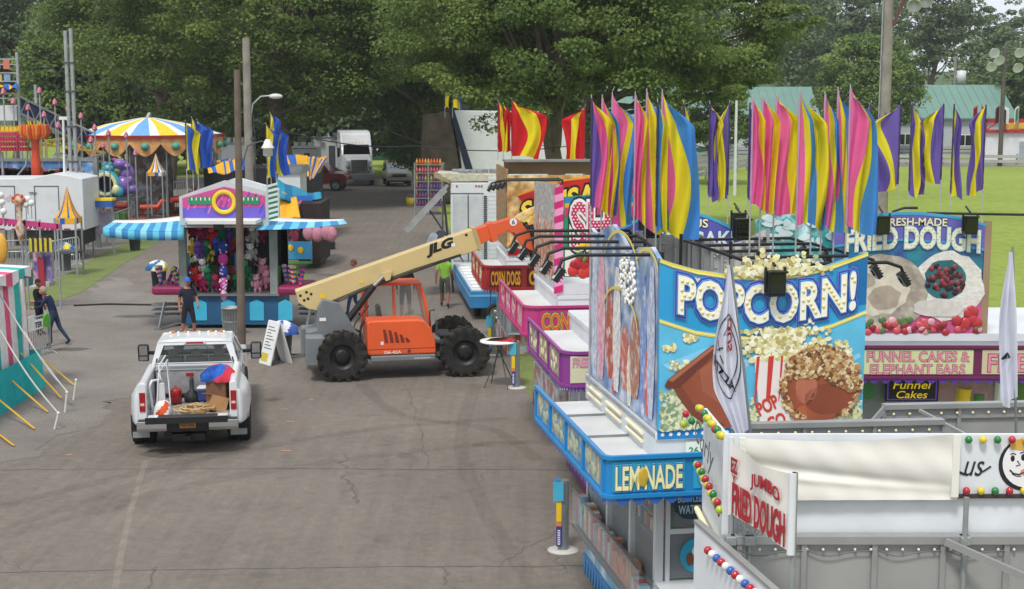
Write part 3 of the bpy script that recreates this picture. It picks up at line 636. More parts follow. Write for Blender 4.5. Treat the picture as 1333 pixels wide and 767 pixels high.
# cab
c0 = tl(477, 414, 0); c1 = tl(552, 373, 0)
b = MB(OG); gl_ = MB(mat('#a9b8ae', .06, var=0, spec=.7, alpha=.28))
xa, xb, zb, zt = c0.x, c1.x+.05, 0.9, c1.z+.03; ya, yb = .10, .98
A = [(xa, ya), (xb+.12, ya), (xb+.12, yb), (xa, yb)]; T = [(xa+.02, ya+.04), (xb-.14, ya+.04), (xb-.14, yb-.04), (xa+.02, yb-.04)]
b.prism([(xa, .75), (xb+.15, .75), (xb+.15, 1.05), (xa, 1.05)], ya, yb, 'y')
for (p, q) in zip(A, T): b.tube([(p[0], p[1], 1.05), (p[0]*.4+q[0]*.6, p[1], zb+(zt-zb)*.75), (q[0], q[1], zt)], .045, 8)
b.tube([(xa+.72, ya, 1.05), (xa+.70, ya+.03, zt)], .035, 8)
b.build('cab', TH); 
b = MB(OG); b.prism([(T[0][0]-.06, zt), (T[1][0]+.06, zt), (T[1][0]+.03, zt+.07), (T[0][0]-.03, zt+.08)], ya-.01, yb+.01, 'y'); b.build('roof', TH, .03)
for Q in ([(A[0][0], ya, 1.05), (A[1][0], ya, 1.05), (T[1][0], T[1][1], zt), (T[0][0], T[0][1], zt)], [(A[3][0], yb, 1.05), (A[2][0], yb, 1.05), (T[2][0], T[2][1], zt), (T[3][0], T[3][1], zt)],
          [(A[1][0], ya, 1.05), (A[2][0], yb, 1.05), (T[2][0], T[2][1], zt), (T[1][0], T[1][1], zt)], [(A[0][0], ya, 1.05), (A[3][0], yb, 1.05), (T[3][0], T[3][1], zt), (T[0][0], T[0][1], zt)]): gl_.add(Q, [(0, 1, 2, 3)])
gl_.build('window', TH)
b = MB(BLKP); b.prism([(xa+.35, 1.0), (xa+.30, 1.6), (xa+.38, 1.66), (xa+.48, 1.1), (xa+.85, 1.08), (xa+.85, 1.0)], .3, .75, 'y'); b.tube([(xa+1.25, .5, 1.0), (xa+1.15, .5, 1.35)], .03, 8); b.build('seat', TH, .03)
b = MB(BLKP); b.lathe([(.17, -.012), (.185, 0), (.17, .012), (.155, 0), (.17, -.012)], (0, 0, 0), 20); o = b.build('steering_wheel', TH, loc=(xa+1.12, .5, 1.38)); o.rotation_euler = (0, R(-35), 0)
b = MB(mat('#b9d84a', .7)); b.ball((xa+1.02, .35, 1.14), .16, .1, .09, 10); b.build('safety_vest', TH)
# boom
bl0, bl1 = tl(384, 378, -.0), tl(400, 402, -.0); br0, br1 = tl(615, 297, 0), tl(624, 323, 0); bm_ = tl(388, 393)
b = MB(TAN); b.prism([(bl0.x, bl0.z), (br0.x, br0.z), (br1.x, br1.z), (tl(432, 392).x, tl(432, 392).z), (tl(416, 404).x, tl(416, 404).z), (bl1.x, bl1.z+.02), (bm_.x, bm_.z)], -.20, .20, 'y'); boom = b.build('boom', TH, .02)
d = (br0-bl0).normalized(); up = Vector((-d.z, 0, d.x))
b = MB(mat('#15171b', .6, var=.1)); c = (tl(571, 321)); b.text('JLG', (c.x, -.203, c.z), .72, .28, right=d, up=up, off=.06, shear=.28); b.build('lettering', boom)
b = MB(BLKP, True)
for (px, py) in ((391, 385), (399, 380.5), (405, 383), (401, 389), (607, 306), (396, 391)): q = tl(px, py, -.2); b.cyl((q.x, -.206, q.z), (q.x, -.19, q.z), .035, n=10)
b.build('bolt', boom)
b = MB(mat('#b7a06f', .5, var=.1)); q0, q1, q2, q3 = tl(612, 296), tl(617, 295), tl(626.5, 324), tl(621.5, 326); b.prism([(q.x, q.z) for q in (q0, q1, q2, q3)], -.225, .225, 'y'); b.build('wear_collar', boom, .01)
P = lambda L_: [(tl(*q).x, tl(*q).z) for q in L_]
b = MB(OG); b.prism(P([(614, 298), (661, 284), (672, 284), (682, 296), (697, 312), (694, 326), (682, 324), (668, 306), (660, 300), (624, 318)]), -.155, .155, 'y'); eb = b.build('boom_head', TH, .02)
b = MB(OG); b.prism(P([(632, 291), (640, 289), (647, 312), (639, 315)]), -.18, .18, 'y'); b.build('collar', eb, .01)
b = MB(mat('#e9e9e6', .4), True); q = tl(666.5, 288.5); b.cyl((q.x, -.165, q.z), (q.x, -.156, q.z), .095, n=20); b.use(mat('#27345f', .5)); b.text('6', (q.x, -.168, q.z), .07, .11, off=.02); b.cyl((tl(667, 303).x, -.16, tl(667, 303).z), (tl(667, 303).x, -.15, tl(667, 303).z), .03); b.build('number_disc', eb)
b = MB(BLKP)
for y in (-.35, .35): b.prism(P([(684, 292), (690, 290), (701, 335), (694, 338)]), y-.04, y+.04, 'y')
q = tl(688, 296); b.box(q.x-.05, q.x+.05, -.5, .5, q.z-.05, q.z+.05); q = tl(696, 328); b.box(q.x-.05, q.x+.05, -.5, .5, q.z-.05, q.z+.05)
for y in (-.42, .42): q = tl(700, 336); b.bar((q.x, y, q.z), (q.x+.5, y, q.z+.02), .10, .04)
b.build('fork_carriage', TH, .01)
b = MB(BLKP, True); a_, c_ = tl(452, 418, -.28), tl(487, 372, -.28); b.cyl(a_, c_, .085); b.build('lift_cylinder', TH); b = MB(BLKP, True); b.cyl(tl(420, 412, -.3), tl(447, 424, -.3), .07); b.build('lift_cylinder', TH); b = MB(BLKP, True); b.tube([tl(418, 402, -.3), tl(430, 410, -.32), tl(444, 425, -.32), tl(470, 432, -.3)], .035, 6); b.tube([tl(560, 430, -.6), tl(559, 405, -.6), tl(566, 403, -.6)], .02, 6); b.tube([tl(600, 420, -.3), tl(603, 412, -.3)], .04, 6); b.build('hose', TH)
b = MB(CHR, True); c2 = tl(502, 357, -.28); b.cyl(c_, c2, .045); b.build('piston_rod', TH)
b = MB(TAN); b.prism(P([(496, 354), (508, 350), (506, 362), (500, 364)]), -.33, -.23, 'y'); b.build('cylinder_mount', boom)
b = MB(mat('#e8e6e0', .5)); q = tl(420, 408, -.45); b.box(q.x-.08, q.x+.08, -.428, -.422, 1.42, 1.5); b.build('warning_label', TH)

b = MB(BLKP, True)
for k in range(3): b.tube([tl(418+k*3, 398+k, -.24), tl(470, 376+2*k, -.23), tl(540, 350+2*k, -.23), tl(600, 331+k, -.23)], .014, 5)
b.tube([tl(468, 440, -.5), tl(470, 425, -.5), tl(476, 415, -.45)], .03, 6); b.tube([tl(455, 440, -.45), tl(463, 420, -.3), tl(480, 398, -.25)], .018, 5); b.build('hose', TH)
b = MB(DGR); b.box(X0-.28, X0-.04, -.95, -.55, .55, .60); b.box(X0-.28, X0-.04, -.95, -.6, .85, .90); b.cyl((X1+.12, -.35, .95), (X1+.12, -.35, 1.35), .035); b.box(X1+.02, X1+.3, -.55, -.3, .78, .86); b.build('step', TH, .01)
b = MB(mat('#e8e6e0', .5)); q = tl(590, 318, -.2); b.box(q.x-.05, q.x+.05, -.206, -.201, q.z-.06, q.z+.02); b.use(YEL if 'YEL' in globals() else mat('#f0c926', .5)); q = tl(420, 386, -.2); b.box(q.x-.07, q.x+.07, -.206, -.201, q.z-.04, q.z+.06); q = tl(470, 367, -.2); b.box(q.x-.05, q.x+.05, -.206, -.201, q.z-.03, q.z+.03); b.build('decal', boom)
# panel gaps, handles and badges on the pickup
b = MB(DGR)
for y in (2.50, 3.45, 4.55): b.box(1.0, 1.004, y, y+.012, .62, 1.28)
b.box(1.0, 1.003, 2.5, 4.6, .60, .612); b.box(-.84, .84, 2.355, 2.36, 1.44, 1.452); b.build('panel_gap', PK)
b = MB(CHR); b.box(1.0, 1.02, 2.62, 2.78, 1.12, 1.15); b.box(1.0, 1.02, 3.55, 3.71, 1.12, 1.15); b.build('door_handle', PK)
# ------------------------------------------------------------------ people
SK1 = mat('#b98468', .6, var=.04, spec=.35); HAIR = {}
def person(label, loc, face, cl, pose=None, h=1.76, hat=None, hair='#4a3a2c', skin='#b98468', shorts=False, longsleeve=False, sit=None):
    """face: heading (rad, 0 = away from the camera). cl: shirt, trousers, shoes colours"""
    J = dict(pel=(0, 0, .96), sp=(0, .005, 1.14), ch=(0, 0, 1.33), nk=(0, -.01, 1.49), hb=(0, .0, 1.57),
             sL=(-.185, -.01, 1.41), eL=(-.245, -.03, 1.13), wL=(-.255, .05, .90), sR=(.185, -.01, 1.41), eR=(.245, -.03, 1.13), wR=(.255, .05, .90),
             hL=(-.095, 0, .90), kL=(-.115, .03, .50), aL=(-.12, -.02, .09), tL=(-.14, .13, .035), hR=(.095, 0, .90), kR=(.115, .03, .50), aR=(.12, -.02, .09), tR=(.14, .13, .035))
    J.update(pose or {})
    Rd = dict(pel=(.155, .115), sp=(.145, .105), ch=(.165, .115), nk=(.058, .058), hb=(.055, .055), sL=(.07, .07), eL=(.045, .045), wL=(.030, .028), hL=(.092, .095), kL=(.063, .065), aL=(.042, .045), tL=(.040, .03))
    E = [('pel', 'sp'), ('sp', 'ch'), ('ch', 'nk'), ('nk', 'hb')]
    for s in 'LR': E += [('ch', 's'+s), ('s'+s, 'e'+s), ('e'+s, 'w'+s), ('pel', 'h'+s), ('h'+s, 'k'+s), ('k'+s, 'a'+s), ('a'+s, 't'+s)]
    k = h/1.76; names = list(J); ix = {n: i for i, n in enumerate(names)}
    me = bpy.data.meshes.new('sk'); me.from_pydata([tuple(Vector(J[n])*k) for n in names], [(ix[a], ix[b]) for a, b in E], [])
    ob = bpy.data.objects.new('sk', me); COL.objects.link(ob); ob.modifiers.new('s', 'SKIN'); ob.modifiers.new('u', 'SUBSURF').levels = 2
    for n in names:
        q = Rd.get(n) or Rd[n[:-1]+'L']; sv = me.skin_vertices[0].data[ix[n]]; sv.radius = (q[0]*k, q[1]*k); sv.use_root = (n == 'pel')
    ev = ob.evaluated_get(bpy.context.evaluated_depsgraph_get()); m2 = bpy.data.meshes.new_from_object(ev)
    V = [v.co.copy() for v in m2.vertices]; F = [list(p.vertices) for p in m2.polygons]
    bpy.data.objects.remove(ob); bpy.data.meshes.remove(me); bpy.data.meshes.remove(m2)
    ms = mat(skin, .6, var=.05, spec=.35); mS, mT, mF = FB(cl[0]), FB(cl[1]), mat(cl[2], .7)
    def region(c):
        best = None
        for a, b_ in E:
            A, B = Vector(J[a])*k, Vector(J[b_])*k; t = max(0, min(1, (c-A).dot(B-A)/(B-A).length_squared)); d = (c-A.lerp(B, t)).length/(1 if a in ('ch', 'sp', 'pel') else .75)
            if best is None or d < best[0]: best = (d, a, b_, t)
        _, a, b_, t = best; s = a[0]+b_[0]
        if b_ == 'hb' or (a == 'ch' and b_ == 'nk' and t > .8): return ms
        if a in ('ch', 'sp') or b_ in ('sp',): return mS if not (a == 'pel' and t < .1) else mT
        if b_[:-1] == 's': return mS
        if a[:-1] == 's': return mS if longsleeve or t < .62 else ms
        if a[:-1] == 'e': return mS if longsleeve else ms
        if a == 'pel' or a[:-1] == 'h': return mT
        if a[:-1] == 'k': return (ms if (shorts and t > .08) else mT) if t < .9 else mF
        return mF
    b = MB(ms, True)
    for v_ in V: pass
    b.v = [tuple(v) for v in V]
    for f in F:
        c = sum((V[i] for i in f), Vector())/len(f); b.use(region(c)); b.f.append(f); b.fm.append(b.cur); b.fs.append(True)
    b.use(ms); hd = Vector(J['hb'])*k+Vector((0, .015, .095))*k
    b.ball(hd, .076*k, .095*k, .118*k, 14); b.ball(hd+Vector((0, .06, -.05))*k, .05*k, .045*k, .05*k, 10)
    b.tube([hd+Vector((0, .085, .01))*k, hd+Vector((0, .118, -.025))*k, hd+Vector((0, .095, -.035))*k], [.012*k, .017*k, .01*k], 6)
    for s in (-1, 1): b.ball(hd+Vector((s*.077, -.005, -.01))*k, .014*k, .022*k, .032*k, 8)
    b.use(mat('#241c1a', .4))
    for s in (-1, 1): b.ball(hd+Vector((s*.032, .088, .012))*k, .012*k, .006*k, .008*k, 6)
    b.use(mat('#8a4a42', .6)); b.ball(hd+Vector((0, .098, -.062))*k, .024*k, .006*k, .006*k, 6)
    b.use(ms)
    for s in 'LR':       # hands: palm and five curled fingers
        w = Vector(J['w'+s])*k; d = (w-Vector(J['e'+s])*k).normalized(); sx = -1 if s == 'L' else 1; sd = Vector((0, 1, 0)); sd = (sd-d*sd.dot(d)).normalized(); pn = d.cross(sd)*-sx
        b.tube([w-d*.03*k, w+d*.03*k, w+d*.09*k], [.026*k, .036*k, .030*k], 8)
        for q, ln in enumerate((.075, .085, .08, .062)):
            o = w+d*.08*k+sd*(.030-.02*q)*k; b.tube([o, o+(d*.55+pn*.10).normalized()*ln*.5*k, o+d*ln*.75*k+pn*.032*k], [.0105*k, .0095*k, .007*k], 6)
        o = w+d*.025*k+sd*.03*k; b.tube([o, o+(d*.5+sd*.6)*.055*k, o+(d*.9+sd*.6)*.07*k], [.013*k, .011*k, .008*k], 6)
    e = b.build('person', loc=loc); e.rotation_euler.z = face; tag(e, label, 'person')
    if hair:
        c = MB(mat(hair, .85, var=.2, sc=20, bump=.6, bsc=60), True)
        def hf(u, v):
            a = u*2*math.pi; t = v*math.pi*(.40+.22*(0.5-.5*math.sin(a))); return hd+Vector((.084*math.sin(t)*math.cos(a), .104*math.sin(t)*math.sin(a)-.006, .128*math.cos(t)))*k
        c.grid(hf, 18, 8); c.build('hair', e)
    if hat:
        c = MB(mat(hat, .7, var=.06), True); c.grid(lambda u, v: hd+Vector((.092*math.sin(v*1.5)*math.cos(u*6.2832), .112*math.sin(v*1.5)*math.sin(u*6.2832), .035+.115*math.cos(v*1.5)))*k, 18, 7)
        c.add([hd+Vector(q)*k for q in ((-.07, .07, .045), (.07, .07, .045), (.06, .17, .025), (-.06, .17, .025), (-.07, .07, .052), (.07, .07, .052), (.06, .17, .033), (-.06, .17, .033))], [(0, 1, 2, 3), (7, 6, 5, 4), (0, 4, 5, 1), (2, 6, 7, 3), (0, 3, 7, 4), (1, 5, 6, 2)]); c.build('cap', e)
    return e
walkL = dict(kL=(-.11, .14, .50), aL=(-.12, .20, .11), tL=(-.13, .35, .05), kR=(.11, .02, .50), aR=(.12, -.20, .12), tR=(.13, -.07, .035), eL=(-.25, -.10, 1.14), wL=(-.26, -.10, .91), eR=(.25, .03, 1.13), wR=(.26, .17, .94))
p = gp(579, 401); person('man in a lime green shirt and grey shorts walking away down the midway', (p.x, p.y, 0), R(-3), ('#7fae3e', '#56544f', '#2b2826'), walkL, 1.80, None, '#2a231e', '#8a5a45', shorts=True)
p = gp(528, 416); person('man in a black hooded top and dark shorts seen behind the orange cab', (p.x, p.y, 0), R(188), ('#15161a', '#2c2f3a', '#22252c'), dict(eL=(-.27, .02, 1.14), eR=(.27, .02, 1.14)), 1.82, None, '#231a15', '#8c6450', shorts=True, longsleeve=True)
p = gp(462, 412); person('man in blue jeans standing behind the cream boom', (p.x, p.y, 0), R(80), ('#33363c', '#3b5476', '#33302c'), walkL, 1.80, None, '#7a4a34', '#b98468')
p = gp(246, 441); person('man with a bright blue cap and dark sleeveless shirt beside the game booth', (p.x, p.y, 0), R(205), ('#232a3a', '#2c2a30', '#9a9a98'), dict(eL=(-.26, .03, 1.14), wL=(-.24, .2, 1.0), kL=(-.15, .06, .5), aL=(-.17, -.03, .09), tL=(-.2, .1, .035), kR=(.15, .03, .5), aR=(.19, -.02, .09), tR=(.22, .1, .035)), 1.74, '#2a5fc0', None, '#a5705a', shorts=True)
lean = dict(sp=(0, .06, 1.13), ch=(0, .15, 1.30), nk=(0, .22, 1.43), hb=(0, .27, 1.49), sL=(-.18, .15, 1.37), sR=(.18, .15, 1.37), eL=(-.22, .30, 1.14), wL=(-.16, .52, 1.10), eR=(.2, .38, 1.22), wR=(.12, .60, 1.25),
            kL=(-.10, .10, .52), aL=(-.11, .08, .09), tL=(-.12, .22, .035), kR=(.10, -.12, .50), aR=(.12, -.38, .12), tR=(.13, -.25, .035), pel=(0, 0, .95))
p = gp(72, 450); person('grey haired man in a navy jacket and jeans leaning toward the barrier', (p.x, p.y, 0), R(90), ('#252c4d', '#2f4157', '#1f1d1d'), lean, 1.72, None, '#9a917f', '#b98468', longsleeve=True)
p = gp(52, 436); person('dark haired person in a black top facing the man in the navy jacket', (p.x, p.y, 0), R(-100), ('#16161b', '#1b1b22', '#151515'), dict(wR=(.24, .28, 1.12), eR=(.25, .10, 1.16)), 1.62, None, '#1a1412', '#8a5f4b', longsleeve=True)
# ------------------------------------------------------------------ concession trailers
WP = mat('#cfd3d6', .45, var=.05, dirt=.10, sc=1.2); TRAY = mat('#d3d6d6', .4, var=.06, dirt=.14, sc=1.1); GP_ = mat('#a5a6a6', .5, 0, var=.10, dirt=.18, sc=1.3); CRM = mat('#e9dfb4', .5, var=.05)
YEL = mat('#f0c926', .5, var=.05); INK = mat('#15151a', .5, var=.05); BULB = mat('#fff3cf', .3, var=0); MIR = mat('#3a4144', .12, .0, var=.1, spec=.8); PLEX = mat('#e4eef2', .05, var=0, spec=.8, alpha=.16)
def arc(cx, cy, r, a0, a1, n=8): return [(cx+r*math.cos(R(a0+(a1-a0)*i/n)), cy+r*math.sin(R(a0+(a1-a0)*i/n))) for i in range(n+1)]
def band(b, path, z0, z1, t=.03, closed=False):
    """upright strip along a 2D path, t thick to the outside (left of travel is inside)"""
    n = len(path); P = [Vector(p) for p in path]; nr = []
    for i in range(n):
        d = (P[min(i+1, n-1)]-P[max(i-1, 0)]).normalized(); nr.append(Vector((d.y, -d.x)))
    vs = [(p.x, p.y, z) for p in P for z in (z0, z1)]+[(p.x+q.x*t, p.y+q.y*t, z) for p, q in zip(P, nr) for z in (z0, z1)]
    m = 2*n; fs = []
    for i in range(n-1):
        a, b_ = 2*i, 2*i+2; fs += [(a, b_, b_+1, a+1), (m+a, m+a+1, m+b_+1, m+b_), (a+1, b_+1, m+b_+1, m+a+1), (a, m+a, m+b_, b_)]
    fs += [(0, 1, m+1, m), (2*n-2, m+2*n-2, m+2*n-1, 2*n-1)]
    b.add(vs, fs, False)
def curve_band(b, top, h, y, t=.006):   # (x,z) polyline thickened downwards by h, facing -y
    b.prism(list(top)+[(x, z-h) for x, z in reversed(top)], y-t, y, 'y')
def fleck(b, q, pts_fn, n, r, mats, y, t=.006, sy=1, seed=0):
    for k in range(n):
        x, z = pts_fn(q); s = r*q.uniform(.6, 1.3); b.use(q.choice(mats)); m = q.randint(5, 8); a0 = q.uniform(0, 6)
        b.prism([(x+s*q.uniform(.7, 1.1)*math.cos(a0+6.283*i/m), z+s*q.uniform(.6, 1.05)*math.sin(a0+6.283*i/m)*sy) for i in range(m)], y-t*q.uniform(.4, 1), y+.001, 'y')
def blobp(q, x, z, rx, rz, n=14, w=.12): return [(x+rx*q.uniform(1-w, 1+w)*math.cos(6.283*i/n), z+rz*q.uniform(1-w, 1+w)*math.sin(6.283*i/n)) for i in range(n)]
def inside_text(st, w, h, step, off=-.012):
    V, F, bb = _text(st, off, 0); b0 = _text(st, 0, 0)[2]; sx, sy = w/(b0[2]-b0[0]), h/(b0[3]-b0[1]); cx, cy = (b0[0]+b0[2])/2, (b0[1]+b0[3])/2
    A = np.array([((x-cx)*sx, (y-cy)*sy) for x, y in V]); out = []
    T = [(A[f[0]], A[f[i]], A[f[i+1]]) for f in F for i in range(1, len(f)-1)]
    P = []
    z = -h/2; row = 0
    while z <= h/2:
        x = -w/2+(step/2 if row % 2 else 0)
        while x <= w/2: P.append((x, z)); x += step
        z += step*.86; row += 1
    P = np.array(P); ok = np.zeros(len(P), bool)
    for a, b_, c in T:
        d1 = (P[:, 0]-b_[0])*(a[1]-b_[1])-(a[0]-b_[0])*(P[:, 1]-b_[1]); d2 = (P[:, 0]-c[0])*(b_[1]-c[1])-(b_[0]-c[0])*(P[:, 1]-c[1]); d3 = (P[:, 0]-a[0])*(c[1]-a[1])-(c[0]-a[0])*(P[:, 1]-a[1])
        ok |= ((d1 >= 0) & (d2 >= 0) & (d3 >= 0)) | ((d1 <= 0) & (d2 <= 0) & (d3 <= 0))
    return P[ok]
def trailer(label, C, rz, Wd, D, col, trim, oL=.75, oF=.65, zt=3.0, fh=.46, zr=3.1, side_panels=4, texts=(), group='food trailers lining the midway', hem=None, Wf=None, left=True, pcols=None, lower='#3c7fb5', pm=None, rc=.25):
    T = thing('food_trailer', label, 'food trailer', (C[0], C[1], 0), rz, group); Wf = Wf or Wd
    MC = mat(col, .38, var=.05, dirt=.08, sc=1.5, coat=.2); MT_ = mat(trim, .38, var=.05, sc=2, coat=.2)
    b = MB(WP); b.box(0, Wd, 0, .06, .45, 1.30); b.box(0, .06, .06, D, .45, 1.2); b.box(Wd-.06, Wd, .06, D, .45, zr-.1); b.box(0, Wd, D-.06, D, .45, zr-.1); b.box(0, Wd, .0, .06, 2.42, zr-.1); b.box(0, .06, .06, D, 2.42, zr-.1)
    for x in (0, Wd-.1): b.box(x, x+.1, 0, .1, 1.3, 2.42)
    b.box(Wd*.56, Wd*.56+.08, 0, .06, 1.3, 2.42)
    for k in (1, 2): b.box(0, .07, D*k/3-.04, D*k/3+.04, 1.2, 2.42)
    b.build('body', T, .006)
    b = MB(mat('#9a9488', .6, var=.2, sc=2)); b.box(.06, Wd-.06, .06, D-.06, .60, .64); b.build('floor', T)
    b = MB(mat(lower, .5, var=.3, sc=3, col2='#d5dfe6')); b.box(.02, Wd-.02, -.012, .0, .5, 1.26); b.box(-.012, 0, .02, D-.02, .5, 1.18); b.build('lower_panel', T)
    b = MB(MC)       # zigzag skirt
    n = int(D/.16); 
    for k in range(n): y = k*D/n; b.prism([(y, .52), (y+D/n, .52), (y+D/n*.5, .22)], -.04, -.02, 'x')
    n = int(Wd/.16)
    for k in range(n): x = k*Wd/n; b.prism([(x, .52), (x+Wd/n, .52), (x+Wd/n*.5, .22)], -.04, -.02, 'y')
    b.build('skirt', T)
    b = MB(WP); b.box(-.0, Wd, -.32, 0, 1.27, 1.31); b.build('counter', T, .01)
    b = MB(STL); 
    for z in (1.55, 1.85, 2.15): b.box(.3, Wd-.3, D-.4, D-.1, z, z+.02); b.box(.25, .55, .5, D-.5, z-.05, z-.03)
    b.build('shelf', T)
    q = random.Random(hash(label) % 999 if False else len(label)); b = MB(None)
    for k in range(60):
        b.use(mat(q.choice(['#b8452f', '#e0d9c8', '#3d7fae', '#d9a72e', '#7d4a28', '#d77fa4', '#58803c', '#2c2c2c']), .5)); z = q.choice((1.57, 1.87, 2.17)); x = q.uniform(.35, Wd-.4); s = q.uniform(.05, .1); b.box(x, x+s, D-.36, D-.3, z, z+q.uniform(.08, .2))
        if k % 2: y = q.uniform(.5, D-.6); b.box(.3, .45, y, y+s, z-.03, z+.12)
    b.build('stock', T)
    g = MB(PLEX); g.box(.1, Wd*.56, .02, .03, 1.32, 2.42); g.box(.02, .03, .1, D-.1, 1.22, 2.42); g.build('window', T)
    b = MB(WP); b.box(-.02, Wd+.02, -.02, D+.02, zr-.1, zr); b.build('roof', T, .02)
    # awning tray with fascia
    path = ([(-oL, D*.93)] if left else [])+([(-oL, -oF+rc)]+arc(-oL+rc, -oF+rc, rc, 180, 270, 8) if left else [(-.02, -oF)])+[(Wf, -oF)]
    aw = MB(TRAY); poly = path+[(Wf, 0), (0, 0), (0, D*.93)] if left else path+[(Wf, 0), (-.02, 0)]
    aw.prism(poly, zt-.26, zt-.23, 'z'); A = aw.build('awning', T)
    b = MB(MC); band(b, path, zt-.03, zt+.02, .05); band(b, path, zt-fh, zt-fh+.05, .05); band(b, path, zt-fh+.05, zt-.03, .012); 
    if left:
        for k in range(side_panels+1): y = D*.93-(D*.93+oF-rc)*k/side_panels; b.box(-oL-.045, -oL, y-.03, y+.03, zt-fh, zt)
    fx = -oL+rc if left else 0
    npn = max(1, len(texts)); seg = (Wf-fx)/npn
    bounds = [t[5] if len(t) > 5 else None for t in texts]
    b.build('fascia', T, .004)
    b = MB(MT_); n = int(6+len(path)); tot = 0; hz = zt-fh
    pl = [Vector(p) for p in path]; 
    for i in range(len(pl)-1):        # scalloped hem
        L_ = (pl[i+1]-pl[i]).length; k = max(1, int(L_/.18)); d = (pl[i+1]-pl[i])/k; nn = Vector((d.y, -d.x)).normalized()*.03
        for j in range(k):
            p = pl[i]+d*j+nn; vs = [(p.x, p.y, hz+.02), (p.x+d.x, p.y+d.y, hz+.02)]+[(p.x+d.x*t, p.y+d.y*t, hz-.01-.07*math.sin(math.pi*t)) for t in (1, .8, .6, .4, .2, 0)]; b.add(vs, [tuple(range(8))])
    b.build('hem', T)
    if left:
        q = random.Random(4); b = MB(None)
        for k in range(side_panels):
            y0 = D*.93-(D*.93+oF-rc)*(k+1)/side_panels+.09; y1 = D*.93-(D*.93+oF-rc)*k/side_panels-.09
            b.use(mat((pcols or ['#8a8f8c', '#a99f86'])[k % 2], .5, var=.35, sc=7, col2='#cbb98e')); b.box(-oL-.022, -oL-.013, y0, y1, zt-fh+.085, zt-.065)
            b.use(pm or CRM)
            for j in range(5): b.ball((-oL-.022, q.uniform(y0+.1, y1-.1), q.uniform(zt-fh+.16, zt-.14)), .006, .09, .07, 8)
        b.build('picture_panel', T)
    for (st, x0, x1, bgc, layers) in texts:
        b = MB(mat(bgc, .45, var=.04)); b.box(x0, x1, -oF-.024, -oF-.013, zt-fh+.075, zt-.055)
        cx, w, h = (x0+x1)/2, (x1-x0)*.92, fh*.55; rows = st.split('\n'); y = -oF-.024
        for li, (c, off) in enumerate(layers):
            b.use(mat(c, .45, var=0))
            for ri, rw in enumerate(rows):
                hh = h if len(rows) == 1 else h*.56; zc = zt-fh/2-.005+(0 if len(rows) == 1 else (.5-ri)*h*.72); ww = w if len(rows) == 1 else w*(len(rw)/max(len(r_) for r_ in rows))
                b.text(rw, (cx, y-.004*li, zc), ww, hh, off=off, ext=.005)
        b.build('lettering', T)
    return T
def lamp(b, c, s=.13, ang=0):
    M = Matrix.Translation(c)@Matrix.Rotation(ang, 4, 'X'); b.box(-s, s, -s*.7, s*.7, -s*1.2, s*1.2, M); b.box(-s*.8, s*.8, -s*.9, -s*.7, -s, s, M)
def flood_arm(T, a, c, drop=.22, name='floodlight_arm', head=True, s=.07):
    """black tube from a (root) to c (tip), with a lamp bracket at the tip, local coordinates"""
    b = MB(BLKP, True); a, c = Vector(a), Vector(c); d = (c-a).normalized(); k = c-d*.18
    b.tube([a, k, c+Vector((0, 0, -.06)), c+d*.06+Vector((0, 0, -drop))], .022, 7); o = b.build(name, T)
    if head:
        b = MB(BLKP); e = c+d*.03+Vector((0, -.0, -drop)); M = Matrix.Translation(e)@Matrix.Rotation(R(35)*(1 if d.x < 0 else -1), 4, 'Y')
        b.box(-.03, .035, -.06, .06, -.10, .08, M); b.box(-.05, -.03, -.02, .02, -.04, .04, M)
        for z in (-.07, -.03, .01, .05): b.box(.035, .06, -.05, .05, z, z+.012, M)
        b.use(mat('#cfd2d0', .15, .6, var=0)); b.box(-.036, -.031, -.05, .05, -.085, .065, M); b.build('floodlight', o, .008)
    return o
def hang_lamp(T, c, s=.85):
    b = MB(BLKP); c = Vector(c); b.bar(c+Vector((0, .25, .28)), c+Vector((0, 0, .20)), .025); b.box(c.x-.12*s, c.x+.12*s, c.y-.09*s, c.y+.09*s, c.z-.17*s, c.z+.17*s); b.box(c.x-.15*s, c.x-.12*s, c.y-.02, c.y+.02, c.z-.1, c.z+.22*s); b.box(c.x+.12*s, c.x+.15*s, c.y-.02, c.y+.02, c.z-.1, c.z+.22*s)
    b.box(c.x-.13*s, c.x+.13*s, c.y-.16*s, c.y-.09*s, c.z+.15*s, c.z+.18*s); b.use(DGL); b.box(c.x-.10*s, c.x+.10*s, c.y-.10*s, c.y-.09*s, c.z-.14*s, c.z+.14*s)
    return b.build('floodlight', T, .008)
# ===== popcorn trailer
C_ = gp(855, 563, 3.1); BL = '#1f86c6'
POP = trailer('blue trailer nearest the camera with the big POPCORN! signboard and LEMONADE fascia', C_, R(10), 2.5, 3.6, BL, '#2d66b4', .75, .65, 3.0, .47, 3.1, 4,
    [('LEM NADE', -.69, .14, '#2aa3c9', [('#1c62a8', .10), ('#79c7d8', .075), ('#1c62a8', .055), ('#f3efb0', .022)]), ('COTTON CANDY', .24, 1.9, '#2aa3c9', [('#1c62a8', .10), ('#79c7d8', .075), ('#1c62a8', .055), ('#f3efb0', .022)])], lower='#7fb0cc', rc=.09, pcols=['#5f8fae', '#7a9aa6'], pm=mat('#b3bba0', .5))
b = MB(mat('#c9a93a', .5, var=.2, sc=20), True); b.ball((-.345, -.69, 2.765), .060, .012, .115, 14); b.build('lemon', POP)
S = lambda px, py: ((px-855)/262*2.5, 3.1+(556-py)/218*2.02)
def sg(T, name, fn): b = MB(None); fn(b); return b.build(name, T)
top = [S(855, 337), S(870, 343), S(900, 352), S(940, 359), S(985, 362), S(1030, 359), S(1070, 350), S(1100, 340), S(1117, 334)]
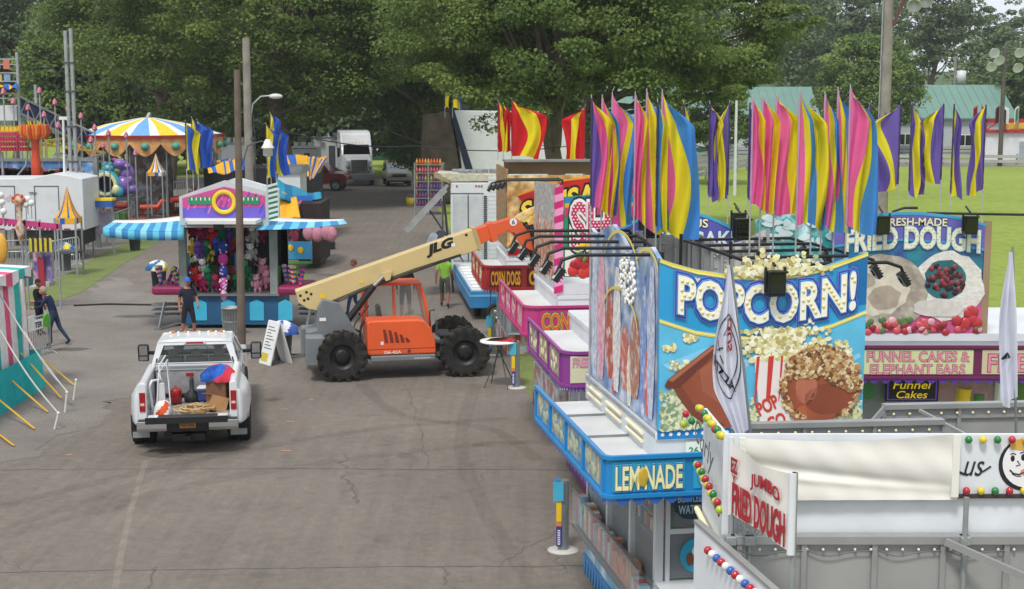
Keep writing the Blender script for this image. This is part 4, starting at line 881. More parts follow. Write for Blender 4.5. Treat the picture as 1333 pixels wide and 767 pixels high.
b = MB(mat('#2a9fd6', .4, var=.08, sc=1.2, coat=.2)); b.prism([S(855, 552), S(1117, 552)]+top[::-1], -.04, .03, 'y'); b.use(GP_); b.prism([S(855, 552), S(1117, 552)]+top[::-1], .031, .05, 'y'); sign = b.build('popcorn_signboard', POP)
b = MB(mat('#62bfe4', .4, var=.12, sc=3)); low = [S(855, 412), S(900, 428), S(945, 436), S(985, 438), S(1030, 435), S(1075, 424), S(1117, 408)]
b.prism([S(856, 552), S(1116, 552)]+low[::-1], -.046, -.041, 'y')
b.use(mat('#e6d24a', .45)); curve_band(b, top, .05, -.041, .010); curve_band(b, low, .045, -.047, .006); b.use(mat('#f4efb8', .45)); curve_band(b, [(x, z-.016) for x, z in low], .012, -.053, .003); curve_band(b, [(x, z-.03) for x, z in top], .01, -.0515, .003)
b.use(mat('#8fd0ec', .4, var=.1)); 
for k in range(6): x0 = 860+k*38; b.prism([S(x0, 470+k*4), S(x0+60, 448+k*3), S(x0+62, 453+k*3), S(x0+10, 478+k*4)], -.049, -.0465, 'y')
b.use(mat('#0f6fae', .4)); b.prism([S(1092, 336), S(1117, 336), S(1117, 400), S(1092, 402)], -.0455, -.0412, 'y')
sgp = b.build('sign_background', sign)
q = random.Random(11); KER = [mat(c, .6, var=.15, sc=18) for c in ('#e7dfb0', '#d8d29b', '#f2eccb', '#c4bb80', '#efe3a2', '#f7f2d8', '#b9ac6c')]; KG = [mat(c, .6, var=.2, sc=18) for c in ('#cfd3a8', '#9fb08a', '#e3e0bf', '#7e9a78', '#d9d5a4')]
b = MB(None)
fleck(b, q, lambda q: S(q.uniform(858, 1114), 552-abs(q.gauss(0, 1))*15), 1100, .030, KG, -.052, .006)
fleck(b, q, lambda q: S(q.uniform(858, 900), 552-q.uniform(0, 48)), 260, .030, KG, -.053, .006)
for c in ((880, 470, 13), (893, 473, 10), (893, 437, 10), (1086, 450, 9), (1060, 448, 6), (902, 367, 7), (1040, 418, 12), (868, 448, 8), (1092, 462, 8)): fleck(b, q, lambda q: S(c[0]+q.uniform(-c[2], c[2])*.8, c[1]+q.uniform(-c[2], c[2])*.45), 26, .028, KER, -.055, .008)
b.build('popcorn_picture', sign)
b = MB(None); fleck(b, q, lambda q: S(q.gauss(1002, 24), 360-abs(q.gauss(0, 9))), 330, .036, KER, -.062, .02); b.build('popcorn_cutout', sign)
b = MB(None); fleck(b, q, lambda q: S(q.gauss(1008, 22), q.uniform(428, 468)), 520, .034, KER, -.062, .008); b.build('popcorn_picture', sign)
# bowl
b = MB(mat('#96513a', .4, var=.18, sc=1.6)); pot = ((872, 498), (926, 449), (945, 452), (962, 470), (966, 505), (962, 535), (950, 552), (930, 552), (912, 546), (896, 534), (884, 518)); b.prism([S(*p) for p in pot], -.060, -.055, 'y'); b.use(mat('#e6e0d2', .5)); b.prism([S(a-2.5, c+2) for a, c in pot if c < 550]+[S(935, 551), S(925, 551)], -.0547, -.0535, 'y'); b.use(mat('#a9634a', .4, var=.1)); b.prism([S(*p) for p in ((905, 478), (930, 460), (946, 470), (950, 505), (930, 520), (910, 505))], -.0625, -.0605, 'y'); b.use(mat('#7f4434', .4, var=.12)); b.prism([S(*p) for p in ((874, 499), (882, 496), (898, 520), (916, 538), (940, 548), (930, 551), (912, 545), (896, 533), (884, 517))], -.0625, -.0605, 'y')
b.use(mat('#6f3c30', .4, var=.1)); b.prism([S(*p) for p in ((862, 496), (866, 488), (920, 447), (929, 445), (930, 452), (880, 498), (868, 500))], -.066, -.060, 'y'); b.use(mat('#b06a4a', .4)); b.prism([S(*p) for p in ((866, 489), (920, 448), (925, 449), (872, 491))], -.069, -.0662, 'y'); b.build('bowl_picture', sign)
# striped box
RD = mat('#cf4038', .45, var=.05); PW = mat('#ece4df', .45, var=.05)
b = MB(PW); b.prism([S(*p) for p in ((974, 462), (1040, 452), (1032, 552), (984, 552))], -.066, -.055, 'y'); b.use(RD)
for x0, x1 in ((977, 981), (992, 999), (1008, 1011), (1021, 1027), (1033, 1037)): b.prism([S(x0, 463), S(x1, 462), S(x1-4, 520), S(x0-2, 520)], -.070, -.0665, 'y')
c1 = S(992, 525); b.text('POP', (c1[0], -.0705, c1[1]), .26, .16, right=(1, 0, .45), up=(-.45, 0, 1), off=.03); c1 = S(1004, 546); b.text('CO', (c1[0], -.0705, c1[1]), .22, .15, right=(1, 0, .35), up=(-.35, 0, 1), off=.03); b.build('carton_picture', sign)
# caramel apple
b = MB(mat('#a0583f', .3, var=.25, sc=3)); ax, az = S(1060, 502); b.prism(blobp(q, ax, az, .46, .44, 22, .04), -.078, -.0712, 'y'); b.use(mat('#8a4a36', .3, var=.15)); b.prism(blobp(q, ax+.10, az-.16, .30, .18, 18, .06), -.081, -.0785, 'y'); b.use(mat('#b97058', .3, var=.15)); b.prism(blobp(q, ax-.18, az-.02, .14, .2, 14, .06), -.081, -.0785, 'y'); b.use(mat('#b4643c', .4)); b.prism([S(1030, 530), S(1040, 526), S(1046, 552), S(1024, 552)], -.086, -.0815, 'y')
NT = [mat(c, .6, var=.2, sc=20) for c in ('#c9a874', '#b78b58', '#d9c092', '#96683f', '#a87b52', '#e0cfa8', '#6b4630')]
def nut(q):
    while True:
        dx, dz = q.uniform(-.5, .5), q.uniform(-.5, .5); r = math.hypot(dx, dz)
        if r < .49 and (dz > .10-.55*max(0, dx) or (r > .42 and dz > -.38)): return (ax+dx*1.03, az+dz*.97)
fleck(b, q, nut, 760, .029, NT, -.081, .012); b.build('apple_picture', sign)
wf = lambda a, z: (a, z+.13*(a/1.05)**2)
tc_ = S(989, 396); V_ = -.055
b = MB(mat('#7a62b8', .4)); 
for li, (c, off) in enumerate((('#8a7cc8', .115), ('#1b4fa8', .098), ('#a9d2ea', .06), ('#2a78c8', .056), ('#f7f3e2', .034))): b.use(mat(c, .4, var=0)); b.text('POPCORN!', (tc_[0], V_-.005*li-.006, tc_[1]), 2.12, .42, off=off, ext=.006, warp=wf)
lt = b.build('lettering', sign)
b = MB(mat('#e9d98a', .3, var=0), True)
for x, z in inside_text('POPCORN!', 2.12, .42, .062): x, z = wf(x, z); b.ball((tc_[0]+x, V_-.034, tc_[1]+z), .020, .014, .020, 6)
b.build('bulbs', lt)
b = MB(mat('#e8e2bd', .4)); b.prism([S(1026, 360), S(1026, 361), S(1027, 361), S(1027, 360)], -.06, -.058, 'y')
b = MB(mat(BL, .4)); b.prism([(0, 3.02), (2.5, 3.02), (2.5, 3.135), (0, 3.135)], -.03, .03, 'y'); b.use(mat('#eef2f4', .3)); 
for k in range(26): b.cyl((.06+k*.097, -.037, 3.078), (.06+k*.097, -.03, 3.078), .022, n=10)
b.build('light_strip', sign)
# side board with tall candy floss picture
bgS = mat('#6c8fbe', .35, var=.3, sc=2.2, col2='#cdd2dc', coat=.3)
b = MB(bgS); DS = 3.45
tops = [(0, 5.10), (.35, 5.22), (.9, 5.16), (1.3, 5.05), (1.7, 5.18), (2.2, 5.32), (2.7, 5.22), (3.1, 5.1), (DS, 5.16)]
b.prism([(0, 3.12), (DS, 3.12)]+tops[::-1], .0, .05, 'x'); side = b.build('side_signboard', POP)
def sx_(b, poly, x): b.prism(poly, x, x+.004, 'x')
b = MB(None); q = random.Random(8)
for (y, z0, z1, w, c) in ((.25, 3.2, 5.0, .16, '#b7bfd8'), (.62, 3.15, 4.85, .13, '#7d98cf'), (1.0, 3.3, 4.3, .25, '#b0765f'), (1.5, 3.3, 4.1, .22, '#c46a58'), (1.9, 3.2, 4.8, .20, '#dcd8d4'), (2.3, 3.3, 4.5, .2, '#b5583f'), (2.75, 3.2, 4.9, .22, '#e2a3b4'), (3.15, 3.15, 5.0, .18, '#c2c9da'), (1.25, 3.15, 3.9, .12, '#e6dcc0'), (2.05, 3.15, 3.8, .13, '#cc4a40'), (.42, 3.2, 4.0, .1, '#d95d4d')):
    b.use(mat(c, .5, var=.3, sc=6, col2='#e8e4e2', c2=(.5, .75))); n = 9
    sx_(b, [(y-w*(.25+.75*math.sin(math.pi*min(1, .1+i/n*.85))), z0+(z1-z0)*i/n) for i in range(n+1)]+[(y+w*(.25+.75*math.sin(math.pi*min(1, .1+i/n*.85))), z0+(z1-z0)*i/n) for i in range(n, -1, -1)], -.006*(1+(y*7 % 2)))
b.use(mat('#e0cf6a', .45))
ring = lambda cy, cz, r, h=.05, a0=20, a1=160: [(cy+r*math.cos(R(a)), cz+r*math.sin(R(a))*.6) for a in range(a0, a1+1, 10)]
for (cy, cz, r) in ((1.7, 4.75, .9), (1.75, 4.0, .95), (.45, 4.9, .5)): p = ring(cy, cz, r); sx_(b, p+[(y, z-.04) for y, z in reversed(p)], -.022)
b.use(mat('#f0eee8', .5)); 
for k in range(110): a, r = q.uniform(0, 6.28), q.uniform(0, 1)**.5; b.ball((-.02, 1.35+.42*r*math.cos(a), 4.72+.30*r*math.sin(a)), .02, .032, .032, 6)
b.build('picture', side)
# white inner wall with tubes between tray and side board
b = MB(WP); b.box(-.02, 0, 0, 3.6, 2.76, 3.11); b.build('light_box', POP); b = MB(mat('#f3e7c0', .4, var=0), True)
for k in range(3): b.cyl((-.04, .5+k*1.05, 2.98), (-.04, 1.25+k*1.05, 2.98), .022); b.cyl((-.04, .5+k*1.05, 2.88), (-.04, 1.25+k*1.05, 2.88), .022)
b.build('tube_light', POP)
for y in (1.2, 2.4): b = MB(STL); b.box(-.7, 0, y, y+.015, 2.772, 2.80); b.build('tray_seam', POP)
b = MB(mat('#dfeadf', .5)); b.box(.34, .68, -.035, -.03, 2.80, 2.98); b.use(mat('#2c8a50', .5)); b.text('26,44', (.51, -.037, 2.87), .26, .09, off=.02); b.build('permit_plate', POP)
# menu discs, black grille, fronts
b = MB(mat('#2d3f52', .4, var=.1)); b.cyl((.40, -.06, 2.26), (.40, -.04, 2.26), .20, n=24); b.use(mat('#b9dbe6', .5)); b.text('BOTTLED', (.40, -.062, 2.31), .30, .085, off=.02); b.text('WATER', (.40, -.062, 2.18), .28, .10, off=.02); b.build('menu_disc', POP)
b = MB(mat('#2a9fc4', .4, var=.1)); b.cyl((.50, -.06, 1.62), (.50, -.04, 1.62), .21, n=24); b.use(mat('#b23b34', .5)); b.prism(blobp(q, .53, 1.57, .1, .08), -.066, -.06, 'y'); b.use(PW); b.prism(blobp(q, .48, 1.66, .06, .08), -.07, -.066, 'y'); b.use(mat('#7a4a30', .5)); b.prism(blobp(q, .41, 1.58, .05, .08), -.07, -.066, 'y'); b.build('menu_disc', POP)
b = MB(mat('#1a1a1a', .6, var=.3)); b.box(.18, 2.4, .08, .12, 1.32, 2.42); b.build('serving_hatch', POP)
b = MB(WP); b.box(.12, .17, -.03, .0, 1.3, 2.45); b.box(.17, 2.45, -.03, 0, 1.88, 1.94); b.build('hatch_frame', POP)
b = MB(None); q = random.Random(15)
for k in range(26):
    y = .08+k*.135; b.use(mat(q.choice(['#d9a0a8', '#a8c9cf', '#c5805a', '#d9d2c0', '#8fb4c4', '#c96a70', '#b98d66']), .4, var=.3, sc=9)); b.box(-.16, -.03, y, y+.12, 1.0, 1.22+q.uniform(0, .2))
b.build('candy_bags', POP)
b = MB(PLEX); b.box(-.20, -.19, 0, 3.6, .95, 1.45); b.use(STL); b.box(-.21, -.0, 0, 3.6, .93, .955); b.box(-.21, -.18, 0, 3.6, 1.45, 1.465); b.build('display_case', POP)
b = MB(mat('#e8b84a', .6, var=.3, sc=20), True)
for k in range(40): b.ball((q.uniform(1.3, 2.0), -.05, q.uniform(.9, 1.12)), .04, .02, .035, 6)
b.build('popcorn_picture', POP)
for k in range(5): flood_arm(POP, (.15+.1*k, .4+.75*k, 5.12), (-1.05, .4+.75*k, 5.14))
for k in range(5): flood_arm(POP, (1.3, .35+.75*k, 4.98), (3.1-.02*k, .35+.75*k, 4.98), .2)
b = MB(BLKP, True)
for (x, y) in ((.15, .4), (.35, 1.9), (.55, 3.4), (1.3, .35), (1.35, 1.5), (1.4, 3.35), (1.0, 2.5)): b.cyl((x, y, 3.1), (x, y, 5.15), .022, n=7)
b.cyl((.15, .4, 5.12), (.55, 3.4, 5.12), .022); b.cyl((1.3, .35, 4.98), (1.3, 3.35, 4.98), .022); b.build('light_rack', POP)
hang_lamp(POP, (1.33, -.16, 4.83)); hang_lamp(POP, (.75, 3.0, 5.2)); hang_lamp(POP, (2.0, 3.0, 5.15))
# grey ribbed backs of the rear boards
b = MB(GP_, True)
def gb(x0, x1, y, z0, z1, dz, bow):
    b.grid(lambda u, v: (x0+(x1-x0)*u, y+bow*math.sin(math.pi*u), z0+v*(z1+dz*math.sin(math.pi*u)-z0)), 14, 2)
    for k in range(8):
        u = k/7; x = x0+(x1-x0)*u; b.box(x-.02, x+.02, y+bow*math.sin(math.pi*u)-.04, y+bow*math.sin(math.pi*u), z0, z1+dz*math.sin(math.pi*u))
gb(.1, 1.35, 3.3, 3.1, 4.95, .16, .12); gb(1.42, 2.5, 3.35, 3.1, 5.12, -.22, .15); rb_ = b.build('rear_signboard', POP); m_ = rb_.modifiers.new('s', 'SOLIDIFY'); m_.thickness = .02
b = MB(STL, True); q = random.Random(5)
for k in range(60): b.ball((q.choice((.75, .95, 1.15, 1.7, 1.9, 2.2, 2.4))+q.uniform(-.05, .05), 3.22, q.uniform(4.4, 5.0)), .022, .015, .022, 6)
b.build('bulb_sockets', rb_)
# ===== purple funnel cake trailer
FUN = trailer('purple trailer with FRESH SQUEEZED LEMONADE fascia, just behind the POPCORN! board', (1.45, 23.1), R(8), 2.35, 3.0, '#8a3a8f', '#6a35a0', .75, .75, 3.0, .55, 3.1, 3,
    [('FRESH SQUEEZED\nLEMONADE', -.66, .42, '#d9d6b8', [('#8a2450', .03), ('#e79ac0', .008)]), ('FUNNEL CAKE', .55, 2.33, '#d9d6b8', [('#8a2450', .03), ('#e79ac0', .008)])], pcols=['#7c7480', '#8d8570'])
def arch(x0, x1, z0, zc, rise, n=14): return [(x0+(x1-x0)*i/n, zc+rise*math.sin(math.pi*i/n)) for i in range(n+1)]
b = MB(mat('#5c58b4', .4, var=.1)); t_ = arch(0, 2.35, 3.1, 4.72, .42); b.prism([(0, 3.12), (2.35, 3.12)]+t_[::-1], -.03, .04, 'y'); b.use(mat('#3fa6cf', .4)); curve_band(b, t_, .05, -.031, .008); b.use(mat('#c79ab0', .4, var=.3, sc=5, col2='#f0e0c0')); b.prism([(.05, 3.2), (2.3, 3.2), (2.3, 4.3), (.05, 4.3)], -.036, -.031, 'y'); sf = b.build('funnel_signboard', FUN)
b = MB(mat('#efe7b8', .4)); b.use(mat('#2d2f70', .4)); b.text('DELICIOUS', (1.17, -.037, 4.92), 1.05, .13, off=.06, ext=.003); b.use(mat('#efe9c6', .4)); b.text('DELICIOUS', (1.17, -.043, 4.92), 1.05, .13, off=.02, ext=.004)
b.use(mat('#2a5fae', .4)); b.text('FUNNEL CAKE', (1.17, -.037, 4.66), 2.1, .26, off=.07, ext=.003); b.use(mat('#dfe6ea', .4)); b.text('FUNNEL CAKE', (1.17, -.043, 4.66), 2.1, .26, off=.02, ext=.004); b.build('lettering', sf)
hang_lamp(FUN, (.65, -.2, 4.95)); hang_lamp(FUN, (2.15, -.2, 4.95))
# teal and foil fruit board right of it
b = MB(mat('#3c9a9c', .35, var=.4, sc=5, col2='#b9d6dc')); b.prism([(2.55, 3.2), (3.9, 3.2), (4.0, 4.9), (3.7, 5.1), (3.3, 4.95), (2.9, 5.12), (2.5, 4.95)], -.02, .04, 'y'); b.use(mat('#cfe3e8', .4, var=.2)); q = random.Random(3)
for k in range(26): b.prism(blobp(q, q.uniform(2.6, 3.85), q.uniform(4.6, 5.0), q.uniform(.05, .14), .06, 8, .3), -.03-.001*k, -.0205-.001*k, 'y')
b.build('foil_signboard', FUN)
# ===== pink shake and cone trailer
PKC = '#c2387f'; Cs = gp(727, 384, 3.1)
SHK = trailer('pink trailer with CONES fascia, strawberry board and pink and white candy stripe post', Cs, R(7), 2.9, 3.4, PKC, '#b32d78', .75, .85, 3.0, .56, 3.1, 4,
    [('CONES', -.48, .34, '#c2387f', [('#3f6f5f', .09), ('#e9d45c', .045), ('#e0672c', .018)]), ('SHAKES', .46, 1.7, '#c2387f', [('#3f6f5f', .09), ('#e9d45c', .045), ('#e0672c', .018)])], pcols=['#a8486f', '#b9708d'], pm=mat('#e3a3b8', .5), lower='#b98a7a')
b = MB(mat('#2f8f63', .4, var=.1)); b.prism([(.1, 3.45), (2.6, 3.45), (2.6, 5.0), (.9, 5.06), (.1, 5.0)], -.03, .04, 'y')
b.use(mat('#c43a6a', .4)); b.prism([(.11, 4.62), (2.6, 4.62), (2.6, 4.82), (.11, 4.80)], -.035, -.031, 'y'); b.use(mat('#d9a53a', .4)); b.prism([(.11, 4.80), (2.6, 4.82), (2.6, 4.9), (.11, 4.88)], -.035, -.031, 'y'); b.use(mat('#2f7fae', .4)); b.prism([(.11, 4.88), (2.6, 4.9), (2.6, 4.99), (.9, 5.05), (.11, 4.99)], -.035, -.031, 'y')
b.use(PW); b.prism([(.12, 3.47), (1.8, 3.47), (1.8, 3.95), (.9, 3.9), (.12, 4.02)], -.037, -.031, 'y'); ss = b.build('shake_signboard', SHK)
b = MB(mat('#163f33', .4)); b.text('SHAKES', (1.4, -.036, 4.45), 2.3, .85, off=.12, ext=.004); b.use(mat('#e9e2e0', .4)); b.text('SHAKES', (1.4, -.042, 4.45), 2.3, .85, off=.08, ext=.004); b.use(mat('#c22c5a', .4)); b.text('SHAKES', (1.4, -.047, 4.45), 2.3, .85, off=.03, ext=.003)
b.use(PW)
for x, z in inside_text('SHAKES', 2.3, .85, .07, .02): b.cyl((1.4+x, -.052, 4.45+z), (1.4+x, -.047, 4.45+z), .018, n=6)
b.build('lettering', ss); b = MB(None, True); q = random.Random(6)
for k in range(16): b.use(mat(q.choice(['#b3262a', '#c93a30', '#9c1c22']), .4, var=.2, sc=20)); b.ball((q.uniform(.25, .95), -.05, q.uniform(3.52, 3.88)), .11, .03, .12, 10)
b.use(mat('#4a8f3a', .5)); 
for k in range(8): b.ball((q.uniform(.2, 1.0), -.07, q.uniform(3.75, 3.98)), .04, .02, .05, 6)
b.use(YEL)
for k in range(6): b.ball((q.uniform(.25, .8), -.045, q.uniform(4.0, 4.12)), .07, .02, .06, 8)
b.build('strawberry_picture', ss)
b = MB(None)
for k in range(15): z = 3.12+k*.137; b.use(mat(['#c9266f', '#e79ac0'][k % 2], .45, var=.05)); b.add([(x, y, zz+(.05 if x > 0 else 0)) for zz in (z, z+.137) for x, y in ((-.08, -.05), (.08, -.05), (.08, .08), (-.08, .08))], [(0, 1, 5, 4), (1, 2, 6, 5), (2, 3, 7, 6), (3, 0, 4, 7), (4, 5, 6, 7), (3, 2, 1, 0)])
b.build('striped_post', SHK)
b = MB(mat('#b9b5b0', .3, .3, var=.35, sc=9, col2='#e6e2dd', bump=.5, bsc=30)); b.prism([(.1, 3.3), (3.3, 3.15), (3.3, 5.1), (.1, 5.25)], -.02, .03, 'x'); b.use(mat('#a5624a', .4, var=.4, sc=6, col2='#d9b8a0'))
for y in (.4, 1.3, 2.3): b.prism([(y, 3.35), (y+.7, 3.35), (y+.8, 4.1), (y+.35, 4.5), (y-.1, 4.1)], -.028-.001*y, -.021, 'x')
b.build('side_signboard', SHK)
b = MB(WP); b.box(.0, 2.9, -.02, .0, 3.1, 3.32); b.build('light_box', SHK)
# ===== corn dog trailer
CDG = trailer('red and yellow trailer with CORN DOGS fascia and red SAUSAGE board', gp(660, 335, 3.1), R(6), 3.3, 2.6, '#b52a2c', '#b52a2c', .62, .95, 3.0, .55, 3.1, 3,
    [('CORN DOGS', -.50, .24, '#5a1714', [('#d0222a', .08), ('#f0c92c', .02)]), ('COLD DRINKS', .36, 1.9, '#5a1714', [('#d0222a', .08), ('#f0c92c', .02)])], pcols=['#8a6a4a', '#7a5a48'], lower='#b4552f')
b = MB(mat('#b98a4e', .45, var=.35, sc=2.5, col2='#e2c48c')); b.prism([(0, 3.35), (3.2, 3.35), (3.2, 5.05), (0, 5.05)], -.02, .03, 'y'); sb = b.build('sausage_signboard', CDG)
b = MB(mat('#c4201f', .4)); p = [(.25, 4.55), (.9, 3.75), (3.1, 3.9), (3.1, 4.9), (2.2, 4.98), (1.3, 4.9)]; b.prism(p[::-1], -.03, -.021, 'y'); b.use(mat('#e8962c', .4)); curve_band(b, [(.25, 4.6), (.8, 4.82), (1.3, 4.94), (1.9, 5.02), (2.6, 5.0), (3.1, 4.95)], .05, -.031, .006)
b.use(INK); b.text('SAUSAGE', (1.6, -.036, 4.48), 2.5, .52, off=.10, ext=.004, warp=lambda a, z: (a, z*(1.0+.1*a)+.24*(a/1.3)-.10*(a/1.3)**2)); b.use(mat('#f3d23a', .4)); b.text('SAUSAGE', (1.6, -.042, 4.48), 2.5, .52, off=.03, ext=.005, warp=lambda a, z: (a, z*(1.0+.1*a)+.24*(a/1.3)-.10*(a/1.3)**2)); b.build('lettering', sb)
b = MB(mat('#d9a45a', .4, var=.2, sc=4, col2='#f0d8a0'), True)
for (x, z, a) in ((.4, 4.1, .5), (.5, 3.85, .8), (.9, 3.7, .3), (.35, 3.6, .6), (1.2, 3.6, .2)): b.ball((x, -.04, z), .45, .02, .10, 12, Matrix.Rotation(-a, 3, 'Y'))
b.build('sausage_picture', sb)
b = MB(mat('#8a8358', .5, var=.5, sc=4, col2='#b7714f')); b.prism([(.03, 3.3), (2.5, 3.3), (2.5, 5.2), (.03, 5.2)], -.02, .03, 'x'); b.build('side_signboard', CDG)
b = MB(mat('#94795a', .6, var=.1)); b.box(-.02, 3.2, .5, .56, 5.05, 5.36); b.use(STL); b.box(-.05, 3.2, -.02, .6, 5.36, 5.40); b.build('roof_box', CDG)
b = MB(RED); b.box(.02, 1.2, -.05, .0, 3.14, 3.3); b.use(PW); b.box(1.0, 1.2, -.055, -.05, 3.14, 3.3); b.build('light_box', CDG)
for k in range(5): flood_arm(CDG, (1.2, -.9+.3*k, 4.98), (-.45+.13*k, -.9+.3*k, 4.98), .16)
b = MB(BLKP, True)
for x, y in ((1.2, -.9), (1.2, .3)): b.cyl((x, y, 3.0), (x, y, 4.98), .02)
b.cyl((1.2, -.9, 4.98), (1.2, .3, 4.98), .02); b.build('light_rack', CDG)
CDG.scale = (1.12, 1.12, 1.12); CDG.location = (CDG.location.x*1.12, CDG.location.y*1.12, -.84)
# ===== fried dough trailer
FRD = trailer('maroon trailer with FUNNEL CAKES & ELEPHANT EARS fascia under the FRIED DOUGH board', (5.15, 23.4), 0, 4.9, 3.0, '#6b1d55', '#5a2f96', .3, .55, 3.0, .52, 3.1, 1,
    [('FUNNEL CAKES &\nELEPHANT EARS', .42, 2.18, '#cfd2a4', [('#5a1640', .035), ('#e08aa6', .010)]), ('FRIED DOUGH', 2.32, 4.8, '#c9bfa0', [('#5a1640', .035), ('#e08aa6', .010)])], left=False)
SF = lambda px, py: ((px-1088)/197*2.45, 3.1+(438-py)/158*1.98)
t_ = [SF(1088, 296), SF(1110, 287), SF(1140, 282), SF(1170, 279), SF(1200, 279), SF(1240, 283), SF(1268, 288), SF(1285, 294)]
b = MB(mat('#2b7d92', .4, var=.25, sc=2.5, col2='#3a4f9c')); b.prism([SF(1088, 438), SF(1285, 438)]+t_[::-1], -.03, .04, 'y'); b.use(mat('#6b62b4', .4)); b.prism([SF(1088, 322), SF(1130, 316), SF(1180, 313), SF(1230, 316), SF(1285, 326)]+t_[::-1], -.036, -.031, 'y'); b.use(mat('#3f9fc4', .4)); curve_band(b, t_, .045, -.037, .006); curve_band(b, [SF(1088, 322), SF(1130, 316), SF(1180, 313), SF(1230, 316), SF(1285, 326)], .035, -.037, .006)
b.use(mat('#c2588a', .5, var=.2)); b.prism([SF(1250, 400), SF(1285, 372), SF(1285, 438), SF(1130, 438), SF(1140, 425)], -.036, -.031, 'y'); b.use(mat('#9a8268', .7, var=.1)); b.box(2.44, 2.56, -.03, .03, 3.1, 4.95); sfd = b.build('dough_signboard', FRD)
wf2 = lambda a, z: (a, z-.06*(a/1.0)**2)
b = MB(None); c1 = SF(1195, 291); c2 = SF(1200, 309)
for li, (c, off) in enumerate((('#2a3f8f', .07), ('#e9dfb0', .02))): b.use(mat(c, .4, var=0)); b.text('FRESH-MADE', (c1[0], -.043-.005*li, c1[1]), 1.0, .12, off=off, ext=.004, warp=wf2)
for li, (c, off) in enumerate((('#2c3c8c', .085), ('#9fc6d8', .06), ('#e8e6cf', .025))): b.use(mat(c, .4, var=0)); b.text('FRIED DOUGH', (c2[0]-.1, -.043-.005*li, c2[1]-.03), 2.15, .34, off=off, ext=.004, warp=wf2)
fl = b.build('lettering', sfd); b = MB(mat('#e3d79a', .3, var=0))
for x, z in inside_text('FRIED DOUGH', 2.15, .34, .06, .0): x, z = wf2(x, z); b.ball((c2[0]-.1+x, -.06, c2[1]-.03+z), .014, .008, .014, 6)
b.build('bulbs', fl)
q = random.Random(12); b = MB(mat('#b9b0a2', .7, var=.22, sc=4, col2='#9a8f84', bump=.5, bsc=8))
o_ = SF(1150, 380); b.prism(blobp(q, o_[0]+.08, o_[1]-.04, .72, .62, 26, .04), -.05, -.037, 'y'); b.use(mat('#d0c8b8', .7, var=.15, sc=6)); b.prism(blobp(q, o_[0]+.0, o_[1]+.02, .5, .42, 22, .08), -.054, -.0505, 'y'); b.use(mat('#a89b8d', .7, var=.2, sc=6)); b.prism(blobp(q, o_[0]+.1, o_[1]-.12, .26, .2, 16, .1), -.057, -.0545, 'y'); b.prism(blobp(q, o_[0]-.2, o_[1]+.16, .14, .12, 16, .1), -.057, -.0545, 'y'); b.build('dough_picture', sfd)
b = MB(mat('#dcd9d4', .7, var=.12, sc=12, bump=.6, bsc=20)); o_ = SF(1238, 374); b.prism(blobp(q, o_[0]+.02, o_[1], .58, .56, 26, .07), -.049, -.037, 'y'); b.use(mat('#2a6a72', .5, var=.2)); b.prism(blobp(q, o_[0]-.03, o_[1]+.1, .33, .34, 20, .08), -.052, -.0495, 'y')
for k in range(60): a, r = q.uniform(0, 6.3), q.uniform(0, .3); b.use(mat(q.choice(['#4a1f2a', '#6a2430', '#33202c', '#8c3b44']), .35, var=.1)); b.ball((o_[0]-.03+r*math.cos(a), -.055, o_[1]+.1+r*math.sin(a)), .05, .014, .05, 7)
b.use(mat('#d0cbc6', .7, var=.12, sc=12)); b.prism(blobp(q, o_[0]-.1, o_[1]-.36, .42, .15, 18, .1), -.062, -.053, 'y')
for k in range(46): x, z = SF(q.uniform(1130, 1282), q.uniform(418, 435)); b.use(mat(q.choice(['#a8323a', '#8a2430', '#c9525a', '#d8a0a8', '#5a7a4a']), .35, var=.15)); b.ball((x, -.05, z), .07, .02, .06, 8)
for k in range(8): x, z = SF(q.uniform(1250, 1282), q.uniform(405, 425)); b.use(mat('#b0343c', .35, var=.15)); b.ball((x, -.055, z), .09, .02, .085, 9)
b.build('berry_picture', sfd)
b = MB(WP); b.box(0, 4.9, -.05, 0, 3.0, 3.12); b.build('light_box', FRD)
b = MB(INK); b.box(.92, 1.78, -.12, -.08, 2.02, 2.40); b.use(mat('#6a3ac0', .4, emit=.25, var=0)); 
for (x0, x1, z0, z1) in ((.95, 1.75, 2.365, 2.38), (.95, 1.75, 2.04, 2.055), (.95, .965, 2.055, 2.365), (1.735, 1.75, 2.055, 2.365)): b.box(x0, x1, -.125, -.12, z0, z1)
b.use(mat('#e8c62c', .4, emit=.3, var=0)); b.text('Funnel', (1.35, -.126, 2.29), .62, .13, off=.008, shear=.2); b.text('Cakes', (1.35, -.126, 2.13), .5, .12, off=.008, shear=.2); b.build('neon_sign', FRD)
b = MB(mat('#a82f3c', .5, var=.3, sc=4, col2='#c9588c')); b.box(1.85, 2.75, .1, .14, 1.5, 2.45); b.use(YEL); b.cyl((2.2, .05, 1.6), (2.25, .05, 2.2), .12); b.use(mat('#4a8a3c', .5)); b.cyl((2.45, .05, 1.7), (2.5, .05, 2.1), .09); b.use(mat('#5a7d3c', .5, var=.3)); b.box(2.85, 3.7, .1, .14, 1.6, 2.45); b.use(PW); b.box(2.78, 2.88, -.02, .1, 1.3, 2.45); b.build('menu_poster', FRD)
b = MB(mat('#191a1c', .6, var=.3)); b.box(.1, 4.8, .4, .43, 1.3, 2.45); b.use(mat('#3a7a4c', .5)); b.cyl((.62, -.1, 2.2), (.62, -.07, 2.2), .16, n=18); b.build('serving_hatch', FRD)
hang_lamp(FRD, (.75, -.2, 4.9)); hang_lamp(FRD, (2.15, -.2, 4.9)); 
flood_arm(FRD, (1.6, .3, 5.05), (4.6, .3, 5.0)); flood_arm(FRD, (1.5, .5, 5.12), (1.1, .5, 5.12))
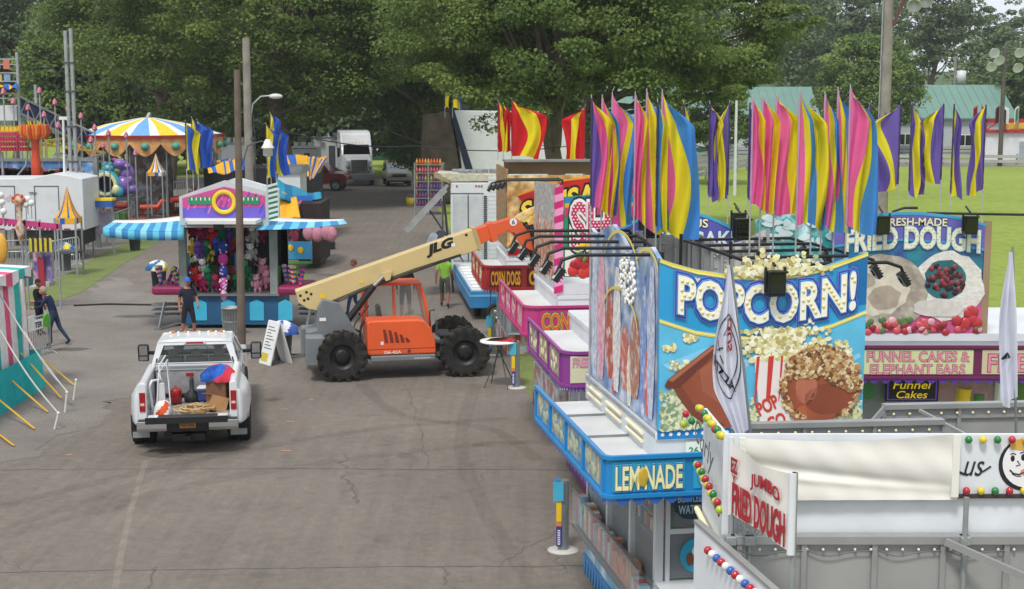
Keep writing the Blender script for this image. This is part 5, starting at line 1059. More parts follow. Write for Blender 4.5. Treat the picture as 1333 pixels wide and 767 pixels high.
# ===== long blue tray stand beyond and white cargo trailer
a_, c_ = gp(590, 345, .9), gp(612, 380, .9); d_ = math.atan2(-(a_.x-c_.x), a_.y-c_.y)
o = thing('game_stand', 'long low blue stand topped by a row of white lids, behind the corn dog trailer', 'game stand', (c_.x, c_.y, 0), d_); Ld = (a_-c_).length
b = MB(mat('#2f7fb8', .4, var=.1, dirt=.1)); b.box(0, 1.7, 0, Ld, .38, .92); b.build('body', o, .02); b = MB(TRAY); b.box(.05, 1.65, .05, Ld-.05, .921, .96); b.build('top', o)
for k in range(8): b = MB(mat('#e3e5e4', .4, var=.05)); b.box(.10, .45, .4+k*Ld/8.6, .4+k*Ld/8.6+.42, .961, 1.02); b.build('lid', o, .03)
b = MB(mat('#6fb1d6', .4)); b.box(-.01, 0, 0, Ld, .74, .8); b.box(0, 1.7, -.01, 0, .74, .8); b.use(BLKP); b.box(.6, .62, -.25, -.2, .3, 1.0); b.box(1.2, 1.22, -.25, -.2, .3, 1.0); b.box(.6, 1.22, -.25, -.2, .98, 1.0); b.build('rail', o)
wheel(o, (.3, .9, .3), .30, .2); wheel(o, (.75, -.4, .3), .28, .2, axis='y')
C_ = gp(592, 356); Yc = 53.0; p_ = at(587, 330, Yc); o = thing('cargo_trailer', 'white cargo trailer with double rear doors behind the orange boom head', 'cargo trailer', (p_.x, Yc, 0), 0)
b = MB(WP); b.box(0, 2.5, 0, 7, .5, 3.75); b.build('body', o, .03); b = MB(mat('#c3c7ca', .4, .2, var=.1)); b.box(.08, .62, -.03, 0, .9, 3.3); b.box(.66, 1.15, -.03, 0, .9, 3.3); b.build('door', o, .01)
b = MB(DGR)
for k in range(30): b.box(1.2, 1.32, -.04, -.0, .9+k*.08, .95+k*.08)
b.box(.0, 1.2, -.02, -.0, 3.34, 3.37); b.box(.62, .65, -.035, 0, .9, 3.3); b.box(.66, 1.15, -.035, -.03, 2.05, 2.08); b.use(RED)
for x in (.2, .9, 1.0, 1.1): b.box(x, x+.06, -.03, 0, 3.6, 3.65)
b.build('hinge', o); b = MB(WP)
for k in range(22): b.box(1.36, 2.46, -.015, 0, .7+k*.15, .82+k*.15)
b.build('corrugated_wall', o)
b = MB(mat('#8f8464', .6, var=.2, sc=3)); b.prism([(-.6, 3.95), (.0, 3.7), (.0, 3.85), (-.6, 4.1)], -.1, 1.2, 'y'); b.use(mat('#b8b4a0', .6, var=.3, sc=6)); b.prism([(-.5, 4.1), (2.1, 4.0), (2.1, 3.8), (0, 3.78)], .0, 1.6, 'y'); b.use(STL)
for k in range(24): q2 = random.Random(k); x = q2.uniform(-.2, 1.8); y = q2.uniform(.2, 2.8); b.box(x, x+.2, y*.5, y*.5+.2, 3.95, 4.18)
b.build('roof_load', o, .01); wheel(o, (.15, 2.0, .45), .45, .3)
# propped loading ramp and things beneath
a_, c_ = at(531, 297, 50), at(582, 242, 50.5)
o = thing('ramp_door', 'grey ribbed ramp door hanging tilted left of the white cargo trailer', 'ramp', (a_.x, a_.y, 0))
d_ = (c_-a_).normalized(); nr = Vector((-d_.z, 0, d_.x)); b = MB(mat('#a2a6a4', .45, .4, var=.15, dirt=.2)); A0 = a_-Vector(o.location); L_ = (c_-a_).length
M = Matrix.Translation(A0)@Matrix(((d_.x, 0, nr.x, 0), (0, 1, 0, 0), (d_.z, 0, nr.z, 0), (0, 0, 0, 1)))
b.box(0, L_, -1.1, 1.1, -.05, .02, M)
for k in range(14): b.box(.02, L_-.02, -1.05+k*.16, -1.0+k*.16, .02, .06, M)
b.box(0, L_, -1.14, -1.1, -.12, .1, M); b.build('panel', o)
b = MB(DGR, True); b.cyl(A0+d_*L_*.9, (A0.x+L_*.75, 1, 0), .04); b.cyl(A0+d_*L_*.5, (A0.x+L_*.95, 0, 1.2), .03); b.cyl((A0.x+L_*.62, -1, 0), (A0.x+L_*.62, -1, A0.z+1.0), .03); b.build('prop', o)
for (px, c, s, lab) in ((563, '#8c939c', .38, 'grey sack'), (572, '#3a3f48', .42, 'dark bundle'), (580, '#aab2bb', .36, 'pale sack')):
    g_ = gp(px, 338); cloth_heap('sack', (g_.x, g_.y+1.5, .0), s, s, s*2.6, [FB(c)], px, lab+' heaped in the shade below the tilted ramp door', 'sack')
# rack of bottled drinks
p_ = at(540, 267, 84); o = thing('drink_rack', 'tall wire rack of orange and purple bottles beside the lane', 'rack', (p_.x, 84, 0), R(-8)); 
b = MB(GALV); H_ = 3.0
for x in (0, .8, 1.6):
    for y in (0, .5): b.box(x-.03, x+.03, y-.03, y+.03, 0, H_)
for k in range(6): b.box(0, 1.6, 0, .5, .45+k*.48, .48+k*.48)
b.build('frame', o)
q = random.Random(4)
for k in range(6):
    b = MB(None, True)
    for j in range(9):
        b.use(mat(q.choice([['#7a3a8a', '#8a3a6a'], ['#6a4a9a', '#8c3a5c'], ['#9a4a7a', '#54489a'], ['#b0a23a', '#8a5a8a'], ['#e0862a', '#d85a7a'], ['#e8692a', '#e0a42a']][k]), .4)); x = .12+j*.17; b.lathe([(.001, 0), (.06, 0), (.065, .2), (.025, .28), (.025, .34), (.001, .34)], (x, .1, .48+k*.48-(.0 if k < 5 else .0)), 8)
    b.build('bottles', o)
g_ = gp(534, 268); b = MB(mat('#e0c02a', .5)); b.lathe([(.001, .02), (.2, 0), (.27, .5), (.24, .5), (.18, .06)], (0, 0, 0), 14); b.use(STL); b.tube([(-.26, 0, .5), (-.1, 0, .7), (.1, 0, .7), (.26, 0, .5)], .012, 5); o = b.build('bucket', loc=(g_.x, g_.y, 0)); tag(o, 'yellow bucket on the asphalt at the foot of the wire bottle rack', 'bucket')
# tall white screen trailer
p_ = at(592, 215, 92); o = thing('screen_trailer', 'tall white sided trailer behind the red and yellow flags, its dark side leaning left', 'trailer', (p_.x, 92, 0)); o.scale = (1.2, 1, 1)
b = MB(mat('#d5d8db', .5, var=.04, dirt=.08)); b.prism([(.55, .5), (8.2, .5), (8.2, 5.7), (0, 5.85)], 0, 2.4, 'y'); b.build('body', o, .02); b = MB(mat('#1e2a45', .5)); b.prism([(-.25, 5.85), (0, 5.85), (.95, 2.2), (.55, 2.2)], -.05, 2.4, 'y'); b.build('side_stripe', o)
b = MB(mat('#61564a', .9, var=.35, sc=2, bump=1, bsc=6)); b.prism([(-1.9, .3), (.5, .3), (-.2, 5.75), (-1.7, 5.6)], .1, 2.2, 'y'); b.build('dark_curtain', o, .05); b = MB(DGR); b.box(4.0, 5.0, -.03, 0, 2.6, 3.7); b.use(WHT); b.box(3.95, 4.9, -.04, -.03, 2.7, 3.65); b.build('door', o)
for k in range(2): wheel(o, (6+k*1.2, .2, .5), .5, .3, axis='y')
# ------------------------------------------------------------------ white fried dough booth nearest the camera
CAN = mat('#e0ddd6', .8, var=.05, sc=1.5, bump=.25, bsc=6, spec=.2); PNL = mat('#dde1e6', .5, var=.04, dirt=.12, sc=1.8); GPN = mat('#9c9c9a', .5, .0, var=.12, dirt=.2, sc=1.2); RIB = mat('#a3a4a3', .45, .4, var=.1)
FT = thing('fried_dough_booth', 'white booth with grey panel backs nearest the camera at bottom right', 'food booth', (1.8, 12.0, 0))
O = Vector((1.8, 12.0, 0))
b = MB(GPN); b.box(0.1, 6, 0, .05, .3, 3.20); b.build('rear_panel', FT)
b = MB(RIB); b.box(.05, 6, -.05, .06, 3.20, 3.28)
for x in (.13, .68, 1.28, 1.86, 2.4, 3.0): b.box(x-.025, x+.025, -.035, 0, .3, 3.2)
b.box(.1, 6, -.03, 0, 2.6, 2.62); b.build('rib', FT, .006)
b = MB(PNL); b.box(.0, 6, .12, .16, 3.24, 4.12); b.build('white_board', FT)
b = MB(PNL); b.box(1.96, 6, .09, .118, 3.60, 4.13); b.build('sign_board', FT, .004)
b = MB(mat('#3b3b3b', .5)); b.box(1.98, 6, .06, .12, 3.585, 3.61); b.use(mat('#8a3030', .6)); b.box(1.98, 6, .075, .09, 3.572, 3.583); b.build('sign_edge', FT)
BC = {c: mat(v, .25, var=.05, coat=.4) for c, v in dict(g='#1f7a3c', y='#d8c02c', r='#b32233', w='#e6e4de', b='#2a5fb0', o='#a8bf2c').items()}
def bulbs_row(T, pts, seq, r=.033, up=None):
    for i, p in enumerate(pts):
        c = seq[i % len(seq)]; b = MB(BC[c], True); b.ball(p, r*1.0, r*1.0, r*1.05, 10); b.use(STL); b.ball(Vector(p)+Vector((0, r*.8, 0)), r*.6, r*.4, r*.6, 8); b.build('bulb', T)
bulbs_row(FT, [(2.06+k*.122, .05, 4.09) for k in range(8)], 'gygry')
bulbs_row(FT, [(2.06+k*.122, .05, 3.645) for k in range(8)], 'rygry')
b = MB(mat('#22252b', .5)); b.text('us', (2.13, .086, 3.83), .17, .13, off=.0, shear=.35); b.bar((2.2, .086, 3.80), (2.27, .086, 3.85), .008, .012); b.bar((2.0, .086, 3.80), (2.05, .086, 3.78), .008, .02)
lt = b.build('lettering', FT)
# round smiling face with a chef's hat, cut by the frame edge
q = random.Random(2); mc_ = (2.62, 3.865); b = MB(mat('#1d2026', .5)); b.prism(blobp(q, mc_[0], mc_[1], .215, .225, 30, .0), .084, .0885, 'y'); b.use(mat('#e9e9ea', .5, var=.03)); b.prism(blobp(q, mc_[0]+.022, mc_[1]+.012, .205, .21, 30, .0), .0805, .0838, 'y')
b.use(mat('#d9a94e', .5, var=.08)); b.prism([(2.50, 4.0), (2.49, 4.07), (2.53, 4.09), (2.56, 4.08), (2.60, 4.10), (2.66, 4.08), (2.72, 4.09), (2.74, 4.02), (2.66, 3.985)][::-1], .0765, .080, 'y')
b.use(mat('#1d2026', .5)); b.ball((2.52, .079, 3.92), .018, .003, .028, 10); b.ball((2.61, .079, 3.93), .02, .003, .03, 10); b.tube([(2.50, .079, 3.955), (2.52, .079, 3.965), (2.545, .079, 3.955)], .005, 5); b.tube([(2.58, .079, 3.965), (2.61, .079, 3.978), (2.64, .079, 3.965)], .005, 5)
b.tube([(2.56, .079, 3.90), (2.585, .079, 3.865), (2.55, .079, 3.855)], .005, 5); b.tube([(2.50, .079, 3.82), (2.53, .079, 3.79), (2.58, .079, 3.78), (2.64, .079, 3.81)], .007, 5); b.tube([(2.52, .079, 3.785), (2.56, .079, 3.765), (2.6, .079, 3.765)], .004, 5)
b.use(mat('#d98f6a', .5)); b.prism(blobp(q, 2.63, 3.80, .035, .03, 10, .2), .076, .080, 'y'); fe = b.build('face_emblem', FT); fe.location.x = -.07
b = MB(WHT, True); q = random.Random(9)
for k in range(26): x = .3+k*.135; b.ball((x, -.03, 3.155), .014, .014, .014, 6)
b.build('small_bulbs', FT); b = MB(mat('#6d7270', .6), True)
for x0, x1 in ((.12, .66), (.70, 1.26), (1.3, 1.84), (1.88, 2.38)): b.tube([(x0+(x1-x0)*t/8, -.04, 3.16-.05*math.sin(math.pi*t/8)-.02*math.sin(2.2*math.pi*t/8)) for t in range(9)], .006, 5)
b.build('wire', FT)
b = MB(RIB); b.bar((1.86, -.08, 3.24), (2.75, -.7, 2.95), .035, .06); b.build('brace', FT)
# left return wall
def PW3(px, py, Y): return at(px, py, Y)-O
wl0, wl1 = Vector((.05, 1.8, 0)), Vector((.04, .15, 0))
def wallq(b, z00, z01, z10, z11, t=.03, a=0, e=1, off=0):
    p, q_ = wl0.lerp(wl1, a), wl0.lerp(wl1, e); o_ = Vector((-off, 0, 0)); b.add([p+o_+Vector((0, 0, z00)), q_+o_+Vector((0, 0, z10)), q_+o_+Vector((0, 0, z11)), p+o_+Vector((0, 0, z01))]+[v+o_+Vector((t, 0, 0)) for v in (p+Vector((0, 0, z00)), q_+Vector((0, 0, z10)), q_+Vector((0, 0, z11)), p+Vector((0, 0, z01)))], [(0, 1, 2, 3), (7, 6, 5, 4), (0, 4, 5, 1), (2, 6, 7, 3), (0, 3, 7, 4), (1, 5, 6, 2)], False)
b = MB(PNL); wallq(b, 3.42, 3.98, 3.46, 4.08); sw = b.build('side_sign', FT)
b = MB(mat('#56595c', .5)); b.text('Curly', (-.055, .95, 3.80), 1.35, .30, right=(wl1-wl0), up=(0, 0, 1), off=-.0, shear=.3); b.build('lettering', sw)
b = MB(PNL); wallq(b, 2.88, 3.40, 2.95, 3.44); wallq(b, .5, 2.84, .5, 2.9); b.build('side_wall', FT)
b = MB(STL); wallq(b, 2.84, 2.88, 2.90, 2.94, .05, 0, 1, .012); b.build('rail', FT)
b = MB(mat('#f2e6bd', .4, var=0), True); b.cyl(wl0.lerp(wl1, .0)+Vector((-.05, 0, 2.98)), wl0.lerp(wl1, .95)+Vector((-.05, 0, 3.04)), .028); b.build('tube_light', FT)
bulbs_row(FT, [wl0.lerp(wl1, t/11)+Vector((-.05, 0, 3.98+.1*t/11+.02*(t % 2))) for t in range(12)], 'oyrgoy', .036)
bulbs_row(FT, [wl0.lerp(wl1, t/12)+Vector((-.06, 0, 3.42+.03*t/12+.03*(t % 2))) for t in range(13)], 'orygor', .036)
bulbs_row(FT, [wl0+Vector((-.16, .1, 3.90)), wl0+Vector((-.18, .1, 3.80)), wl0+Vector((-.1, .1, 3.83))], 'rog', .036)
b = MB(mat('#8a1f2a', .5)); 
for k in range(5): p = wl0.lerp(wl1, .45+k*.07); b.ball(p+Vector((-.008, 0, 3.30)), .004, .05, .045, 8)
b.build('red_dots', FT)
# flared lower board with red white blue bulbs
j0, j1 = Vector((-.12, .55, .38)), Vector((.34, -1.6, .38)); b = MB(PNL); b.add([j0+Vector((-.06, 0, .4)), j1+Vector((-.06, 0, .4)), j1+Vector((-.06, 0, 2.8)), j0+Vector((-.06, 0, 2.84)), j0+Vector((-.02, 0, .4)), j1+Vector((-.02, 0, .4)), j1+Vector((-.02, 0, 2.8)), j0+Vector((-.02, 0, 2.84))], [(0, 1, 2, 3), (7, 6, 5, 4), (0, 4, 5, 1), (2, 6, 7, 3), (0, 3, 7, 4), (1, 5, 6, 2)], False); b.build('front_board', FT)
b = MB(RIB); b.bar(j0+Vector((-.04, 0, 2.85)), j1+Vector((-.04, 0, 2.83)), .06, .03); b.build('board_rail', FT)
bulbs_row(FT, [j0.lerp(j1, .2+t*.05)+Vector((-.09, 0, 2.72)) for t in range(12)], 'rwb', .036)
b = MB(mat('#2a5fb0', .5)); b.text('Fresh', j0.lerp(j1, .72)+Vector((-.066, 0, 2.42)), 1.0, .22, right=(j1-j0), off=.01, shear=.2); b.build('lettering', FT)
b = MB(mat('#9b9d9e', .5, .4, var=.5, sc=60)); b.box(.12, .42, -.02, .02, 3.24, 3.58); b.build('mesh_vent', FT)
b = MB(GALV, True)
for px, y, z0, z1 in ((950, .08, 2.0, 3.75), (974, .06, 0, 3.45), (1253, .0, 0, 3.62)): p = at(px, 700, 12+y)-O; b.cyl((p.x, y-.06, z0), (p.x, y-.06, z1), .024, n=10)
b.build('upright', FT); b = MB(GALV); 
for px in (950, 974, 1253): p = at(px, 720, 12)-O; b.box(p.x-.045, p.x+.045, -.08, .02, 3.20, 3.28)
b.build('clamp', FT, .01)
# banner leaning out on its pole
BN = thing('fried_dough_banner', 'white cloth banner lettered JUMBO FRIED DOUGH in red, stretched between poles', 'banner', (1.85, 12.02, 0))
bp0, bp1 = Vector((0, 0, 0)), Vector((.31, -1.08, 0)); dn = (bp1-bp0).normalized(); Lb = (bp1-bp0).length; nn = Vector((dn.y, -dn.x, 0))
def cl_(u, v): sag = .05*math.sin(math.pi*u)*(1 if v > .5 else .3); return bp0+dn*(Lb*u)+nn*(.015*math.sin(u*9+v*3))+Vector((0, 0, 3.47+.61*v-sag*v))
b = MB(CAN, True); b.grid(cl_, 30, 10); b.build('cloth', BN)
REDL = mat('#a8202e', .6, var=.03); b = MB(REDL)
def onb(st, u0, w, z, h, wf=None, off=.03): b.text(st, bp0+dn*(Lb*u0)-nn*(-.022)+Vector((0, 0, z)), w, h, right=dn, off=off, warp=wf, ext=.003)
onb('FRIED DOUGH', .51, Lb*.86, 3.62, .25, None, .035); onb('JUMBO', .62, Lb*.46, 3.87, .13, lambda a, z: (a, z-.5*(a**2)+.01)); onb('EZ', .10, .12, 3.90, .12); onb('Y', .10, .05, 3.78, .07); b.build('lettering', BN)
b = MB(GALV, True); b.cyl(bp1+Vector((.02, 0, 0)), bp1+Vector((.02, 0, 4.1)), .024); b.build('pole', BN); b = MB(WHT, True); b.cyl(bp1+Vector((0, -.01, 3.45)), bp1+Vector((0, -.01, 4.1)), .032); b.build('sleeve', BN); b = MB(WHT, True); b.cyl(bp0+Vector((0, 0, 3.45)), bp0+Vector((0, 0, 4.12)), .022); b.build('sleeve', BN)
# blank cream banner
CBN = thing('blank_banner', 'blank cream canvas banner sagging across the back of the white booth', 'banner', (1.92, 12.02, 0))
def cb(u, v): return Vector((1.86*u, .02*math.sin(u*3)+.022*math.exp(-((v-.62+u*.5)/.10)**2)-.02*math.exp(-((v-.45+u*.32)/.07)**2)*(u > .1)+.003*math.sin(u*40+v*11)-.012*math.sin(v*9+u*4), 3.57+.545*v+(.035*u-.055*math.sin(math.pi*u))*v))
b = MB(CAN, True); b.grid(cb, 80, 40); b.build('cloth', CBN); b = MB(mat('#e4e2da', .7, var=.03)); b.box(0, .05, -.012, .01, 3.57, 4.115); b.build('hem', CBN); b = MB(mat('#e4e2da', .7, var=.03)); b.box(1.80, 1.86, -.012, .01, 3.6, 4.14); b.build('hem', CBN)
# grey backs of the booth boards behind
for k, (p0_, p1_, zt_, hh, lab) in enumerate((((955, 555), (1228, 549), 3.75, .7, 'long grey sign back with a row of small bulbs under the POPCORN! board'), ((1150, 530), (1345, 526), 3.75, .7, 'grey sign back with a slanted left end below the funnel cake window'))):
    a_, c_ = gp(*p0_, zt_), gp(*p1_, zt_); o = thing('sign_back', lab, 'sign board', (a_.x, a_.y, 0), math.atan2(c_.y-a_.y, c_.x-a_.x), 'grey sign backs'); Lx = (c_-a_).length
    b = MB(GPN); b.prism([(0, zt_-hh), (Lx, zt_-hh), (Lx, zt_), (0, zt_)] if k == 0 else [(-.25, zt_-hh), (Lx, zt_-hh), (Lx, zt_), (.02, zt_), (-.22, zt_-.28)], 0, .04, 'y'); b.build('panel', o); b = MB(RIB); b.box(0, Lx, -.05, .06, zt_-.02, zt_+.03); b.box(0, Lx, -.03, 0, zt_-.13, zt_-.10)
    if k: b.bar((.02, -.01, zt_), (-.22, -.01, zt_-.28), .05); b.bar((.35, -.1, zt_-.02), (.75, -.9, zt_-.22), .03)
    n = int(Lx/.55)
    for j in range(n+1): b.box(j*Lx/n-.02, j*Lx/n+.02, -.03, 0, zt_-hh, zt_-.02)
    b.build('frame', o); b = MB(mat('#e8dcb0', .4, var=0), True)
    for j in range(int(Lx/.17)): b.ball((.1+j*.17, -.04, zt_-.07), .016, n=6)
    b.build('small_bulbs', o)
# limp flags in front
WFL = mat('#e2e3ee', .75, var=.06, sc=3, transl=.25, spec=.2, bump=.2, bsc=8)
def limp(label, px0, py0, px1, py1, Y, w, cat, shape, side, base):
    t0, t1 = at(px0, py0, Y), at(px1, py1, Y); o = thing('hanging_flag', label, cat, (t1.x, Y, 0), 0, 'limp pale flags on leaning poles'); T0 = t0-Vector((t1.x, Y, 0)); dz = (t0-t1).length
    b = MB(STL, True); b.cyl(T0+Vector((0, 0, .05)), Vector((t1.x+(t1.x-t0.x)*.4-t1.x, 0, base)), .013, n=8); b.build('pole', o)
    def f(u, v):
        wd = shape(v); x = T0.x+(0-T0.x)*v+side*(wd*u)-.01; return Vector((x, -.02-.05*math.sin(u*13+v*2)*min(1, v*3)-.03*math.sin(u*5+v*4), T0.z-dz*v-.14*u*u*(v < .99)*0-.10*math.sin(u*3)*v))
    b = MB(WFL, True); b.grid(f, 36, 30); fl_ = b.build('cloth', o); return o, fl_, f
shp = lambda v: .03+.30*math.sin(min(1, v*1.45)*math.pi/2)**1.6 if v < .75 else .33-.5*(v-.75)
o, fl_, f = limp('pale flag with a black ring and PIZZA lettering hanging before the POPCORN! board', 951, 345, 975, 556, 13.6, .3, 'flag', lambda v: .02+.27*math.sin(min(1, v*1.4)*math.pi/2)**1.4-(.6*max(0, v-.75)), -1, 3.3)
def dec(o, f, rows, m, name, d=.018):
    b = MB(m)
    for (u0, v0, u1, v1, w) in rows:
        n = 8; pts = []
        for i in range(n+1):
            u, v = u0+(u1-u0)*i/n, v0+(v1-v0)*i/n; pts.append((u, v))
        for i in range(n):
            (ua, va), (ub, vb) = pts[i], pts[i+1]; dx, dy = ub-ua, (vb-va)*3; l = math.hypot(dx, dy) or 1; nx, ny = -dy/l*w, dx/l*w/3
            Q = [(ua+nx, va+ny), (ub+nx, vb+ny), (ub-nx, vb-ny), (ua-nx, va-ny)]; b.add([f(min(1, max(0, a)), c)+Vector((0, -d, 0)) for a, c in Q], [(0, 1, 2, 3)])
    return b.build(name, o)
ringp = [(.45+.42*math.cos(R(a)), .52+.24*math.sin(R(a))) for a in range(0, 361, 12)]
rows = [(ringp[i][0], ringp[i][1], ringp[i+1][0], ringp[i+1][1], .014) for i in range(len(ringp)-1)]+[(.42+.30*math.cos(R(a)), .52+.165*math.sin(R(a)), .42+.30*math.cos(R(a+14)), .52+.165*math.sin(R(a+14)), .012) for a in range(60, 300, 14)]
rows += [(.80, .44, .70, .50, .012), (.80, .50, .62, .47, .012), (.70, .52, .60, .56, .014), (.78, .56, .64, .60, .014)]
dec(o, f, rows, INK, 'emblem'); 
def ftext(o, f, st, u0, v0, du, dv, m, name, flip=False, off=.03):
    V, F, bb = _text(st, off, 0); w, h = bb[2]-bb[0], bb[3]-bb[1]; b = MB(m); vs = []
    for x, y in V:
        a, c = (x-bb[0])/w, (y-bb[1])/h; u, v = u0+du[0]*a+dv[0]*c, v0+du[1]*a+dv[1]*c; vs.append(f(min(1, max(0, u)), min(1, max(0, v)))+Vector((0, -.03, 0)))
    b.add(vs, [tuple(x) for x in F], False); return b.build(name, o)
ftext(o, f, 'PIZZA', .95, .58, (-.72, .17), (0, -.065), INK, 'lettering'); ftext(o, f, 'OUS', .25, .30, (.0, .20), (.2, .0), REDL, 'lettering')
o, fl_, f = limp('pale limp flag at the right edge beside the infield grass', 1318, 328, 1324, 515, 13.4, .3, 'flag', lambda v: .02+.15*math.sin(min(1, v*1.5)*math.pi/2)**1.3, -1, 3.3)
ftext(o, f, 'A', .2, .70, (.6, .0), (0, -.06), INK, 'lettering')
# ------------------------------------------------------------------ feather flags
FH = dict(P='#f070ac', Y='#efdf34', B='#4f93dc', V='#7561b0', R='#cf2a30', b='#3f66c4')
FPOLE = mat('#b9bcbe', .4, .5, var=.05)
def flagmat(cols, cum, A, fr, ph):
    m = bpy.data.materials.new('flag_cloth'); m.use_nodes = True; nt = m.node_tree; N = nt.nodes; L = nt.links; b = N['Principled BSDF']
    def M(op, *a):
        x = N.new('ShaderNodeMath'); x.operation = op
        for k, v in enumerate(a):
            if isinstance(v, (int, float)): x.inputs[k].default_value = v
            else: L.new(v, x.inputs[k])
        return x.outputs[0]
    u = N.new('ShaderNodeUVMap'); u.uv_map = 'cloth_uv'; sp = N.new('ShaderNodeSeparateXYZ'); L.new(u.outputs[0], sp.inputs[0]); U, V = sp.outputs[0], sp.outputs[1]
    t = M('ADD', U, M('MULTIPLY', M('MULTIPLY', M('SINE', M('ADD', M('MULTIPLY', V, fr), ph)), A), M('SINE', M('MULTIPLY', U, math.pi))))
    r = N.new('ShaderNodeValToRGB'); r.color_ramp.interpolation = 'CONSTANT'; e = r.color_ramp.elements
    while len(e) > 1: e.remove(e[-1])
    e[0].position = 0; e[0].color = lin(FH[cols[0]])
    for k in range(1, len(cols)): x = e.new(cum[k]); x.color = lin(FH[cols[k]])
    L.new(t, r.inputs[0]); tc = N.new('ShaderNodeTexCoord'); nz = N.new('ShaderNodeTexNoise'); nz.inputs['Scale'].default_value = 4; nz.inputs['Detail'].default_value = 6; L.new(tc.outputs['Object'], nz.inputs['Vector'])
    h = N.new('ShaderNodeHueSaturation'); L.new(r.outputs[0], h.inputs['Color']); L.new(M('ADD', M('MULTIPLY', nz.outputs['Fac'], .25), .87), h.inputs['Value'])
    L.new(h.outputs[0], b.inputs['Base Color']); b.inputs['Roughness'].default_value = .75; b.inputs['Specular IOR Level'].default_value = .15
    tr = N.new('ShaderNodeBsdfTranslucent'); mx = N.new('ShaderNodeMixShader'); mx.inputs[0].default_value = .38; L.new(h.outputs[0], tr.inputs[0]); L.new(b.outputs[0], mx.inputs[1]); L.new(tr.outputs[0], mx.inputs[2]); L.new(mx.outputs[0], N['Material Output'].inputs[0]); return m
def feather(px, py0, py1, Y, wpx, cols, side, seed, label, group, base=3.1, wv=.25, pinch=0):
    q = random.Random(seed); p = at(px, py0, Y); p2 = at(px, py1, Y); L_ = p.z-p2.z; w = wpx*1.12*Y/FPX
    o = thing('feather_flag', label, 'flag', (p.x, Y, base), 0, group); H = p.z-base
    b = MB(FPOLE, True); b.tube([(0, 0, 0), (0, 0, H*.6), (0, 0, H+.02)], [.014, .011, .006], 7); b.build('pole', o)
    ph = [q.uniform(0, 6) for _ in range(6)]; amp = .05+.07*w
    def f(u, v):
        t = max(0, v-.0); top = min(1, (v*5.0)/(u+.02)) if u > 0 else 1
        wid = w*(.93+.14*math.sin(v*4+ph[0]))*(1-pinch*math.sin(math.pi*min(1, v*1.1))**2)
        g = u+wv*.35*math.sin(v*5.5+ph[1])*math.sin(math.pi*u)+.10*math.sin(v*2.6+ph[2])*math.sin(math.pi*u)
        x = side*(g*wid*min(1, .06+v*4.5)**.8+.006)
        y = amp*1.5*math.sin(u*(8+5*q0)+v*(2+3*q0)+ph[3])*min(1, v*4)*u**.5+.05*math.sin(u*3+v*7+ph[4])*u
        z = H-L_*v-.16*w*u-u*.22*L_*max(0, .16-v)*1.4-.04*math.sin(u*5+ph[5])*v
        return (x, y, z)
    q0 = q.random(); n = len(cols); wts = [q.uniform(.75, 1.3) for _ in cols]; s = sum(wts); cum = [0]
    for w_ in wts: cum.append(cum[-1]+w_/s)
    m = flagmat(cols, cum, q.uniform(.08, .24), q.uniform(3, 6.5), ph[3])
    b = MB(m, True); b.grid(f, 26, 44); fc = b.build('cloth', o); uv = fc.data.uv_layers.new(name='cloth_uv')
    for li, lp in enumerate(fc.data.loops): vi = lp.vertex_index; uv.data[li].uv = ((vi % 27)/26, (vi//27)/44)
    b = MB(mat('#b58aa8' if cols[0] == 'P' else '#3a3350', .8), True)
    b.tube([(side*.004, -.003, H-.03-L_*.95*k/12) for k in range(13)], [.013+.004*(k % 2) for k in range(13)], 6)
    b.build('pole_sleeve', o); return o
def pos(i, n): return ['first', 'second', 'third', 'fourth', 'fifth', 'sixth', 'seventh', 'eighth'][i]
LFT = [(770, 125, 272, 24, 'VPPY', 1), (784, 125, 277, 20, 'PPYB', 1), (797, 122, 292, 30, 'PPYB', 1), (827, 121, 288, 15, 'PPY', 1), (842, 117, 299, 26, 'PYYB', 1), (862, 118, 303, 44, 'PYYBB', 1), (856, 130, 300, 14, 'BY', 1)]
for i, (px, a, c, w, cl, s) in enumerate(LFT):
    feather(px, a, c, 19.2+.12*(i % 3), w, cl, s, i+1, pos(i, 7)+' flag from the left in the left cluster of pink, yellow and blue flags', 'pink yellow and blue feather flags on the popcorn trailer')
RGT = [(980, 125, 268, 16, 'PPY', 1), (993, 123, 273, 19, 'PPY', 1), (1011, 122, 277, 29, 'PPYY', 1), (1041, 118, 292, 34, 'PYBYY', 1), (1074, 120, 296, 22, 'PYB', 1), (1091, 115, 297, 20, 'PYYB', 1), (1107, 112, 298, 34, 'PPYYB', 1), (1060, 140, 294, 16, 'YB', 1)]
for i, (px, a, c, w, cl, s) in enumerate(RGT):
    feather(px, a, c, 18.4+.12*(i % 3), w, cl, s, i+20, pos(i, 7)+' flag from the left in the right cluster of pink, yellow and blue flags', 'pink yellow and blue feather flags on the popcorn trailer')
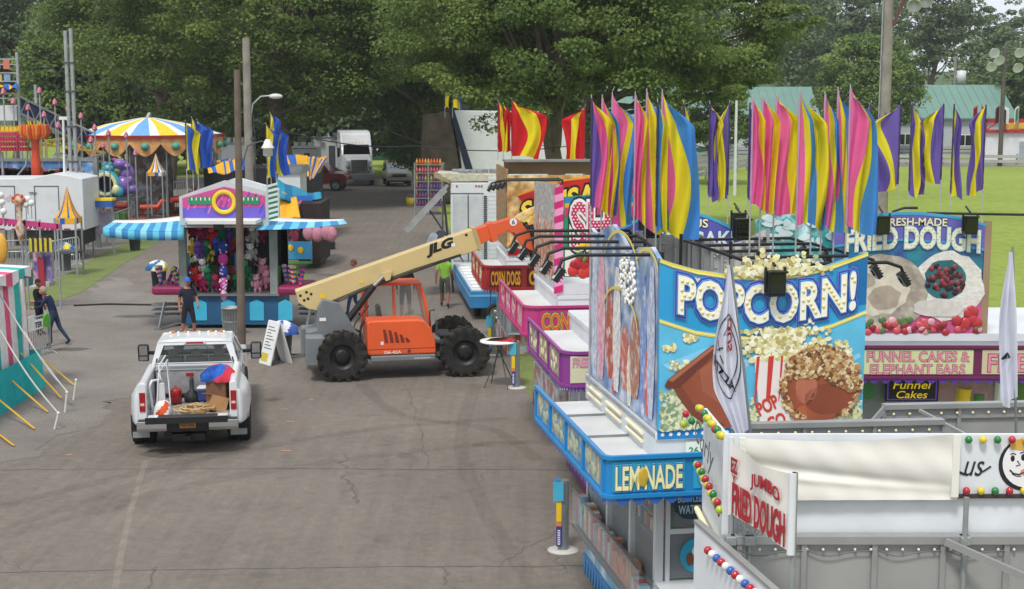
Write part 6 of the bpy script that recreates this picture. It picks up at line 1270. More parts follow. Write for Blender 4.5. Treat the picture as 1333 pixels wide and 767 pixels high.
for i, (px, a, c, w, cl, s, lb) in enumerate([(890, 133, 255, 8, 'VY', 1, 'narrow purple and yellow flag showing behind the left pink cluster'), (924, 133, 258, 15, 'VVY', 1, 'purple and yellow flag left of a crossed pair between the pink clusters'), (950, 132, 258, 17, 'VYV', -1, 'purple and yellow flag right of a crossed pair between the pink clusters'),
        (976, 132, 262, 8, 'V', 1, 'purple flag edge showing at the left of the right pink cluster'), (1134, 132, 250, 9, 'VY', -1, 'narrow purple and yellow flag between the pink cluster and the tall grey pole'), (1173, 133, 243, 31, 'VYV', -1, 'wide purple flag with a yellow stripe just right of the tall grey pole'),
        (1187, 134, 253, 17, 'VYV', 1, 'twisted purple and yellow flag second to the right of the tall grey pole'), (1229, 133, 237, 27, 'VYV', -1, 'purple flag with yellow stripe above the letters FRIED'), (1242, 133, 256, 10, 'YV', 1, 'thin folded yellow and purple flag above the letters DOUGH'), (1284, 134, 250, 18, 'VYV', -1, 'rightmost purple and yellow flag, twisted, beside the red building')]):
    feather(px, a, c, 26.0 if px > 1100 else 26.2, w*1.15, cl, s, 50+i, lb, 'purple and yellow feather flags', wv=.5, pinch=.25 if w < 30 else .1)
for i, (px, a, c, w, cl, lb) in enumerate([(648, 130, 196, 12, 'RYR', 'leftmost narrow red and yellow flag above the brown roof box'), (655, 134, 196, 10, 'YR', 'yellow and red flag folded behind the wide red one'), (666, 128, 202, 38, 'RYYR', 'wide red and yellow flag blown to the right above the brown roof box'), (762, 137, 208, 27, 'RYR', 'red and yellow flag just left of the pink cluster')]):
    feather(px, a, c, 41.5, w, cl, 1 if px < 700 else -1, 70+i, lb, 'red and yellow feather flags', base=5.1 if px < 700 else 3.1)
for i, (px, a, c, w, cl, lb) in enumerate([(241, 157, 222, 17, 'YbbY', 'blue and yellow flag at the far left of the game booth roof'), (249, 152, 217, 22, 'Ybb', 'middle blue and yellow flag of the left three on the game booth'), (256, 155, 215, 18, 'Ybb', 'rightmost of the left three blue and yellow flags on the game booth')]):
    feather(px, a, c, 43.8+.15*i, w, cl, 1, 80+i, lb, 'blue and yellow feather flags', base=4.0)
for i, (px, a, c, w, cl, lb) in enumerate([(346, 160, 231, 13, 'Yb', 'blue and yellow flag left of the white lamp shade on the game booth'), (351, 146, 190, 11, 'Yb', 'tallest blue and yellow flag beside the white lamp shade'), (358, 162, 226, 17, 'Ybb', 'blue and yellow flag right of the white lamp shade on the game booth')]):
    feather(px, a, c, 43.8+.15*i, w, cl, 1, 90+i, lb, 'blue and yellow feather flags', base=4.0)
for i, (px, a, c, w, cl, lb) in enumerate([(579, 108, 140, 5, 'Y', 'small yellow flag on the tall white screen trailer'), (589, 96, 141, 10, 'YYb', 'small yellow and blue flag high on the left end of the screen trailer')]):
    feather(px, a, c, 72.5, w, cl, 1, 100+i, lb, 'small flags on the screen trailer', base=5.75)
# ------------------------------------------------------------------ race fence, barns, poles
def post_row(o, pts, h, nr, m, step, zoff=.25):
    pl = [Vector((p[0], p[1], 0)) for p in pts]
    for i in range(len(pl)-1):
        k = max(1, int((pl[i+1]-pl[i]).length/step))
        for j in range(k): p = pl[i].lerp(pl[i+1], j/k); b = MB(m[0]); b.box(p.x-.09, p.x+.09, p.y-.05, p.y+.05, 0, h+.05); b.build('post', o)
    for r in range(nr):
        b = MB(m[1]); z = zoff+(h-zoff)*(r+.5)/nr
        for i in range(len(pl)-1): b.bar(pl[i]+Vector((0, -.12, z)), pl[i+1]+Vector((0, -.12, z)), .06, .30)
        b.build('rail', o)
GRW = [mat('#9c9a94', .8, var=.15), mat('#a6a8a4', .6, var=.12, sc=.6, dirt=.15)]
o = thing('guard_rail', 'low grey guard rail of horizontal beams along the near edge of the race track', 'guard rail', (0, 0, 0)); post_row(o, [gp(700, 290)[:2], gp(800, 258)[:2], gp(880, 243)[:2], gp(930, 230)[:2], gp(985, 219)[:2], gp(1060, 215)[:2], gp(1180, 216)[:2], gp(1420, 217)[:2]], 1.15, 2, GRW, 3.2)
o = thing('guard_rail', 'far guard rail of three pale beams in front of the green roofed barns', 'guard rail', (0, 0, 0)); post_row(o, [gp(860, 226)[:2], gp(960, 209)[:2], gp(1080, 206.5)[:2], gp(1420, 207.5)[:2]], 1.4, 3, GRW, 3.6)
ROOF = mat('#678a7e', .45, .1, var=.06, sc=.4); SID = mat('#b3b9c0', .6, var=.05, sc=.5); WNS = mat('#1d4a38', .6, var=.1)
def barn(label, x0, x1, Y, dep, ze, zr, wins, doors=()):
    o = thing('barn', label, 'barn', (x0, Y, 0)); w = x1-x0; b = MB(SID); b.box(0, w, 0, dep, 0, ze); b.prism([(0, ze), (dep, ze), (dep/2, zr-.12)], .02, w-.02, 'x')
    for k in range(int(w/.6)): b.box(k*.6, k*.6+.05, -.03, 0, .9, ze)
    b.build('wall', o)
    b = MB(WNS); b.box(-.02, w+.02, -.05, 0, 0, .95); b.build('wainscot', o)
    b = MB(ROOF); q0 = [(-.5, ze-.15), (dep/2, zr), (dep/2, zr-.15), (-.5, ze-.3)]
    b.prism(q0, -.5, w+.5, 'x'); b.prism([(dep+.5, ze-.15), (dep+.5, ze-.3), (dep/2, zr-.15), (dep/2, zr)], -.5, w+.5, 'x'); d = Vector((0, dep/2+.5, zr-ze+.15))
    for k in range(int((w+1)/.9)): x = -.5+k*.9; b.bar((x, -.5, ze-.13), (x, dep/2, zr+.02), .06, .05)
    b.build('roof', o)
    for (px0, px1, z0, z1) in wins:
        a, c = at(px0, 185, Y).x-x0, at(px1, 185, Y).x-x0; b = MB(DGL); b.box(a, c, -.04, -.02, z0, z1); b.build('window', o); b = MB(WHT); b.box(a-.1, c+.1, -.06, -.04, z0-.1, z0); b.box(a-.1, c+.1, -.06, -.04, z1, z1+.1); b.box((a+c)/2-.04, (a+c)/2+.04, -.06, -.04, z0, z1); b.build('window_frame', o)
    return o
xx = lambda px, Y: at(px, 150, Y).x
barn('long barn with a pale green roof and white walls right of the rounded tree', xx(1150, 158), xx(1318, 158), 158, 12, 4.4, 7.8, [(1172, 1184, 1.4, 2.5), (1246, 1266, 1.3, 2.4), (1213, 1220, 1.4, 2.4)])
barn('green roofed barn behind the pink flags, left of the rounded tree', xx(800, 162), xx(1062, 162), 162, 11, 4.3, 7.6, [(940, 950, 1.5, 2.8), (860, 870, 1.5, 2.6)])
barn('grey shed with a dark green base behind the beige car', xx(478, 152), xx(572, 152), 152, 8, 2.8, 3.4, [])
o = thing('red_stand', 'red framed white stand with flags on its roof at the right edge', 'stand', (xx(1283, 150), 150, 0)); b = MB(mat('#d7d9db', .6, var=.05)); b.box(0, 9, 0, 4, 0, 2.9); b.build('wall', o); b = MB(mat('#b02420', .5)); b.box(-.2, 9, -.3, 4, 2.9, 3.15); b.box(-.2, 9, -.3, -.2, 3.9, 4.3)
for k in range(8): b.bar((k*1.2, -.25, 3.1), (k*1.2+1.2, -.25, 4.0), .12)
for k in range(5): b.box(k*2-.1, k*2+.1, -.3, -.1, 3.1, 4.3)
b.build('frame', o); b = MB(mat('#d9a72e', .5)); b.box(2, 6, -.35, -.3, 3.3, 3.9); b.build('yellow_panel', o); b = MB(mat('#9aa3a8', .5)); b.box(3.6, 4.6, -.05, 0, 0, 2.0); b.build('door', o)
for i, px in enumerate((1272, 1277, 1301, 1307, 1326)):
    p = at(px, 152, 149); o = thing('pennant', ['red', 'red and white', 'dark red', 'white and black', 'white and green'][i]+' pennant above the red framed stand, '+['far left', 'second from left', 'middle', 'second from right', 'far right'][i], 'flag', (p.x, 149, 3.15), 0, 'pennants over the red stand'); b = MB(STL, True); b.cyl((0, 0, 0), (0, 0, 2.6), .04, n=6); b.build('pole', o)
    b = MB(FB(['#b02420', '#c23a3a', '#7a2a2a', '#d9d9d9', '#dfe3df'][i]), True); b.grid(lambda u, v: (.45*u*(1 if i % 2 else -1), .1*math.sin(u*5), 2.5-1.6*v-.3*u), 6, 6); b.use(FB(['#7a1a1a', '#e6e6e6', '#3a2a2a', '#222222', '#3a7a4a'][i])); b.grid(lambda u, v: (.25*u*(1 if i % 2 else -1)-.1, .1*math.sin(u*5)-.05, 2.3-1.3*v-.3*u), 4, 5); b.build('cloth', o)
# poles
WD = lambda c: mat(c, .9, var=.22, sc=2.2, bump=.7, bsc=8, spec=.15)
def pole(label, px, pyb, Y, zt, r, m, cat='utility pole', lean=0, name='utility_pole'):
    p = at(px, pyb, Y); o = thing(name, label, cat, (p.x, Y, 0)); b = MB(m, True); b.tube([(0, 0, -.1), (lean*.5, 0, zt*.5), (lean, 0, zt)], [r, r*.85, r*.72], 12); b.build('shaft', o); return o
g_ = gp(315, 462); pa = pole('brown wooden pole standing between the pickup and the telehandler, shorter of the pair', 315, 462, g_.y, zy(91, g_.y), .115, WD('#6d6157'), lean=.06)
b = MB(DGR, True); b.tube([(.1, 0, 5.0), (.3, 0, 5.6), (.65, 0, 5.72), (.78, 0, 5.68)], .018, 7); b.build('arm', pa)
b = MB(mat('#dcdcd4', .4), True); b.lathe([(.05, .22), (.09, .16), (.11, .1), (.17, .0), (.17, -.02), (.13, -.02), (.13, -.20), (.06, -.24), (.001, -.24)], (.82, 0, 5.55), 16); b.build('lamp_shade', pa)
pb = pole('taller grey weathered pole with a curved street lamp behind the game booth', 327, 330, 49.5, zy(50, 49.5), .17, WD('#8b867f'))
b = MB(GALV, True); b.tube([(.1, 0, 6.2), (.18, 0, 6.6), (.45, 0, 6.85), (.8, 0, 6.88)], .03, 7); b.build('arm', pb); b = MB(mat('#c9ccc9', .4), True); b.ball((.95, 0, 6.86), .24, .1, .09, 12); b.build('lamp_head', pb)
b = MB(DGR, True); b.tube([(.19, -.05, 6.2), (.24, -.05, 5.2), (.2, -.05, 4), (.22, -.05, 3)], .012, 5); b.box(.1, .2, -.1, .1, 5.4, 5.5); b.build('cable', pb)
pc = pole('thick tall grey pole rising out of the picture right of the pink flags', 1147, 290, 52, 12.2, .235, WD('#8a857e'))
b = MB(GALV, True); b.tube([(-.24, -.05, 3), (-.2, -.05, 12)], .03, 6); b.build('conduit', pc); b = MB(mat('#5a3a36', .6)); b.bar((.15, -.1, 9.3), (.62, -.3, 10.6), .09, .12); b.bar((-.2, -.2, 10.5), (1.4, -.2, 10.5), .1); b.build('bracket', pc)
for x, z in ((.75, 10.15), (1.15, 10.3), (.85, 10.55), (1.3, 10.75)):
    b = MB(mat('#c3c7c9', .3, .2, var=.03), True); b.lathe([(.05, 0), (.13, .06), (.24, .28), (.26, .36), (.24, .36), (.12, .1), (.001, .06)], (0, 0, 0), 16); l_ = b.build('floodlight', pc, loc=(x, -.5, z)); l_.rotation_euler = (R(125), 0, R(-15))
b = MB(DGR, True); b.tube([(-.03, -.22, 6.3), (-.03, -.24, 5.4), (-.05, -.22, 4.4)], .02, 5); b.box(-.09, .05, -.3, -.18, 5.5, 5.9); b.build('switch_box', pc)
pd = pole('dark floodlight pole with four lamp heads beside the red framed stand', 1302, 203, 140, zy(62, 140), .24, WD('#5c564f'), 'light pole', name='light_pole')
b = MB(mat('#4a3c38', .7)); zt = zy(66, 140); b.box(-1.3, 1.3, -.1, .1, zt, zt+.15); b.box(-1.2, 1.2, -.1, .1, zt-1.4, zt-1.25); b.build('crossarm', pd)
for x, z in ((-1.2, zt+.1), (1.2, zt+.1), (-1.4, zt-1.2), (-.7, zt-.6), (1.1, zt-1.3)): b = MB(mat('#c6cccf', .35, .1, var=.03), True); b.lathe([(.1, 0), (.3, .1), (.52, .5), (.5, .5), (.001, .2)], (0, 0, 0), 14); l_ = b.build('lamp_head', pd, loc=(x, -.2, z-.1)); l_.rotation_euler = (R(118), 0, 0)
pole('thin grey post above the barn roof, left of the white tank', 1204, 150, 175, zy(90, 175), .2, WD('#8a857e')); pe = pole('thin grey post carrying a white tank above the barn roof', 1241, 150, 175, zy(73, 175), .2, WD('#8a857e')); b = MB(WP, True); b.lathe([(.001, -.8), (.55, -.8), (.55, .7), (.001, .75)], (.75, 0, zy(100, 175)), 14); b.box(0, .75, -.1, .1, zy(100, 175)-.1, zy(100, 175)+.1); b.build('tank', pe)
pf = pole('white pole behind the pink flags beside the leafy tree', 957, 215, 100, zy(120, 100), .12, WP)
def wire(label, pts, r=.016, sag=.5):
    o = MB(mat('#2a2a2a', .7, var=0), True); P = [at(*p) for p in pts]; L_ = []
    for i in range(len(P)-1):
        for k in range(12): t = k/12; v = P[i].lerp(P[i+1], t); v.z -= sag*4*t*(1-t); L_.append(v)
    L_.append(P[-1]); o.tube(L_, r, 5); w_ = o.build('overhead_wire'); tag(w_, label, 'wire', 'overhead wires')
wire('thin wire from the grey lamp pole running right past the screen trailer', [(336, 160, 49.5), (540, 190, 58), (780, 184, 66)], .022, .3)
wire('wire slanting down from the tall grey pole at the right to the barn roof', [(1152, 90, 52), (1205, 140, 157)], .03, .5)
wire('wire from the tall grey pole leaving left behind the pink flags', [(1142, 85, 52), (1010, 165, 110), (890, 130, 150)], .03, 1.0)
b = MB(mat('#2b2927', .8)); a_, c_ = gp(100, 397), gp(248, 397)
# ------------------------------------------------------------------ far vehicles
def wheelset(T, spots, r, w, axis='x'):
    for (x, y) in spots: wheel(T, (x, y, r), r, w, axis=axis, side=-1)
p_ = gp(468, 242); SM = thing('semi_truck', 'white semi truck cab with sleeper facing the camera at the end of the midway', 'semi truck', (p_.x, p_.y, 0), R(12))
b = MB(WHT)   # front faces -y ; local origin at the front axle line
b.prism([(0.1, 1.05), (0.0, 1.9), (.35, 2.05), (1.5, 2.25), (1.9, 2.3), (1.9, 1.0), (1.5, 1.0)], -.95, .95, 'x'); b.build('hood', SM, .12, seg=3)
b = MB(WHT); b.prism([(1.6, 1.0), (1.6, 2.28), (2.05, 3.05), (2.6, 3.85), (3.3, 4.05), (5.0, 4.08), (5.0, 1.0)], -1.18, 1.18, 'x'); b.build('cab', SM, .12, seg=3)
b = MB(DGL); b.add([(-1.02, 1.60, 2.30), (1.02, 1.60, 2.30), (.95, 1.99, 3.02), (-.95, 1.99, 3.02)], [(0, 1, 2, 3)]); b.build('windshield', SM)
b = MB(DGL); b.box(1.185, 1.195, 2.0, 2.7, 2.3, 3.0); b.box(1.185, 1.195, 3.6, 4.1, 2.5, 3.0); b.box(-1.195, -1.185, 2.0, 2.7, 2.3, 3.0); b.build('side_window', SM)
b = MB(DGR); b.prism([(-.55, 1.15), (.55, 1.15), (.62, 1.95), (-.62, 1.95)], -.06, .05, 'y'); 
gr = b.build('grille', SM); b = MB(CHR)
for k in range(7): b.box(-.55, .55, -.075, -.06, 1.2+k*.11, 1.23+k*.11)
for x in (-.62, .58): b.box(x, x+.04, -.08, .0, 1.12, 1.98)
b.build('grille_bars', gr)
b = MB(mat('#8f9396', .4, var=.1)); b.box(-1.15, 1.15, -.15, .4, .35, .95); b.build('bumper', SM, .08)
for s in (-1, 1):
    b = MB(mat('#aab0b4', .15, .3)); b.ball((s*.85, .12, 1.45), .17, .2, .2, 10); b.build('headlight', SM)
    b = MB(mat('#9a9da0', .4, var=.1), True); b.grid(lambda u, v: (s*(.75+.43*v), .75-.62*math.cos(u*math.pi), .55+.62*math.sin(u*math.pi)), 12, 3); f_ = b.build('fender', SM); f_.modifiers.new('s', 'SOLIDIFY').thickness = .03
    b = MB(BLKP); b.box(s*1.38-.1, s*1.38+.1, 1.7, 1.8, 2.1, 2.8); b.bar((s*1.15, 1.8, 2.7), (s*1.35, 1.75, 2.7), .04); b.build('mirror', SM)
    wheel(SM, (s*1.0, .75, .5), .5, .3, side=-s)
    for y in (6.6, 7.9): wheel(SM, (s*.95, y, .5), .5, .5, side=-s)
b = MB(mat('#b98a3a', .4))
for x in (-.5, -.25, 0, .25, .5): b.box(x-.04, x+.04, 2.10, 2.16, 3.14, 3.18)
b.build('marker_lights', SM); b = MB(WHT); b.box(-1.18, 1.18, 5.0, 6.0, .5, .8); b.use(DGR); b.box(-.5, .5, 5.0, 8.6, .7, 1.0); b.use(WHT); b.box(1.0, 1.2, 2.0, 5.6, .45, 1.0); b.build('chassis', SM)
p_ = gp(430, 249); RP = thing('red_pickup', 'dark red pickup parked beside the white semi truck, its front to the right', 'pickup truck', (p_.x, p_.y+.4, 0), R(-6))
MR = mat('#7a1219', .3, var=.05, coat=.4); b = MB(MR); b.prism([(-4.2, .5), (-4.2, 1.35), (-1.9, 1.35), (-1.85, 1.3), (0, 1.28), (.9, 1.22), (1.15, 1.0), (1.15, .5)], 0, 1.9, 'y'); b.build('body', RP, .07)
b = MB(MR); b.prism([(-1.95, 1.3), (-1.7, 1.9), (-.55, 1.92), (-.05, 1.3)], .12, 1.78, 'y'); b.build('cab', RP, .04); b = MB(DGL); b.prism([(-1.75, 1.36), (-1.6, 1.82), (-.62, 1.84), (-.22, 1.36)], .10, 1.8, 'y'); b.build('window', RP); b = MB(BLKP)
for x in (-3.9, -3.3, -2.7): b.bar((x, .1, 1.35), (x+.1, .1, 2.0), .07)
b.box(-4.1, -2.0, .05, .15, 1.95, 2.02); b.box(-4.1, -2.0, .05, .15, 1.65, 1.70); b.box(-2.1, -1.9, .4, 1.5, 1.3, 2.3); b.build('rack', RP); b = MB(CHR); b.box(1.1, 1.25, 0, 1.9, .45, .75); b.build('bumper', RP, .03)
b = MB(LENS); b.box(1.05, 1.17, .05, .4, .85, 1.05); b.build('headlight', RP)
for x in (-3.2, .35): wheel(RP, (x, .05, .42), .42, .28, axis='y'); wheel(RP, (x, 1.85, .42), .42, .28, axis='y', side=1)
p_ = gp(520, 243); SV = thing('beige_car', 'beige four wheel drive car facing the camera right of the semi truck', 'car', (p_.x, p_.y, 0), R(10)); MS_ = mat('#a8a294', .3, var=.05, coat=.4)
b = MB(MS_); b.prism([(0, .45), (-.05, .95), (.1, 1.08), (1.15, 1.18), (1.3, 1.15), (4.4, 1.15), (4.4, .45)], -.92, .92, 'x'); b.build('body', SV, .1, seg=3); b = MB(MS_); b.prism([(1.2, 1.1), (1.85, 1.68), (2.1, 1.74), (4.2, 1.74), (4.4, 1.1)], -.80, .80, 'x'); b.build('cab', SV, .1, seg=3)
b = MB(mat('#8fa3a8', .08, spec=.8, var=0)); b.add([(-.74, 1.2, 1.15), (.74, 1.2, 1.15), (.68, 1.84, 1.66), (-.68, 1.84, 1.66)], [(0, 1, 2, 3)]); b.build('windshield', SV)
b = MB(BLKP); b.box(-.5, .5, -.09, -.02, .72, .92); b.box(-.9, .9, -.1, .1, .35, .45); b.box(.81, .83, 2, 4.1, 1.2, 1.62); b.box(-.83, -.81, 2, 4.1, 1.2, 1.62); b.build('grille', SV); b = MB(MS_); b.box(-.93, .93, -.14, .1, .45, .66); b.build('bumper', SV, .04); b = MB(CHR); b.box(-.5, .5, -.1, -.09, .81, .84); b.build('grille_bar', SV)
for s in (-1, 1):
    b = MB(LENS); b.box(s*.73-.16, s*.73+.16, -.07, .05, .74, .93); b.build('headlight', SV, .03); b = MB(BLKP); b.box(s*1.02-.09, s*1.02+.09, 1.55, 1.65, 1.12, 1.28); b.build('mirror', SV, .02)
    for y in (.8, 3.5): wheel(SV, (s*.8, y, .36), .36, .25, side=-s)
# white site trailers behind
def sbox(label, px0, px1, pyt, Y, pyb, name='site_trailer', top=None):
    a, c = at(px0, 200, Y).x, at(px1, 200, Y).x; z1 = zy(pyt, Y); z0 = max(.4, zy(pyb, Y)); o = thing(name, label, 'trailer', (a, Y, 0)); w = c-a
    b = MB(WP); b.box(0, w, 0, 2.5, z0, z1); b.build('body', o, .03); b = MB(DGR); b.box(w*.55, w*.75, -.02, 0, z0+.2, z0+(z1-z0)*.75); b.use(STL); b.box(0, w, -.04, 0, z1-.12, z1-.02); b.build('door', o)
    b = MB(WP)
    for k in range(3): b.box(w*.15+k*w*.25, w*.3+k*w*.25, .5, 1.2, z1, z1+.3)
    b.build('roof_vent', o, .03); 
    for k in (.2, .8): wheel(o, (w*k, .1, .45), .45, .3, axis='y')
    return o
sbox('white trailer with a roof unit glimpsed right of the carousel', 262, 290, 194, 92, 215); sbox('white trailer glimpsed left of the wooden poles', 288, 322, 186, 88, 225); sbox('long white trailer left of the semi truck cab', 405, 447, 178, 118, 225); sbox('white trailer with an open side and posts behind the yellow awning', 376, 412, 192, 100, 222)
# ------------------------------------------------------------------ game booth in the middle
TEAL = FB('#62b8d2'); TB2 = FB('#3f86b8'); TB3 = FB('#86c9e0'); CWH = mat('#d6d6d2', .75, var=.05, bump=.15, bsc=6)
g0 = gp(300, 430); GB = thing('game_booth', 'game booth with striped blue awnings, pink peaked sign and hanging prize toys', 'game booth', (at(300, 430, g0.y+.3).x, g0.y+.3, 0)); GY = g0.y+.3; GX = GB.location.x
def gl(px, py, dy=0): p = at(px, py, GY+dy); return Vector((p.x-GX, dy, p.z))
xl, xr = gl(240, 400).x, gl(362, 400).x
b = MB(mat('#23577f', .5, var=.1)); b.box(xl, xr, 0, 2.2, .12, 1.0); cb_ = b.build('counter_base', GB)
for k in range(4): b = MB(mat('#3fb4d6', .5, var=.08)); x = xl+.25+k*.85; b.prism([(x-.0, .25), (x+.42, .25), (x+.42, .78), (x+.21, .88), (x, .78)], -.02, 0, 'y'); b.build('front_panel', GB)
b = MB(STL); b.box(xl-.05, xr+.05, -.12, 2.3, 1.0, 1.06); b.build('counter', GB)
b = MB(mat('#7f8a84', .6, var=.2))
for x in (xl-.02, xr-.12): b = MB(mat('#7f8a84', .6, var=.2)); b.box(x-.1, x+.12, -.02, .16, 1.06, 3.0); b.build('post', GB); b = MB(mat('#7f8a84', .6, var=.2)); b.box(x-.1, x+.12, 2.1, 2.25, .1, 3.0); b.build('post', GB)
b = MB(None); q = random.Random(5); n = 16
for k in range(n): b.use(mat(['#8a2a20', '#c23a20', '#2a2030', '#3f7a3a', '#a8301e', '#c23a20'][k % 6], .6, var=.15)); x = xl+.1+k*(xr-xl-.2)/n; b.box(x, x+(xr-xl-.2)/n, 1.2, 1.24, 1.0, 1.75)
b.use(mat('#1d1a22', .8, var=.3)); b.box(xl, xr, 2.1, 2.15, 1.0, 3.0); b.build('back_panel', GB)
# roof ridge and sign
z0, z1, zs0, zs1 = gl(300, 291).z, gl(292, 247).z, gl(300, 284).z, gl(300, 240).z
sl, sr_ = gl(238, 280).x, gl(345, 280).x; sm = gl(292, 247).x
b = MB(mat('#c9cccd', .4, .3, var=.08)); b.prism([(sl-.1, z0-.08), (sr_+.1, z0-.08), (sr_+.1, gl(340, 250).z), (sm, gl(290, 235).z), (sl-.1, gl(238, 256).z)], .02, .14, 'y'); sgn = b.build('sign_frame', GB)
b = MB(mat('#cf4a94', .4, var=.06)); Pp = [(sl, z0+.16), (sr_, z0+.16), (sr_, gl(340, 255).z), (sm, gl(290, 243).z), (sl, gl(240, 258).z)]; b.prism(Pp, -.01, .015, 'y')
b.use(mat('#6a5ac4', .4, var=.1)); b.prism([(sl, z0+.16), (sr_, z0+.16), (sr_, z0+.50), (sl, z0+.46)], -.015, -.011, 'y'); q = random.Random(3)
for k in range(22):
    x = sl+.12+k*(sr_-sl-.2)/22; b.use(mat(['#e07ab0', '#5a4ab8'][k % 2], .4)); zc = z0+q.uniform(.28, .7); b.prism([(x, zc), (x+.05, zc+.02), (x+.16, zc+.3), (x+.12, zc+.28)], -.019-.0005*k, -.0155-.0005*k, 'y')
b.build('sign_face', sgn)
b = MB(mat('#e3c331', .4, var=.05), True); c = gl(292, 263); b.lathe([(.24, -.02), (.25, -.05), (.35, -.05), (.37, -.02), (.24, -.02)], (c.x, -.03, c.z), 30, 'y'); b.use(mat('#a86a20', .5)); b.lathe([(.37, -.03), (.385, -.03), (.385, -.01), (.37, -.01)], (c.x, -.03, c.z), 30, 'y'); b.build('ring', sgn)
for sx, st in ((-1, 'GUESS'), (1, 'SCALE')):
    b = MB(mat('#1f8a58', .4, var=.08)); xa = c.x+sx*.38; xb = c.x+sx*1.02; x0_, x1_ = min(xa, xb), max(xa, xb); zc = gl(290, 261).z
    b.prism([(x0_, zc-.11), (x1_, zc-.11), (x1_+.05, zc), (x1_, zc+.11), (x0_, zc+.11), (x0_-.05, zc)], -.045, -.032, 'y'); b.build('sign_bar', sgn)
    b = MB(PW)
    for k in range(5): x = x0_+.06+k*.13; b.box(x, x+.03, -.055, -.045, zc+.0, zc+.09)
    b.build('bulb_marks', sgn)
b = MB(None)
for k in range(14): b.use(mat(['#2c7a50', '#e3e6e2'][k % 2], .5)); z = z0+.1+k*.075; x = sr_+.12; b.add([(x, -.06, z), (x+.25, .1, z+.06), (x+.25, .1, z+.13), (x, -.06, z+.07)], [(0, 1, 2, 3)])
b.build('striped_end', sgn)
b = MB(mat('#d2d5d6', .5, var=.05)); b.prism([(sl-.12, .02), (sr_+.12, .02), (sr_+.12, 2.2), (sl-.12, 2.2)], z0-.12, z0-.06, 'z'); 
b.prism([(sl-.1, z0), (sr_+.1, z0), (sr_+.1, gl(340, 252).z), (sm, gl(290, 236).z), (sl-.1, gl(238, 257).z)], 1.9, 2.2, 'y'); b.build('roof', GB)
b = MB(STL, True); 
for k in range(9): x = sl+.1+k*(sr_-sl-.2)/8; b.cyl((x, -.02, z0+.02), (x, .3, z0+.6), .02, n=6)
b.build('roof_rail', GB)
# awnings
def awn(name, A, B, C, D, n, m2, hem=True, sag=.08):
    """A,B at the booth (near, far) C,D outer (far, near)"""
    A, B, C, D = map(Vector, (A, B, C, D)); b = MB(None, True)
    def f(u, v): p = A.lerp(D, u).lerp(B.lerp(C, u), v); return p-Vector((0, 0, sag*math.sin(math.pi*u)*.6+.02*math.sin(u*n*math.pi)))
    b.grid(f, n, 6, lambda i, j: CWH if j > 3 else m2[i % len(m2)]); 
    if hem: b.grid(lambda u, v: f(u, 0)+Vector((0, -.01, -.26*v-.03*math.sin(u*n*math.pi))), n, 2, lambda i, j: m2[i % len(m2)])
    o = b.build(name, GB); o.modifiers.new('s', 'SOLIDIFY').thickness = .015; return o
zt = z0-.12; AB = [TEAL, TB2, TB3, TB2]
awn('awning', gl(239, 301, -.7), gl(241, 281, 1.6), gl(150, 287, 1.5), gl(134, 297, -.9), 13, AB); 
awn('awning', gl(333, 299, -.7), gl(348, 281, 1.6), gl(447, 285, 1.5), gl(452, 291, -.5), 11, AB, False); 
b = MB(CWH); A_ = [gl(245, 292, -.9), gl(333, 292, -.9), gl(342, 288, .1), gl(240, 288, .1)]; b.add([v for v in A_]+[v+Vector((0, 0, .1)) for v in A_], [(3, 2, 1, 0), (4, 5, 6, 7), (0, 1, 5, 4), (1, 2, 6, 5), (2, 3, 7, 6), (3, 0, 4, 7)]); b.build('front_canopy', GB); b = MB(BLKP); c = gl(285, 294, -.6); b.box(c.x-.14, c.x+.14, -.75, -.5, c.z-.1, c.z+.14); b.build('floodlight', GB, .02)
for s, (x0_, x1_) in ((-1, (xl-.95, xl)), (1, (xr, xr+.95))):
    b = MB(mat('#8c1a52', .5, var=.1)); b.box(x0_, x1_, -.1, 1.6, 1.02, 1.28); b.build('side_shelf', GB, .08)
for x0_, x1_ in ((xl-1.05, xl-.35), (xr+.55, xr+1.05)):
    b = MB(STL); b.bar((x0_+.3, -.3, .02), (x1_, .9, .02), .25, .04); b.bar((x0_+.3, -.1, .02), (x0_+.45, .1, .8), .06); 
    for k in range(3): b.box(x0_, x0_+.8, .2, .8, .35+k*.15, .38+k*.15)
    b.build('step_stair', GB)
# hanging prizes: each plush is a thing of its own
def plush(label, c, s, cols, seed):
    q = random.Random(seed); m = [mat(k, .95, var=.15, sc=12, bump=.8, bsc=50, spec=.05) for k in cols]; b = MB(m[0], True)
    b.ball((0, 0, 0), .15*s, .12*s, .19*s, 10); b.use(m[-1]); b.ball((0, -.02*s, .25*s), .13*s, .12*s, .12*s, 10)
    b.use(m[0])
    for a in (-1, 1): b.ball((a*.10*s, 0, .35*s), .05*s, .03*s, .06*s, 6); b.ball((a*.16*s, -.02, .04*s), .05*s, .05*s, .12*s, 8); b.ball((a*.09*s, -.06*s, -.2*s), .06*s, .06*s, .10*s, 8)
    b.use(INK); 
    for a in (-1, 1): b.ball((a*.045*s, -.13*s, .28*s), .016*s, n=5)
    o = b.build('plush_toy', loc=(GX+c.x, GY+c.y, c.z)); o.rotation_euler = (0, q.uniform(-.3, .3), q.uniform(-.5, .5)); tag(o, label, 'plush toy', 'plush prizes hanging in the game booths'); return o
